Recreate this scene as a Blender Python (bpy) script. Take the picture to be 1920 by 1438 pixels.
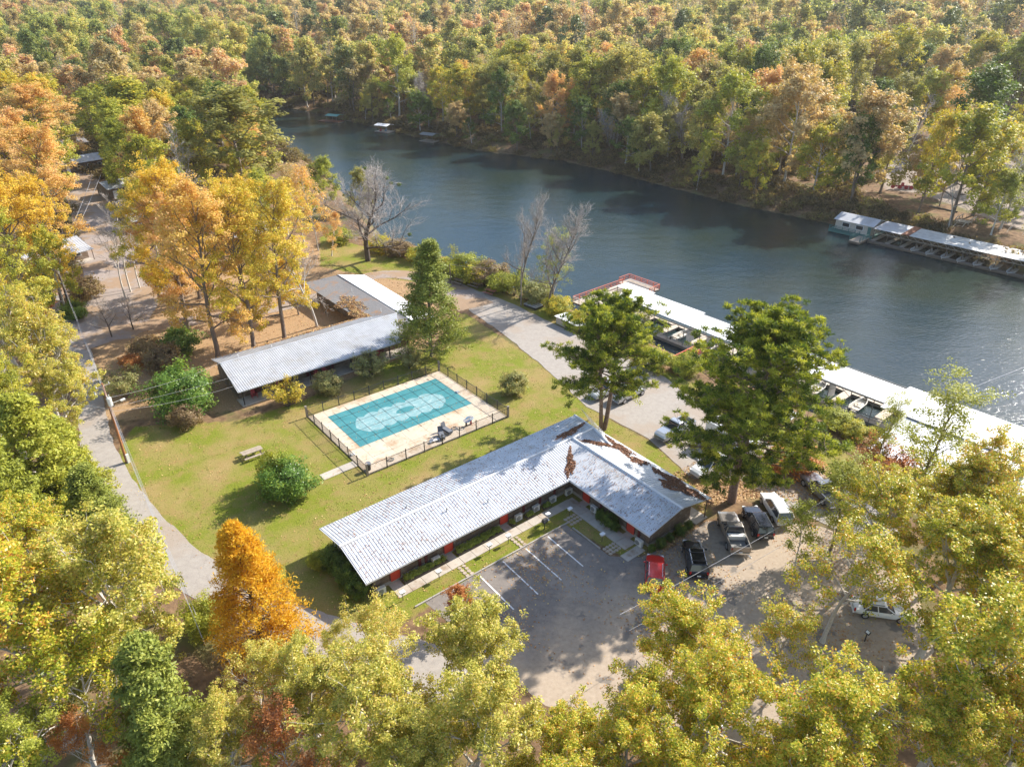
import bpy, bmesh, math, random
import numpy as np
from mathutils import Vector, Matrix
for o in list(bpy.data.objects): bpy.data.objects.remove(o)
R = math.radians
SC = bpy.context.scene
COL = SC.collection
# ---------------------------------------------------------------- camera, sky, sun, exposure
CAMH, PITCH, FPX = 47.0, R(29.0), 1333.0
cam = bpy.data.cameras.new('camera'); co = bpy.data.objects.new('camera', cam); COL.objects.link(co)
co.location = (0, 0, CAMH); co.rotation_euler = (R(90) - PITCH, 0, 0)
cam.sensor_width = 36; cam.lens = 36 * FPX / 1920; cam.clip_start = 0.5; cam.clip_end = 6000
SC.camera = co
SUN_AZ, SUN_EL = 36.5, 35.0            # direction towards the sun, degrees from +x
w = bpy.data.worlds.new('World'); SC.world = w; w.use_nodes = True
nt = w.node_tree; nt.nodes.clear()
sky = nt.nodes.new('ShaderNodeTexSky'); sky.sky_type = 'NISHITA'; sky.sun_disc = False
sky.sun_elevation = R(SUN_EL); sky.sun_rotation = R(90 - SUN_AZ); sky.air_density = 1.0; sky.dust_density = 1.0; sky.ozone_density = 1.0
bg = nt.nodes.new('ShaderNodeBackground'); bg.inputs[1].default_value = 0.15
wo = nt.nodes.new('ShaderNodeOutputWorld'); nt.links.new(sky.outputs[0], bg.inputs[0]); nt.links.new(bg.outputs[0], wo.inputs[0])
sl = bpy.data.lights.new('sun', 'SUN'); sl.energy = 5.0; sl.angle = R(0.5); sl.color = (1, 0.94, 0.85)
so = bpy.data.objects.new('sun', sl); COL.objects.link(so)
sd = Vector((math.cos(R(SUN_AZ)) * math.cos(R(SUN_EL)), math.sin(R(SUN_AZ)) * math.cos(R(SUN_EL)), math.sin(R(SUN_EL))))
so.rotation_euler = sd.to_track_quat('Z', 'Y').to_euler(); so.location = (60, 40, 120)
SC.view_settings.view_transform = 'Standard'; SC.view_settings.look = 'None'
SC.view_settings.exposure = 0.88; SC.view_settings.gamma = 1.0; SC.view_settings.use_curve_mapping = False
# ---------------------------------------------------------------- places: photo measurements to points on the ground
def GP(px, py, z=0.0):
    x = (px - 960) / FPX; y = -(py - 719) / FPX
    d = (x, math.cos(PITCH) + y * math.sin(PITCH), -math.sin(PITCH) + y * math.cos(PITCH))
    t = (CAMH - z) / -d[2]
    return (d[0] * t, d[1] * t)
O2 = (5.96, 59.5); GA = R(38.5); CU, SU = math.cos(GA), math.sin(GA)
def LW(u, v): return (O2[0] + u * CU - v * SU, O2[1] + u * SU + v * CU)      # motel grid -> world
def WL(x, y): return ((x - O2[0]) * CU + (y - O2[1]) * SU, -(x - O2[0]) * SU + (y - O2[1]) * CU)
def LP(px, py, z=0.0): return WL(*GP(px, py, z))
# ---------------------------------------------------------------- object helpers
def tag(o, label=None, cat=None, group=None, kind=None):
    if label: o['label'] = label
    if cat: o['category'] = cat
    if group: o['group'] = group
    if kind: o['kind'] = kind
    return o
def empty(name, loc=(0, 0, 0), rz=0.0, label=None, cat=None, group=None):
    o = bpy.data.objects.new(name, None); COL.objects.link(o); o.location = loc; o.rotation_euler = (0, 0, rz)
    o.empty_display_size = 0.3
    return tag(o, label, cat, group)
def link(name, me, parent=None, m=None):
    o = bpy.data.objects.new(name, me); COL.objects.link(o)
    if parent is not None: o.parent = parent
    return o
def copy_tree(o, parent=None):
    c = o.copy(); COL.objects.link(c)
    if parent is not None: c.parent = parent
    for ch in list(o.children): copy_tree(ch, c)
    return c
class MB:
    def __init__(s): s.v = []; s.f = []
    def add(s, vs, fs):
        n = len(s.v); s.v += [tuple(p) for p in vs]; s.f += [tuple(i + n for i in f) for f in fs]; return s
    def box(s, c, d, rz=0.0, rx=0.0, ry=0.0):
        hx, hy, hz = d[0] / 2, d[1] / 2, d[2] / 2
        M = Matrix.Translation(c) @ Matrix.Rotation(rz, 4, 'Z') @ Matrix.Rotation(ry, 4, 'Y') @ Matrix.Rotation(rx, 4, 'X')
        vs = [M @ Vector((x, y, z)) for z in (-hz, hz) for x, y in ((-hx, -hy), (hx, -hy), (hx, hy), (-hx, hy))]
        return s.add(vs, [(3, 2, 1, 0), (4, 5, 6, 7), (0, 1, 5, 4), (1, 2, 6, 5), (2, 3, 7, 6), (3, 0, 4, 7)])
    def bb(s, x0, x1, y0, y1, z0, z1): return s.box(((x0 + x1) / 2, (y0 + y1) / 2, (z0 + z1) / 2), (x1 - x0, y1 - y0, z1 - z0))
    def poly(s, pts): return s.add(pts, [tuple(range(len(pts)))])
    def prism(s, p2, z0, z1):
        a = sum(p2[i][0] * p2[(i + 1) % len(p2)][1] - p2[(i + 1) % len(p2)][0] * p2[i][1] for i in range(len(p2)))
        if a < 0: p2 = p2[::-1]
        n = len(p2); vs = [(x, y, z0) for x, y in p2] + [(x, y, z1) for x, y in p2]
        return s.add(vs, [tuple(range(n - 1, -1, -1)), tuple(range(n, 2 * n))] + [(i, (i + 1) % n, n + (i + 1) % n, n + i) for i in range(n)])
    def slab(s, pts, t):          # 3D polygon thickened downward
        n = len(pts); vs = [tuple(p) for p in pts] + [(p[0], p[1], p[2] - t) for p in pts]
        return s.add(vs, [tuple(range(n)), tuple(range(2 * n - 1, n - 1, -1))] + [(i, n + i, n + (i + 1) % n, (i + 1) % n) for i in range(n)])
    def tube(s, p0, p1, r0, r1=None, n=6, cap=True):
        r1 = r0 if r1 is None else r1; p0 = Vector(p0); p1 = Vector(p1); d = (p1 - p0)
        if d.length < 1e-6: return s
        d.normalize(); a = d.orthogonal().normalized(); b = d.cross(a)
        vs = [p0 + (a * math.cos(2 * math.pi * i / n) + b * math.sin(2 * math.pi * i / n)) * r0 for i in range(n)]
        vs += [p1 + (a * math.cos(2 * math.pi * i / n) + b * math.sin(2 * math.pi * i / n)) * r1 for i in range(n)]
        fs = [(i, (i + 1) % n, n + (i + 1) % n, n + i) for i in range(n)]
        if cap: fs += [tuple(range(n - 1, -1, -1)), tuple(range(n, 2 * n))]
        return s.add(vs, fs)
    def path(s, pts, r, n=5):
        for i in range(len(pts) - 1): s.tube(pts[i], pts[i + 1], r, r, n, False)
        return s
    def loft(s, secs):
        n = len(secs[0]); b = len(s.v); s.v += [tuple(p) for q in secs for p in q]
        for k in range(len(secs) - 1):
            for i in range(n):
                j = (i + 1) % n; s.f.append((b + k * n + i, b + (k + 1) * n + i, b + (k + 1) * n + j, b + k * n + j))
        s.f.append(tuple(b + i for i in range(n))); m = b + (len(secs) - 1) * n; s.f.append(tuple(m + i for i in range(n - 1, -1, -1)))
        return s
    def mesh(s, name, m=None, smooth=False):
        me = bpy.data.meshes.new(name); me.from_pydata(s.v, [], s.f)
        if m: me.materials.append(m)
        if smooth:
            me.polygons.foreach_set('use_smooth', [True] * len(me.polygons))
        me.update(); return me
    def build(s, name, m=None, parent=None, bevel=0.0, smooth=False, kind=None, seg=1, fixn=False):
        me = s.mesh(name, m, smooth)
        if fixn:
            bm = bmesh.new(); bm.from_mesh(me); bmesh.ops.recalc_face_normals(bm, faces=bm.faces); bm.to_mesh(me); bm.free()
        o = link(name, me, parent)
        if bevel: b = o.modifiers.new('bevel', 'BEVEL'); b.width = bevel; b.segments = seg; b.limit_method = 'ANGLE'
        if kind: o['kind'] = kind
        return o
def np_mesh(name, V, n_per, m=None, attrs=None):
    """V: (N, n_per, 3) separate faces"""
    N = len(V); me = bpy.data.meshes.new(name)
    me.vertices.add(N * n_per); me.vertices.foreach_set('co', V.reshape(-1).astype(np.float32))
    me.loops.add(N * n_per); me.loops.foreach_set('vertex_index', np.arange(N * n_per, dtype=np.int32))
    me.polygons.add(N); me.polygons.foreach_set('loop_start', np.arange(0, N * n_per, n_per, dtype=np.int32))
    if attrs is not None:
        a = me.attributes.new('tint', 'FLOAT_VECTOR', 'FACE'); a.data.foreach_set('vector', attrs.reshape(-1).astype(np.float32))
    if m: me.materials.append(m)
    me.update(calc_edges=True); return me
# ---------------------------------------------------------------- materials
def nodes(name):
    m = bpy.data.materials.new(name); m.use_nodes = True; t = m.node_tree; return m, t, t.nodes['Principled BSDF'], t.nodes['Material Output']
def ramp(t, fac, stops):
    r = t.nodes.new('ShaderNodeValToRGB'); e = r.color_ramp.elements
    while len(e) < len(stops): e.new(0.5)
    for k, (p, c) in enumerate(stops): e[k].position = p; e[k].color = (*c, 1)
    t.links.new(fac, r.inputs[0]); return r.outputs[0]
def noise(t, scale, detail=4, rough=0.55, vec=None, out=0, dist=0.0):
    n = t.nodes.new('ShaderNodeTexNoise'); n.inputs['Scale'].default_value = scale; n.inputs['Detail'].default_value = detail
    n.inputs['Roughness'].default_value = rough; n.inputs['Distortion'].default_value = dist
    if vec is None:
        c = t.nodes.get('TC') or t.nodes.new('ShaderNodeTexCoord'); c.name = 'TC'; vec = c.outputs['Object']
    t.links.new(vec, n.inputs['Vector']); return n.outputs[out]
def mixc(t, f, a, b, mode='MIX'):
    n = t.nodes.new('ShaderNodeMix'); n.data_type = 'RGBA'; n.blend_type = mode
    for s, v in ((0, f), (6, a), (7, b)):
        if hasattr(v, 'is_linked'): t.links.new(v, n.inputs[s])
        elif s == 0: n.inputs[0].default_value = v
        else: n.inputs[s].default_value = (*v, 1)
    return n.outputs[2]
def mathn(t, op, a, b=None, clamp=False):
    n = t.nodes.new('ShaderNodeMath'); n.operation = op; n.use_clamp = clamp
    for k, v in enumerate((a, b)):
        if v is None: continue
        if hasattr(v, 'is_linked'): t.links.new(v, n.inputs[k])
        else: n.inputs[k].default_value = v
    return n.outputs[0]
def pm(name, c1, c2=None, scale=3.0, rough=0.7, metal=0.0, bump=0.0, bscale=20.0, spec=0.5, stretch=None, c3=None, s3=1.0):
    m, t, p, o = nodes(name)
    p.inputs['Roughness'].default_value = rough; p.inputs['Metallic'].default_value = metal
    p.inputs['Specular IOR Level'].default_value = spec
    vec = None
    if stretch:
        tc = t.nodes.new('ShaderNodeTexCoord'); mp = t.nodes.new('ShaderNodeMapping'); mp.inputs['Scale'].default_value = stretch
        t.links.new(tc.outputs['Object'], mp.inputs[0]); vec = mp.outputs[0]
    if c2 is None: p.inputs['Base Color'].default_value = (*c1, 1)
    else:
        col = ramp(t, noise(t, scale, 5, 0.6, vec), [(0.3, c1), (0.7, c2)])
        if c3 is not None: col = mixc(t, ramp(t, noise(t, s3, 5, 0.65), [(0.52, (0, 0, 0)), (0.66, (1, 1, 1))]), col, c3)
        t.links.new(col, p.inputs['Base Color'])
    if bump:
        b = t.nodes.new('ShaderNodeBump'); b.inputs['Strength'].default_value = bump; b.inputs['Distance'].default_value = 0.05
        t.links.new(noise(t, bscale, 4, 0.6, vec), b.inputs['Height']); t.links.new(b.outputs[0], p.inputs['Normal'])
    return m
def leafmat(name, stops, top=None, topat=0.6, transl=0.45, rough=0.55, shift=0.35, lw=0.5):
    m, t, p, o = nodes(name)
    a = t.nodes.new('ShaderNodeAttribute'); a.attribute_name = 'tint'
    s = t.nodes.new('ShaderNodeSeparateXYZ'); t.links.new(a.outputs['Vector'], s.inputs[0])
    oi = t.nodes.new('ShaderNodeObjectInfo')
    v = mathn(t, 'ADD', mathn(t, 'MULTIPLY', s.outputs[0], lw), mathn(t, 'MULTIPLY', s.outputs[1], 1 - lw))
    v = mathn(t, 'ADD', v, mathn(t, 'MULTIPLY', mathn(t, 'SUBTRACT', oi.outputs['Random'], 0.5), shift), True)
    col = ramp(t, v, stops)
    if top:
        k = mathn(t, 'ADD', s.outputs[2], mathn(t, 'MULTIPLY', s.outputs[1], 0.35))
        col = mixc(t, ramp(t, k, [(topat, (0, 0, 0)), (min(0.99, topat + 0.3), (1, 1, 1))]), col, top)
    p.inputs['Roughness'].default_value = rough; p.inputs['Specular IOR Level'].default_value = 0.35
    t.links.new(col, p.inputs['Base Color'])
    tr = t.nodes.new('ShaderNodeBsdfTranslucent'); t.links.new(mixc(t, 1.0, col, (1.0, 0.95, 0.6), 'MULTIPLY'), tr.inputs[0])
    mx = t.nodes.new('ShaderNodeMixShader'); mx.inputs[0].default_value = transl
    t.links.new(p.outputs[0], mx.inputs[1]); t.links.new(tr.outputs[0], mx.inputs[2]); t.links.new(mx.outputs[0], o.inputs[0])
    return m
M = {}
M['metal_roof'] = pm('galvanised_roof', (0.50, 0.515, 0.54), (0.66, 0.67, 0.69), 0.6, 0.42, 0.15, 0.0, spec=0.5, c3=(0.50, 0.49, 0.48), s3=0.5)
M['metal_roof2'] = pm('weathered_roof', (0.40, 0.41, 0.43), (0.52, 0.53, 0.55), 0.8, 0.5, 0.1, c3=(0.41, 0.40, 0.39), s3=0.5)
M['white_roof'] = pm('white_roof', (0.78, 0.78, 0.78), (0.86, 0.86, 0.86), 0.5, 0.5)
M['shingle'] = pm('grey_shingle', (0.20, 0.19, 0.19), (0.28, 0.27, 0.26), 4, 0.9, 0, 0.2, 30, c3=(0.36, 0.2, 0.1), s3=0.5)
M['trim'] = pm('white_trim', (0.7, 0.7, 0.7), (0.8, 0.8, 0.8), 2, 0.5)
M['siding'] = pm('weathered_boards', (0.11, 0.075, 0.05), (0.24, 0.17, 0.12), 2.2, 0.85, 0, 0.3, 30, stretch=(0.6, 3, 8), c3=(0.28, 0.23, 0.19), s3=1.1)
M['red'] = pm('red_door', (0.50, 0.04, 0.02), (0.62, 0.06, 0.03), 3, 0.5)
M['maroon'] = pm('maroon_paint', (0.10, 0.02, 0.02), (0.16, 0.03, 0.025), 3, 0.6)
M['dark'] = pm('dark_glass', (0.02, 0.025, 0.03), None, rough=0.15)
M['black'] = pm('black_metal', (0.025, 0.025, 0.028), (0.05, 0.05, 0.05), 6, 0.5)
M['concrete'] = pm('concrete', (0.42, 0.37, 0.31), (0.55, 0.49, 0.41), 1.2, 0.9, 0, 0.2, 30, c3=(0.33, 0.25, 0.18), s3=0.6)
M['kerb'] = pm('kerb_concrete', (0.30, 0.27, 0.23), (0.42, 0.38, 0.33), 2, 0.9, 0, 0.3, 20)
M['deck'] = pm('pool_deck', (0.50, 0.41, 0.30), (0.62, 0.52, 0.40), 0.5, 0.85, 0, 0.1, 30, c3=(0.40, 0.27, 0.16), s3=0.35)
M['teal'] = pm('teal_cover', (0.035, 0.19, 0.21), (0.065, 0.26, 0.28), 0.8, 0.55, 0, 0.15, 6)
M['silt'] = pm('dried_silt', (0.15, 0.31, 0.33), (0.25, 0.40, 0.41), 2.0, 0.7, c3=(0.32, 0.45, 0.45), s3=1.6)
M['wood'] = pm('grey_wood', (0.30, 0.24, 0.18), (0.45, 0.37, 0.28), 4, 0.85, 0, 0.2, 30)
M['darkwood'] = pm('dark_wood', (0.10, 0.075, 0.055), (0.18, 0.14, 0.10), 4, 0.9)
M['pole'] = pm('pole_wood', (0.28, 0.11, 0.04), (0.42, 0.18, 0.07), 1.2, 0.85, 0, 0.2, 20)
M['polegrey'] = pm('grey_pole_wood', (0.22, 0.18, 0.15), (0.32, 0.27, 0.22), 2, 0.85)
M['acwhite'] = pm('ac_casing', (0.62, 0.60, 0.55), (0.72, 0.70, 0.65), 3, 0.5)
M['acgrille'] = pm('ac_grille', (0.22, 0.22, 0.21), None, rough=0.6)
M['orange'] = pm('orange_railing', (0.62, 0.13, 0.06), (0.72, 0.2, 0.1), 3, 0.55)
M['bark'] = pm('bark', (0.14, 0.105, 0.08), (0.25, 0.20, 0.16), 5, 0.95, 0, 0.5, 12, stretch=(2, 2, 0.5))
M['barkpale'] = pm('pale_bark', (0.42, 0.38, 0.33), (0.60, 0.56, 0.50), 4, 0.9, 0, 0.4, 12)
M['barkdark'] = pm('dark_bark', (0.06, 0.045, 0.035), (0.12, 0.09, 0.07), 5, 0.95)
M['barkpine'] = pm('pine_bark', (0.16, 0.10, 0.075), (0.30, 0.21, 0.16), 4, 0.95, 0, 0.5, 10)
M['twig'] = pm('grey_twig', (0.36, 0.31, 0.28), (0.48, 0.43, 0.39), 2, 0.9)
M['rubber'] = pm('tyre_rubber', (0.02, 0.02, 0.02), None, rough=0.8)
M['rim'] = pm('alloy_rim', (0.45, 0.45, 0.47), None, rough=0.35, metal=0.6)
M['glass'] = pm('car_glass', (0.035, 0.042, 0.05), None, rough=0.06, spec=0.8)
M['redlight'] = pm('tail_light', (0.45, 0.01, 0.01), None, rough=0.2)
M['lamp'] = pm('headlight', (0.75, 0.75, 0.75), None, rough=0.15)
M['chrome'] = pm('chrome', (0.6, 0.6, 0.62), None, rough=0.25, metal=0.9)
M['wire'] = pm('wire', (0.35, 0.35, 0.36), None, rough=0.5)
M['tan'] = pm('tan_boards', (0.48, 0.41, 0.33), (0.58, 0.50, 0.42), 2, 0.8)
M['greenpaint'] = pm('green_paint', (0.05, 0.16, 0.14), None, rough=0.6)
M['redpaint'] = pm('plastic_red', (0.42, 0.03, 0.05), None, rough=0.45)
M['paintline'] = pm('white_line', (0.70, 0.69, 0.66), (0.8, 0.79, 0.76), 5, 0.7)
M['stone'] = pm('paver_stone', (0.34, 0.27, 0.20), (0.50, 0.41, 0.32), 3, 0.9, 0, 0.3, 12)
M['soil'] = pm('dark_soil', (0.06, 0.045, 0.03), (0.11, 0.08, 0.055), 4, 1.0)
M['rust'] = pm('rust', (0.20, 0.07, 0.035), (0.30, 0.12, 0.06), 3, 0.8)
M['blueplastic'] = pm('blue_plastic', (0.05, 0.25, 0.42), None, rough=0.5)
def paint(name, c, metal=0.3, rough=0.28):
    m, t, p, o = nodes(name); p.inputs['Base Color'].default_value = (*c, 1); p.inputs['Metallic'].default_value = metal
    p.inputs['Roughness'].default_value = rough; p.inputs['Coat Weight'].default_value = 0.6; p.inputs['Coat Roughness'].default_value = 0.06
    return m
# ---------------------------------------------------------------- terrain and river
WATER = -3.0
NEARB = [(-330, 520), (-235, 470), (-160, 400), (-107, 314), (-80, 263), (-57, 221), (-38, 180), (-29, 158), (-18, 147.5), (-9.8, 139), (-2, 128.5), (4, 121.5), (9.5, 117), (14, 111), (24, 99.5), (33, 89), (42, 79), (52, 66), (60, 52), (75, 25), (95, -20), (120, -80)]
FARB = [(190, -80), (165, -20), (140, 50), (118, 95), (103, 128), (94, 149), (85, 162), (73, 174), (61.4, 185), (50.5, 199), (31.5, 225), (16, 243), (-11, 258), (-25.6, 273), (-57, 307.5), (-87.6, 343), (-131, 387), (-190, 450), (-250, 520), (-300, 560)]
RIV = np.array(NEARB + FARB, float)
def seg_dist(X, Y, P, closed=True):
    d = np.full(X.shape, 1e9); n = len(P)
    for i in range(n if closed else n - 1):
        a = P[i]; b = P[(i + 1) % n]; ab = b - a; L = ab @ ab
        t = np.clip(((X - a[0]) * ab[0] + (Y - a[1]) * ab[1]) / L, 0, 1)
        d = np.minimum(d, np.hypot(X - a[0] - t * ab[0], Y - a[1] - t * ab[1]))
    return d
def inside(X, Y, P):
    c = np.zeros(X.shape, bool); n = len(P); j = n - 1
    for i in range(n):
        xi, yi = P[i]; xj, yj = P[j]
        k = ((yi > Y) != (yj > Y)) & (X < (xj - xi) * (Y - yi) / (yj - yi + 1e-12) + xi)
        c ^= k; j = i
    return c
def sgn(X, Y, P):            # positive outside
    P = np.array(P, float); d = seg_dist(X, Y, P); return np.where(inside(X, Y, P), -d, d)
def ss(x): x = np.clip(x, 0, 1); return x * x * (3 - 2 * x)
FARL = np.array(FARB[::-1], float)
def terrain(X, Y):
    X = np.asarray(X, float); Y = np.asarray(Y, float)
    s = sgn(X, Y, RIV)
    dn = seg_dist(X, Y, np.array(NEARB, float), False); df = seg_dist(X, Y, FARL, False)
    near = dn < df
    wob = 0.6 * np.sin(X * .35 + Y * .21) + 0.5 * np.sin(X * .13 - Y * .4)
    zin = WATER - 0.05 - np.minimum(-s * 0.35, 2.2)
    zn = WATER + 3.0 * ss((s + 0.2 * wob) / 4.2)
    zf = WATER + 3.2 * ss((s + 0.5 * wob) / 13.0) + 0.02 * np.maximum(s - 25, 0) + 0.00004 * np.maximum(s - 120, 0) ** 2
    zf = zf + np.clip((s - 10) / 40, 0, 1) * (1.2 * np.sin(X * .021 + 1) * np.sin(Y * .017) + 0.4 * wob)
    far_n = np.clip((Y - 330) / 600, 0, 1) * 14
    zn = zn + np.where(Y > 150, far_n, 0)
    z = np.where(s < 0, zin, np.where(near, zn, zf))
    return z
def tz(x, y): return float(terrain(np.array([x]), np.array([y]))[0])
# masks
def PX(l, z=0.0): return [GP(*p, z) for p in l]
LAWN = PX([(222, 845), (250, 800), (440, 790), (560, 755), (650, 715), (705, 690), (830, 640), (868, 585), (1000, 672), (1060, 722), (1150, 790), (1215, 825), (1290, 890), (1335, 965), (1180, 1050), (1060, 985), (850, 1108), (720, 1190), (600, 1160), (480, 1125), (390, 1080), (300, 1000), (245, 920)])
STRIP = PX([(740, 478), (860, 520), (960, 555), (1060, 590), (1240, 690), (1380, 760), (1560, 830), (1700, 930), (1740, 960), (1640, 960), (1500, 870), (1330, 780), (1180, 668), (1000, 590), (880, 545), (790, 530), (700, 520), (600, 500), (600, 440)])
LITTER = PX([(200, 790), (440, 770), (560, 750), (700, 690), (800, 650), (860, 600), (800, 560), (770, 525), (650, 500), (560, 440), (430, 480), (300, 560), (180, 640), (190, 720)])
PINEL = PX([(1240, 900), (1330, 850), (1480, 850), (1560, 880), (1560, 960), (1440, 930), (1330, 950), (1290, 1010), (1240, 1040)])
FARLOT = PX([(1640, 330), (1700, 300), (1920, 290), (1990, 300), (1990, 450), (1900, 430), (1790, 390), (1730, 370), (1660, 360)], -0.3)
def axis(cuts):
    out = []
    for a, b, st in cuts: out += list(np.arange(a, b - 1e-6, st))
    return np.array(out + [cuts[-1][1]])
gx = axis([(-1400, -300, 50), (-300, -110, 6), (-110, -70, 2), (-70, 70, .7), (70, 130, 1.5), (130, 320, 6), (320, 1400, 50)])
gy = axis([(-150, 0, 10), (0, 20, 2), (20, 150, .7), (150, 220, 2), (220, 480, 5), (480, 2000, 40)])
XX, YY = np.meshgrid(gx, gy)
ZZ = terrain(XX, YY)
ny, nx = XX.shape
gme = bpy.data.meshes.new('ground')
gme.vertices.add(nx * ny); gme.vertices.foreach_set('co', np.stack([XX, YY, ZZ], -1).reshape(-1).astype(np.float32))
ii = (np.arange(ny - 1)[:, None] * nx + np.arange(nx - 1)[None, :]).reshape(-1)
Q = np.stack([ii, ii + 1, ii + nx + 1, ii + nx], -1).astype(np.int32)
gme.loops.add(Q.size); gme.loops.foreach_set('vertex_index', Q.reshape(-1)); gme.polygons.add(len(Q))
gme.polygons.foreach_set('loop_start', np.arange(0, Q.size, 4, dtype=np.int32)); gme.polygons.foreach_set('use_smooth', np.ones(len(Q), bool))
def soft(P, wd): return ss(0.5 - sgn(XX, YY, P) / wd)
rg = np.random.default_rng(3)
gmask = np.maximum(soft(LAWN, 2.0), soft(STRIP, 2.0)); lmask = np.maximum(soft(LITTER, 4.0), soft(PINEL, 3.0)); rmask = soft(FARLOT, 6.0)
dw = np.abs(sgn(XX, YY, RIV)); wet = ss(1 - dw / 3.0)
a = gme.attributes.new('cover', 'FLOAT_COLOR', 'POINT')
a.data.foreach_set('color', np.stack([gmask, lmask, rmask, wet], -1).reshape(-1).astype(np.float32))
gme.update(calc_edges=True)
m, t, p, o = nodes('ground_cover')
at = t.nodes.new('ShaderNodeAttribute'); at.attribute_name = 'cover'; sx = t.nodes.new('ShaderNodeSeparateColor'); t.links.new(at.outputs['Color'], sx.inputs[0])
nb = noise(t, 0.16, 5, 0.6); nm = noise(t, 1.1, 5, 0.6); nf = noise(t, 7.0, 4, 0.7); nff = noise(t, 26.0, 3, 0.7)
floor_ = ramp(t, nm, [(0.3, (0.11, 0.065, 0.035)), (0.5, (0.20, 0.125, 0.07)), (0.72, (0.30, 0.19, 0.10))])
floor_ = mixc(t, ramp(t, nb, [(0.5, (0, 0, 0)), (0.62, (1, 1, 1))]), floor_, (0.15, 0.14, 0.05))
grass = ramp(t, nf, [(0.25, (0.09, 0.125, 0.012)), (0.5, (0.18, 0.205, 0.022)), (0.75, (0.29, 0.28, 0.045))])
dry = ramp(t, nf, [(0.3, (0.25, 0.19, 0.06)), (0.7, (0.38, 0.27, 0.12))])
grass = mixc(t, ramp(t, nb, [(0.42, (0, 0, 0)), (0.66, (1, 1, 1))]), grass, dry)
grass = mixc(t, mathn(t, 'MULTIPLY', ramp(t, noise(t, 0.55, 5, .7), [(0.5, (0, 0, 0)), (0.62, (1, 1, 1))]), 0.55), grass, (0.30, 0.20, 0.08))
lit = ramp(t, nf, [(0.25, (0.22, 0.13, 0.065)), (0.5, (0.37, 0.235, 0.125)), (0.75, (0.53, 0.37, 0.20))])
lit = mixc(t, ramp(t, nm, [(0.55, (0, 0, 0)), (0.75, (1, 1, 1))]), lit, (0.24, 0.17, 0.08))
gravel = ramp(t, nf, [(0.3, (0.26, 0.21, 0.17)), (0.7, (0.40, 0.33, 0.27))])
def edge(ch, wob=0.45):
    k = mathn(t, 'ADD', ch, mathn(t, 'MULTIPLY', mathn(t, 'SUBTRACT', nm, 0.5), wob * 2)); return ramp(t, k, [(0.35, (0, 0, 0)), (0.65, (1, 1, 1))])
c = mixc(t, edge(sx.outputs[1]), floor_, lit); c = mixc(t, edge(sx.outputs[0]), c, grass); c = mixc(t, edge(sx.outputs[2]), c, gravel)
c = mixc(t, mathn(t, 'MULTIPLY', at.outputs['Alpha'], 0.5), c, (0.13, 0.12, 0.06))
c = mixc(t, 0.35, c, mixc(t, 1.0, c, ramp(t, nff, [(0.3, (0.35, 0.35, 0.35)), (0.7, (1.6, 1.6, 1.6))]), 'MULTIPLY'))
t.links.new(c, p.inputs['Base Color']); p.inputs['Roughness'].default_value = 0.95; p.inputs['Specular IOR Level'].default_value = 0.15
b = t.nodes.new('ShaderNodeBump'); b.inputs['Strength'].default_value = 0.5; b.inputs['Distance'].default_value = 0.12; t.links.new(nf, b.inputs['Height']); t.links.new(b.outputs[0], p.inputs['Normal'])
gme.materials.append(m); tag(link('ground', gme), 'lawn, leaf litter and forest floor on both sides of the river', kind='structure')
# water
m, t, p, o = nodes('river_water')
nw = noise(t, 0.035, 4, 0.6)
col = ramp(t, nw, [(0.35, (0.010, 0.030, 0.042)), (0.6, (0.020, 0.034, 0.028))])
t.links.new(col, p.inputs['Base Color']); p.inputs['Roughness'].default_value = 0.12; p.inputs['IOR'].default_value = 1.33
tc = t.nodes.get('TC'); mp = t.nodes.new('ShaderNodeMapping'); mp.inputs['Scale'].default_value = (1.0, 1.7, 1); mp.inputs['Rotation'].default_value = (0, 0, R(-20)); t.links.new(tc.outputs['Object'], mp.inputs[0])
b1 = t.nodes.new('ShaderNodeBump'); b1.inputs['Strength'].default_value = 1.0; b1.inputs['Distance'].default_value = 0.07; t.links.new(noise(t, 1.3, 5, 0.62, mp.outputs[0], dist=0.4), b1.inputs['Height'])
b2 = t.nodes.new('ShaderNodeBump'); b2.inputs['Strength'].default_value = 0.35; b2.inputs['Distance'].default_value = 0.3; t.links.new(noise(t, 0.15, 2, 0.5, mp.outputs[0]), b2.inputs['Height']); t.links.new(b1.outputs[0], b2.inputs['Normal'])
t.links.new(b2.outputs[0], p.inputs['Normal'])
M['water'] = m
wp = [(-340, 560), (-340, 440), (-180, 300), (-60, 130), (20, 40), (60, -90), (260, -90), (260, 60), (130, 200), (0, 300), (-180, 500)]
tag(MB().poly([(x, y, WATER) for x, y in wp]).build('water', M['water']), 'dark blue green river with small ripples', kind='structure')
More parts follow.
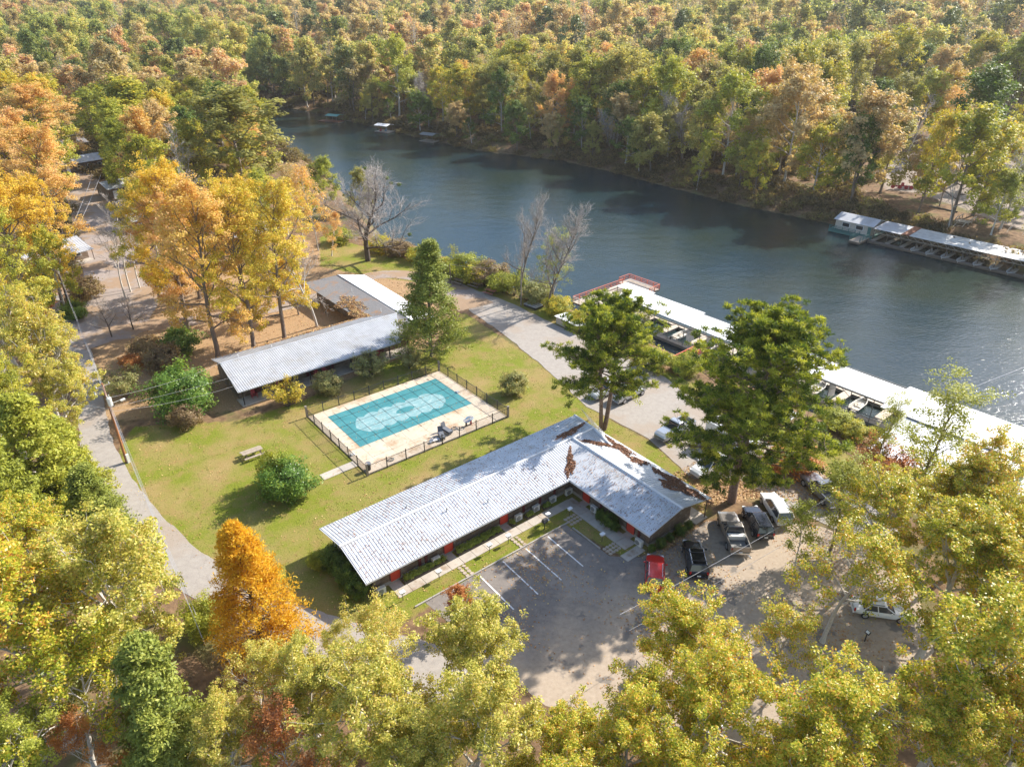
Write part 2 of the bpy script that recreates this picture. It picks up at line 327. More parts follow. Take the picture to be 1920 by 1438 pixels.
# ---------------------------------------------------------------- roads and lots
def smooth_line(P, n=8):
    P = [np.array(q, float) for q in P]; out = []
    for i in range(len(P) - 1):
        p0 = P[max(i - 1, 0)]; p1 = P[i]; p2 = P[i + 1]; p3 = P[min(i + 2, len(P) - 1)]
        for k in range(n):
            s = k / n; out.append(0.5 * ((2 * p1) + (-p0 + p2) * s + (2 * p0 - 5 * p1 + 4 * p2 - p3) * s * s + (-p0 + 3 * p1 - 3 * p2 + p3) * s ** 3))
    return out + [P[-1]]
def ribbon(name, P, widths, z, m, label):
    L = smooth_line(P); n = len(L); W = np.interp(np.linspace(0, 1, n), np.linspace(0, 1, len(widths)), widths); mb = MB(); rr = random.Random(5)
    vs = []
    for i in range(n):
        d = L[min(i + 1, n - 1)] - L[max(i - 1, 0)]; d = d / np.linalg.norm(d); q = np.array([-d[1], d[0]]); wl = W[i] / 2
        a, b_ = L[i] + q * (wl + rr.uniform(-.12, .12)), L[i] - q * (wl + rr.uniform(-.12, .12)); vs += [(a[0], a[1], z), (L[i][0], L[i][1], z + .03), (b_[0], b_[1], z)]
    fs = [];
    for i in range(n - 1):
        k = 3 * i; fs += [(k + 1, k, k + 3, k + 4), (k + 2, k + 1, k + 4, k + 5)]
    mb.add(vs, fs); return tag(mb.build(name, m, smooth=True), label, kind='structure')
def sheet(name, P, z, m, label, jit=0.12):
    rr = random.Random(9); out = []
    for i in range(len(P)):
        a = np.array(P[i]); b_ = np.array(P[(i + 1) % len(P)]); n = max(1, int(np.linalg.norm(b_ - a) / 1.2))
        for k in range(n):
            q = a + (b_ - a) * k / n; out.append((q[0] + rr.uniform(-jit, jit), q[1] + rr.uniform(-jit, jit), z))
    return tag(MB().poly(out).build(name, m), label, kind='structure')
def asphalt(name, a, b_, dust, leaf=0.0, s3=0.12, th=(0.5, 0.6)):
    m, t, p, o = nodes(name); p.inputs['Roughness'].default_value = 0.9; p.inputs['Specular IOR Level'].default_value = 0.25
    c = ramp(t, noise(t, 1.5, 5, 0.65), [(0.3, a), (0.7, b_)]); c = mixc(t, ramp(t, noise(t, s3, 5, 0.62), [(th[0], (0, 0, 0)), (th[1], (1, 1, 1))]), c, dust)
    v = t.nodes.new('ShaderNodeTexVoronoi'); v.feature = 'DISTANCE_TO_EDGE'; v.inputs['Scale'].default_value = 0.28
    mp = t.nodes.new('ShaderNodeVectorMath'); mp.operation = 'ADD'; t.links.new(t.nodes['TC'].outputs['Object'], mp.inputs[0]); t.links.new(noise(t, 0.7, 5, 0.7, out=1), mp.inputs[1]); t.links.new(mp.outputs[0], v.inputs['Vector'])
    c = mixc(t, mathn(t, 'MULTIPLY', ramp(t, v.outputs['Distance'], [(0.0, (1, 1, 1)), (0.01, (0, 0, 0))]), 0.25), c, tuple(x * 0.4 for x in a))
    c = mixc(t, 0.4, c, mixc(t, 1.0, c, ramp(t, noise(t, 18, 4, 0.8), [(0.35, (0.55,) * 3), (0.65, (1.4,) * 3)]), 'MULTIPLY'))
    t.links.new(c, p.inputs['Base Color']); return m
M['road'] = asphalt('old_asphalt', (0.31, 0.275, 0.24), (0.38, 0.34, 0.295), (0.34, 0.28, 0.225))
M['road2'] = asphalt('leafy_asphalt', (0.29, 0.235, 0.20), (0.36, 0.30, 0.26), (0.32, 0.22, 0.14), th=(0.47, 0.55))
M['lot'] = asphalt('lot_asphalt', (0.185, 0.16, 0.138), (0.255, 0.222, 0.192), (0.31, 0.265, 0.22), th=(0.52, 0.62))
t = M['lot'].node_tree; p = t.nodes['Principled BSDF']; src = p.inputs['Base Color'].links[0].from_socket
dv_ = t.nodes.new('ShaderNodeVectorMath'); dv_.operation = 'DOT_PRODUCT'; dv_.inputs[1].default_value = (-SU, CU, 0); t.links.new(t.nodes['TC'].outputs['Object'], dv_.inputs[0])
off_ = -(-O2[0] * SU + O2[1] * CU); vv = mathn(t, 'ADD', dv_.outputs['Value'], off_); vv = mathn(t, 'ADD', vv, mathn(t, 'MULTIPLY', mathn(t, 'SUBTRACT', noise(t, 0.35, 6, 0.7), 0.5), 14.0))
k_ = ramp(t, mathn(t, 'MULTIPLY', mathn(t, 'ADD', vv, 16.0), 0.08), [(0.15, (1, 1, 1)), (0.5, (0, 0, 0))])
dust_ = ramp(t, noise(t, 3.0, 5, 0.7), [(0.3, (0.36, 0.28, 0.205)), (0.7, (0.47, 0.38, 0.285))])
dust_ = mixc(t, ramp(t, noise(t, 0.3, 4, 0.6), [(0.58, (0, 0, 0)), (0.62, (1, 1, 1))]), dust_, (0.21, 0.18, 0.15))
t.links.new(mixc(t, mathn(t, 'MULTIPLY', k_, 0.9), src, dust_), p.inputs['Base Color'])
M['lotdust'] = asphalt('dusty_asphalt', (0.34, 0.27, 0.21), (0.45, 0.365, 0.285), (0.26, 0.215, 0.18), s3=0.25, th=(0.6, 0.64))
lane = [(60, 520), (105, 590), (135, 640), (160, 700), (172, 760), (182, 830), (222, 920), (290, 1005), (380, 1085), (500, 1150), (620, 1195), (760, 1240), (900, 1290)]
ribbon('road', PX(lane), [4, 4.0, 3.6, 3.2, 3.0, 3.3, 3.7, 3.8, 3.9, 4.0, 4.2, 4.6, 6], 0.02, M['road'], 'narrow pale asphalt lane curving past the lawn')
ribbon('access_road', PX([(135, 650), (250, 615), (330, 605), (470, 585), (590, 560), (660, 528), (720, 515), (790, 520), (855, 545), (900, 575)]), [6, 5, 4, 4, 4, 4, 4, 4.5, 5.5, 8], 0.028, M['road2'], 'leafy asphalt road looping behind the second motel wing')
ribbon('back_street', PX([(185, 640), (225, 575), (215, 520), (190, 450), (170, 390), (145, 330), (130, 290), (115, 240)]), [10, 12, 10, 9, 9, 9, 8, 8], 0.024, M['road2'], 'brown leaf strewn street running away between the trees')
ribbon('side_street', PX([(40, 560), (110, 545), (200, 545), (290, 560)]), [5, 5, 5, 6], 0.032, M['road2'], 'short side street crossing below the porch house')
sheet('drive', PX([(862, 542), (905, 548), (955, 567), (1003, 590), (1060, 618), (1160, 664), (1245, 707), (1330, 770), (1440, 828), (1560, 900), (1640, 955), (1700, 1010), (1600, 1010), (1480, 950), (1380, 895), (1300, 900), (1215, 822), (1150, 788), (1098, 762), (1058, 722), (1000, 672), (938, 622), (880, 582)]), 0.036, M['road'], 'pale asphalt drive and parking strip between lawn and river bank')
U = lambda l: [LW(*q) for q in l]
sheet('parking_lot', U([(-19.5, -2.75), (-2.9, -2.75), (-2.7, -7.4), (-2.7, -8.7), (-0.5, -10.6), (3.4, -11.4), (8.6, -11.2), (13.8, -15), (17, -19), (18, -27), (10, -33), (-1, -33), (-12, -26), (-18, -17)]), 0.012, M['lot'], 'grey asphalt parking lot in front of the long motel', .05)
for k, ((ua, va), (ub, vb)) in enumerate([((-5.45, -2.95), (-5.6, -8.1)), ((-8.25, -2.95), (-8.35, -8.15)), ((-11.05, -2.95), (-11.15, -8.15)), ((-13.85, -2.95), (-13.95, -8.2)), ((-16.7, -2.95), (-16.8, -7.8)), ((3.6, -12), (2.2, -16.5)), ((8.8, -13.0), (7.6, -17.2))]):
    a, b_ = LW(ua, va), LW(ub, vb); d = Vector((b_[0] - a[0], b_[1] - a[1])); q = Vector((-d.y, d.x)).normalized() * .065
    tag(MB().poly([(a[0] + q.x, a[1] + q.y, .022), (a[0] - q.x, a[1] - q.y, .022), (b_[0] - q.x, b_[1] - q.y, .022), (b_[0] + q.x, b_[1] + q.y, .022)]).build('parking_stripe', M['paintline']), 'white painted stall stripe on the grey parking lot', kind='structure')
# ---------------------------------------------------------------- metal roofs with ribs
def ribs(mb, poly, along, sp=0.3, h=0.045, w=0.05):
    P = [Vector(q) for q in poly]; n = (P[1] - P[0]).cross(P[2] - P[0]).normalized()
    if n.z < 0: n = -n
    a = Vector(along); a = (a - n * a.dot(n)).normalized(); dn = n.cross(a).normalized()
    S = [(q - P[0]).dot(a) for q in P]; T = [(q - P[0]).dot(dn) for q in P]; N = len(P)
    s = math.floor(min(S) / sp) * sp + sp * .5
    while s < max(S):
        ts = []
        for i in range(N):
            s0, s1 = S[i], S[(i + 1) % N]
            if (s0 - s) * (s1 - s) < 0: k = (s - s0) / (s1 - s0); ts.append(T[i] + (T[(i + 1) % N] - T[i]) * k)
        ts.sort()
        for k in range(0, len(ts) - 1, 2):
            b0 = P[0] + a * s + dn * ts[k]; b1 = P[0] + a * s + dn * ts[k + 1]
            mb.add([b0 - a * w, b0 + n * h, b0 + a * w, b1 - a * w, b1 + n * h, b1 + a * w], [(0, 1, 4, 3), (1, 2, 5, 4), (0, 2, 1), (3, 4, 5)])
        s += sp
    return mb
def roof(name, parent, polys, m, along, sp=0.3, rib=True, t=0.06, h=0.045):
    out = []
    for q, al in zip(polys, along):
        mb = MB().slab(q, t)
        if rib: ribs(mb, q, al, sp, h)
        out.append(mb.build(name, m, parent))
    return out
def siding(mb, x0, y0, x1, y1, z0, z1, out, bh=0.2, th=0.03, rr=random.Random(1)):
    d = Vector((x1 - x0, y1 - y0, 0)); L = d.length; ang = math.atan2(d.y, d.x); n = Vector(out)
    z = z0
    while z < z1 - 0.02:
        hh = min(bh, z1 - z); x = 0
        while x < L - .01:
            l = min(rr.uniform(2.2, 4.2), L - x)
            c = Vector((x0, y0, 0)) + d.normalized() * (x + l / 2) + n * (th / 2 + rr.uniform(0, .012)); mb.box((c.x, c.y, z + hh / 2), (l - .012, th, hh - .018), ang)
            x += l
        z += bh
    return mb
# ---------------------------------------------------------------- motel A (long L shaped building)
mot = empty('motel_building', (*O2, 0), GA, 'long L shaped brown board motel with ribbed white metal roof beside the parking lot', 'building')
E_, RZ = 2.6, 3.6
al_u, al_v = (1, 0, 0), (0, 1, 0)
rp = [[(-23.6, 4.55, RZ), (-23.6, 0, E_), (0, 0, E_), (4.5, 4.55, RZ)],
      [(-23.6, 4.55, RZ), (7.8, 4.55, RZ), (9.15, 9.1, E_), (-23.6, 9.1, E_)],
      [(7.8, 4.55, RZ), (7.5, 1.55, 2.94), (9.15, 0, E_), (9.15, 9.1, E_)],
      [(4.5, 4.55, RZ), (7.5, 1.55, 2.94), (7.8, 4.55, RZ)],
      [(0, 0, E_), (0, -11.0, E_), (4.5, -11.0, RZ), (4.5, 4.55, RZ)],
      [(4.5, 4.55, RZ), (4.5, -11.0, RZ), (9.0, -11.0, E_), (9.15, 0, E_), (7.5, 1.55, 2.94)]]
rp[2] = [(7.8, 4.55, RZ), (7.5, 1.55, 2.94), (9.15, 4.0, E_ + .001), (9.15, 9.1, E_)]
rp.append([(7.5, 1.55, 2.94), (9.15, 0, E_), (9.15, 4.0, E_ + .001)])
roof('roof', mot, rp, M['metal_roof'], [al_u, al_u, al_v, al_u, al_v, al_v, al_v])
cap = MB()
for a_, b_ in (((-23.65, 4.55, RZ + .02), (7.8, 4.55, RZ + .02)), ((4.5, 4.5, RZ + .02), (4.5, -11.05, RZ + .02)), ((7.8, 4.55, RZ + .02), (9.15, 9.1, E_ + .02)), ((7.8, 4.55, RZ + .02), (7.5, 1.55, 2.96))):
    cap.tube(a_, b_, .13, .13, 6)
cap.build('ridge_cap', M['trim'], mot)
fas = MB()
for a_, b_ in (((-23.6, 0), (0, 0)), ((0, 0), (0, -11)), ((-23.6, 9.1), (9.15, 9.1)), ((9.15, 9.1), (9.1, -11))):
    d = math.atan2(b_[1] - a_[1], b_[0] - a_[0]); fas.box(((a_[0] + b_[0]) / 2, (a_[1] + b_[1]) / 2, E_ - .12), (math.dist(a_, b_), .04, .16), d)
fas.build('fascia', M['trim'], mot)
wal = MB(); H_ = 2.62
wal.prism([(-22.4, 1.2), (1.2, 1.2), (1.2, -10.05), (7.2, -10.05), (7.2, 7.0), (6.6, 7.6), (-22.4, 7.6)], 0, H_)
wal.prism([(-22.4, 1.4), (-22.4, 7.4), (-22.38, 7.4), (-22.38, 1.4)], H_, H_ + .01)
wal.build('wall', M['siding'], mot)
gb = MB()
for x in (-22.4, -22.2): pass
gb.add([(-22.4, 1.2, 2.62), (-22.4, 4.55, 3.5), (-22.4, 7.6, 2.75), (-22.2, 1.2, 2.62), (-22.2, 4.55, 3.5), (-22.2, 7.6, 2.75)], [(0, 1, 2), (5, 4, 3), (0, 3, 4, 1), (1, 4, 5, 2)])
gb.build('gable', M['siding'], mot, fixn=True); gb = MB()
gb.add([(1.2, -10.05, 2.62), (4.5, -10.05, 3.5), (7.2, -10.05, 2.75), (1.2, -9.85, 2.62), (4.5, -9.85, 3.5), (7.2, -9.85, 2.75)], [(2, 1, 0), (3, 4, 5), (1, 4, 3, 0), (2, 5, 4, 1)])
gb.build('gable', M['siding'], mot, fixn=True)
sb = MB(); siding(sb, -22.4, 1.2, 1.2, 1.2, .35, 2.6, (0, -1, 0)); siding(sb, 1.2, 1.17, 1.2, -10.05, .35, 2.6, (-1, 0, 0)); siding(sb, 1.17, -10.05, 7.2, -10.05, .35, 2.75, (0, -1, 0)); siding(sb, -22.4, 1.17, -22.4, 7.6, .35, 2.75, (-1, 0, 0)); siding(sb, -22.4, 7.6, 6.6, 7.6, .2, 2.6, (0, 1, 0))
sb.build('siding_boards', M['siding'], mot, kind='stuff')
fo = MB(); fo.bb(-22.45, 1.1, 1.12, 1.22, 0, .35); fo.bb(1.12, 1.22, -10.12, 1.1, 0, .35); fo.bb(1.22, 7.25, -10.12, -10.02, 0, .35); fo.bb(-22.5, -22.4, 1.15, 7.65, 0, .35); fo.build('footing', M['kerb'], mot)
def leaf_door(parent, x, y, ax, w_=.95, h=2.05, z=.18, m='red'):
    d = MB()
    if ax == 'u': d.bb(x - w_ / 2, x + w_ / 2, y - .09, y - .045, z, z + h); k = MB().box((x + w_ / 2 - .1, y - .12, z + 1), (.05, .06, .05)); f = MB().bb(x - w_ / 2 - .1, x - w_ / 2, y - .08, y - .035, z, z + h + .1).bb(x + w_ / 2, x + w_ / 2 + .1, y - .08, y - .035, z, z + h + .1)
    else: d.bb(y - .09, y - .045, x - w_ / 2, x + w_ / 2, z, z + h); k = MB().box((y - .12, x - w_ / 2 + .1, z + 1), (.06, .05, .05)); f = MB().bb(y - .08, y - .035, x - w_ / 2 - .1, x - w_ / 2, z, z + h + .1).bb(y - .08, y - .035, x + w_ / 2, x + w_ / 2 + .1, z, z + h + .1)
    D = d.build('door', M[m], parent); k.build('handle', M['chrome'], D); f.build('door_frame', M['maroon'], D)
for x in (-20.2, -14.4, -7.75): leaf_door(mot, x, 1.2, 'u')
for y in (-1.45, -7.7): leaf_door(mot, y, 1.2, 'v')
for x in (-17.6, -16.9, -5.2, -3.0, -1.0): MB().bb(x - .14, x + .14, 1.09, 1.155, .3, 2.55).build('downspout_board', M['maroon'], mot)
for y in (-3.6, -8.8): MB().bb(1.09, 1.155, y - .14, y + .14, .3, 2.55).build('downspout_board', M['maroon'], mot)
for y in (3.2, 5.4):
    wf = MB().bb(-22.52, -22.43, y - .5, y + .5, 1.2, 2.1).build('window', M['trim'], mot); MB().bb(-22.54, -22.5, y - .42, y + .42, 1.28, 2.02).build('pane', M['dark'], wf)
for y in (-10.7,): MB().tube((8.85, y, 0), (8.85, y, 2.6), .06, .06, 6).build('porch_post', M['darkwood'], mot)
for y in (-7, -3, 1, 5, 8.8): MB().tube((8.95, y, 0), (8.95, y, 2.56), .06, .06, 6).build('porch_post', M['darkwood'], mot)
for x in (-22.5, -19, -15.5, -12, -8.5, -5, -1.5, 2, 5.5): MB().tube((x, 8.9, 0), (x, 8.9, 2.58), .06, .06, 6).build('porch_post', M['darkwood'], mot)
MB().bb(7.27, 9.1, -10.9, 9.0, 0.0, .12).bb(-22.6, 7.26, 7.68, 9.0, 0, .12).build('porch_floor', M['concrete'], mot)
for x, y in ((-13.2, 3.0), (-9.1, 1.9)):
    z = E_ + 1.0 * y / 4.55; MB().tube((x, y, z - .1), (x, y, z + .35), .05, .05, 6).tube((x, y, z + .35), (x, y, z + .4), .09, .09, 6).build('roof_vent', M['acgrille'], mot)
for x, y in ((-2.2, 3.2), (-16, 5.8)):
    z = E_ + 1.0 * (y if y < 4.5 else 9.1 - y) / 4.55; MB().tube((x, y, z - .1), (x, y, z + .3), .05, .05, 6).build('roof_vent', M['acgrille'], mot)
# walks, beds and kerbs round motel A
MOTL = ['motel_building']
def grid_sheet(name, u0, u1, v0, v1, z0, z1, m, label, kind='structure'):
    o = MB().bb(u0, u1, v0, v1, z0, z1).build(name, m); o.location = (*O2, 0); o.rotation_euler = (0, 0, GA); return tag(o, label, kind=kind)
# sidewalk: concrete slabs as pieces of one walk
wk = empty('sidewalk', (*O2, 0), GA); wk['kind'] = 'structure'; wk['label'] = 'leaf dusted concrete sidewalk along the long motel'
rr = random.Random(4); x = -21.0
while x < -1.0:
    MB().bb(x, x + 1.36, -.92, .12, .0, .055 + rr.uniform(0, .012)).build('slab', M['concrete'], wk); x += 1.4
for k in range(7): MB().bb(-.95, .55, -9.0 + k * 1.3, -9.0 + k * 1.3 + 1.26, .0, .055 + rr.uniform(0, .012)).build('slab', M['concrete'], wk)
for a_ in (-21.0, -15.0, -8.3): MB().bb(a_, a_ + (1.1 if a_ < -20 else .85), .14, 1.1, 0, .06).build('slab', M['concrete'], wk)
for b_ in (-1.9, -8.2): MB().bb(.57, 1.1, b_, b_ + .9, 0, .06).build('slab', M['concrete'], wk)
MB().bb(-1.9, .5, -10.3, -9.3, 0, .06).build('slab', M['concrete'], wk)
def stone_path(label, u0, u1, v0, v1, seed):
    pth = empty('stone_path', (*O2, 0), GA); pth['kind'] = 'structure'; pth['label'] = label; r_ = random.Random(seed)
    nu = max(2, round((u1 - u0) / .42)); nv = max(2, round((v1 - v0) / .42))
    for i in range(nu):
        for j in range(nv):
            cx = u0 + (i + .5) * (u1 - u0) / nu; cy = v0 + (j + .5) * (v1 - v0) / nv; n = r_.choice((5, 6, 7)); q = []
            for k in range(n):
                an = 2 * math.pi * k / n + r_.uniform(-.2, .2); q.append((cx + .21 * math.cos(an) * r_.uniform(.8, 1.12), cy + .21 * math.sin(an) * r_.uniform(.8, 1.12)))
            MB().prism(q, 0, .035 + r_.uniform(0, .025)).build('stone', M['stone'], pth)
stone_path('irregular stone path from the sidewalk to the lot between two grass strips, nearest the lane', -15.0, -14.0, -2.6, -.95, 1)
stone_path('irregular stone path from the sidewalk to the lot beside the black grill', -8.7, -7.7, -2.6, -.95, 2)
stone_path('irregular stone path at the inner corner of the L shaped motel', -2.6, -1.0, -3.3, -1.9, 3)
stone_path('irregular stone path near the white condenser at the short wing end', -2.6, -1.0, -8.7, -7.5, 4)
kb = empty('kerb', (*O2, 0), GA); kb['kind'] = 'structure'; kb['label'] = 'low concrete kerb between grass strip and parking stalls'
x = -20.5
while x < -3.1:
    MB().bb(x, x + 1.76, -2.74, -2.6, 0, .12 + rr.uniform(0, .02)).build('kerb_stone', M['kerb'], kb); x += 1.8
for k in range(3): MB().bb(-2.78, -2.64, -7.4 + k * 1.3, -6.14 + k * 1.3, 0, .12).build('kerb_stone', M['kerb'], kb)
M['hedgeleaf'] = leafmat('bed_leaves', [(0.0, (0.14, 0.20, 0.03)), (0.5, (0.30, 0.38, 0.06)), (1.0, (0.52, 0.52, 0.12))], transl=.3)
# ---------------------------------------------------------------- AC condensers, path lamps, grill
def ac_proto():
    r = empty('ac_condenser'); MB().bb(-.42, .42, -.17, .17, .08, .78).build('casing', M['acwhite'], r, bevel=.02)
    g = MB().tube((-.1, -.19, .44), (-.1, -.172, .44), .27, .27, 14).build('fan_grille', M['acgrille'], r)
    [MB().bb(q, q + .06, -.15, .15, 0, .079).build('foot', M['black'], r) for q in (-.4, .34)]; MB().tube((.45, .05, .3), (.45, .2, .5), .03).build('pipe', M['acgrille'], r)
    return r
ap = ac_proto(); first = True
acs = [((-22.0, .55), 0, 'at the lane end of the long motel wall'), ((-16.1, .75), 0, 'beside the red door nearest the clipped bed'), ((-6.2, .75), 0, 'just right of the third red door on the long wall'), ((-3.9, .75), 0, 'second from the inner corner on the long wall'), ((-1.6, .75), 0, 'against the long wall nearest the inner corner'), ((.7, -3.1), -90, 'beside the red door close to the inner corner on the short wing'), ((.55, -9.4), -90, 'at the end of the short wing behind the red car'), ((.6, .7), 0, 'tucked into the shaded inner corner of the motel')]
for (u_, v_), rz, ds in acs:
    c = ap if first else copy_tree(ap); first = False; c.location = (*LW(u_, v_), .0); c.rotation_euler = (0, 0, GA + R(rz)); tag(c, 'white condenser unit ' + ds, 'air conditioner', 'air conditioner condensers along the motel walls')
lp = empty('path_lamp'); MB().tube((0, 0, 0), (0, 0, .8), .03, .03, 6).build('post', M['black'], lp)
MB().box((0, 0, .92), (.42, .3, .2)).build('lamp_box', M['acwhite'], lp, bevel=.02); MB().box((0, 0, 1.04), (.5, .38, .03)).build('lamp_cap', M['trim'], lp)
for k, ((u_, v_), ds) in enumerate([((-20.9, -1.3), 'at the lane end of the sidewalk'), ((-17.0, -1.15), 'left of the first stone path'), ((-11.3, -1.2), 'beside the long clipped plant bed'), ((-9.1, -1.3), 'at the second stone path'), ((-4.0, -1.25), 'behind the black grill'), ((-1.7, -2.0), 'at the inner corner walk'), ((-1.85, -6.8), 'on the grass patch in front of the short wing')]):
    c = lp if k == 0 else copy_tree(lp); c.location = (*LW(u_, v_), 0); c.rotation_euler = (0, 0, GA); tag(c, 'small square white path lamp ' + ds, 'lamp', 'white path lamps along the sidewalk')
gx_, gy_ = GP(1021, 992)
gr = empty('grill', (gx_, gy_, 0), GA, 'black pedestal barbecue grill on the grass strip', 'grill'); MB().tube((0, 0, 0), (0, 0, .9), .05).build('post', M['black'], gr); MB().box((0, 0, 1.02), (.55, .42, .25)).build('firebox', M['black'], gr, bevel=.03); MB().tube((-.24, 0, 1.2), (.24, 0, 1.2), .17, .17, 10).build('lid', M['black'], gr); MB().box((.42, 0, 1.0), (.25, .3, .03)).build('side_shelf', M['acwhite'], gr)
# ---------------------------------------------------------------- motel C (behind pool)
mc = empty('motel_wing', (*O2, 0), GA, 'grey ribbed metal roofed motel with covered porch and rear wing behind the pool', 'building')
z1, zr = 2.5, 3.7
roof('roof', mc, [[(-19.95, 46.5, zr), (-20.3, 39.6, z1), (3.4, 39.7, z1), (6.9, 46.5, zr)], [(-19.95, 46.5, zr), (6.9, 46.5, zr), (2.6, 50.4, 2.75), (-19.95, 50.4, 2.75)]], M['metal_roof2'], [al_u, al_u])
MB().slab([(-19.95, 50.42, 2.72), (-18, 50.42, 2.72), (2.5, 50.42, 2.72), (2.5, 50.9, 2.66), (-19.95, 50.9, 2.66)], .05).build('eave', M['shingle'], mc)
MB().slab([(6.95, 46.5, zr - .01), (3.45, 39.75, z1 - .01), (5.6, 41.6, 2.75), (7.4, 43.4, 3.55)], .05).build('roof', M['shingle'], mc)
roof('roof', mc, [[(7.4, 43.4, 3.55), (12.0, 43.8, 2.6), (12.4, 67.2, 2.6), (7.6, 67.8, 3.55)]], M['white_roof'], [al_v], sp=.6, h=.03)
MB().slab([(6.96, 46.5, 3.54), (7.38, 43.45, 3.54), (7.58, 67.8, 3.54), (2.2, 70.5, 2.5), (2.6, 50.42, 2.5)], .06).build('roof', M['shingle'], mc)
MB().tube((7.4, 43.4, 3.57), (7.6, 67.8, 3.57), .1).tube((-19.95, 46.5, zr + .02), (6.9, 46.5, zr + .02), .1).build('ridge_cap', M['metal_roof'], mc)
wl = MB(); wl.prism([(-19.5, 42.4), (6.4, 42.4), (6.4, 49.9), (-19.5, 49.9)], 0, 2.45); wl.prism([(4.0, 49.95), (11.2, 49.95), (11.4, 66.8), (3.6, 68.5)], 0, 2.45); wl.prism([(6.45, 43.8), (11.2, 43.9), (11.2, 49.9), (6.45, 49.9)], 0, 2.45)
wl.build('wall', M['siding'], mc)
gb = MB().add([(-19.5, 40.0, 2.45), (-19.5, 46.5, 3.6), (-19.5, 49.9, 2.75), (-19.35, 40.0, 2.45), (-19.35, 46.5, 3.6), (-19.35, 49.9, 2.75)], [(0, 1, 2), (5, 4, 3), (0, 3, 4, 1), (1, 4, 5, 2), (2, 5, 3, 0)]); gb.build('gable', M['siding'], mc, fixn=True)
sb = MB(); siding(sb, -19.5, 42.4, 6.4, 42.4, .2, 2.42, (0, -1, 0)); siding(sb, -19.5, 42.4, -19.5, 49.9, .2, 2.6, (-1, 0, 0)); sb.build('siding_boards', M['siding'], mc, kind='stuff')
pf = MB(); x = -19.9
while x < 5.5: pf.bb(x, min(x + 3.0, 5.8), 40.0, 42.3, 0, .2); x += 3.02
pf.build('porch_floor', M['concrete'], mc)
for x in np.arange(-19.6, 5.5, 3.05): MB().bb(x - .06, x + .06, 40.12, 40.24, .2, 2.56).build('porch_post', M['black'], mc)
MB().bb(-20.2, 3.4, 39.72, 39.78, 2.32, 2.46).build('fascia', M['trim'], mc)
for x in (-17.2, -14.2, -9.6, -6.6, -2.0, 1.4):
    leaf_door(mc, x, 42.4, 'u', .9, 2.0, .22, 'maroon'); wf = MB().bb(x + 1.0, x + 2.0, 42.28, 42.34, 1.0, 2.0).build('window', M['trim'], mc); MB().bb(x + 1.07, x + 1.93, 42.25, 42.275, 1.07, 1.93).build('pane', M['dark'], wf)
for x, y in ((-12.5, 47.6), (-3.2, 47.6), (3.0, 47.5), (-17.2, 47.6), (6.2, 60), (5.8, 49.5)):
    z = 3.3; MB().tube((x, y, z - .6), (x, y, z + .5), .05, .05, 6).build('roof_vent', M['trim'], mc)
for x, y in ((9.2, 52), (9.0, 58.5)):
    MB().tube((x, y, 3), (x, y, 3.75), .06, .06, 6).tube((x - .12, y, 3.75), (x + .14, y, 3.75), .07, .07, 6).build('roof_vent', M['acgrille'], mc)
# adirondack chairs
def chair_proto(m):
    r = empty('porch_chair'); s_ = MB()
    for k in range(4): s_.box((0, -.22 + .14 * k, .38 - .03 * k), (.55, .12, .025))
    s_.build('seat', m, r); b_ = MB()
    for k in range(5): b_.box((-.22 + .11 * k, .36, .72), (.095, .02, .72 - .03 * abs(k - 2)), rx=R(-20))
    b_.build('backrest', m, r)
    for x in (-.32, .32):
        MB().box((x, 0, .6), (.12, .68, .025)).build('armrest', m, r); MB().box((x, -.28, .3), (.05, .08, .6)).build('leg', m, r); MB().box((x, .25, .28), (.05, .08, .56)).build('leg', m, r)
    return r
cp = chair_proto(M['redpaint'])
for k, (u_, v_, ds) in enumerate([(-17.9, 41.3, 'nearest the gable end of the porch'), (-14.4, 41.5, 'beside the maroon door behind the yellow shrub'), (-13.2, 41.5, 'right behind the yellow shrub'), (-9.0, 41.4, 'left of the round green shrub'), (-7.8, 41.5, 'behind the round green shrub'), (.6, 41.2, 'near the tall cedar end of the porch')]):
    c = cp if k == 0 else copy_tree(cp); c.location = (*LW(u_, v_), .2); c.rotation_euler = (0, 0, GA); tag(c, 'red slatted porch chair ' + ds, 'chair', 'red chairs on the porch')
# ---------------------------------------------------------------- pool
pl = empty('swimming_pool', (*O2, 0), GA, 'rectangular pool under a teal safety cover in its pale concrete deck', 'swimming pool')
u0, u1, v0, v1 = -14.45, 5.2, 17.0, 32.6; pu0, pu1, pv0, pv1 = -12.4, 3.5, 22.5, 30.9
us = [u0] + [pu0] + list(np.linspace(pu0, pu1, 7)[1:-1]) + [pu1, u1]; vs_ = [v0, v0 + 2.75, pv0, (pv0 + pv1) / 2, pv1, v1]
for i in range(len(us) - 1):
    for j in range(len(vs_) - 1):
        if us[i] >= pu0 - .01 and us[i + 1] <= pu1 + .01 and vs_[j] >= pv0 - .01 and vs_[j + 1] <= pv1 + .01: continue
        MB().bb(us[i] + .012, us[i + 1] - .012, vs_[j] + .012, vs_[j + 1] - .012, 0, .1 + rr.uniform(0, .008)).build('deck_slab', M['deck'], pl)
MB().bb(pu0 - .1, pu1 + .1, pv0 - .1, pv1 + .1, 0.03, .125).build('cover', M['teal'], pl, bevel=.01)
cen = (pv0 + pv1) / 2 - .3; up = []; lo = []
for k in range(121):
    s_ = k / 120; x = -10.9 + s_ * 12.6; e = min(1, math.sin(math.pi * s_) * 3.2) ** .6
    a1 = 1.55 + .55 * abs(math.sin(s_ * math.pi * 6.5)) ** .7; a2 = 1.75 + .5 * abs(math.sin(s_ * math.pi * 7.5 + .5)) ** .7
    sh = .15 * math.sin(s_ * 5); up.append((x, cen + sh + a1 * e)); lo.append((x, cen + sh - a2 * e))
pud = MB()
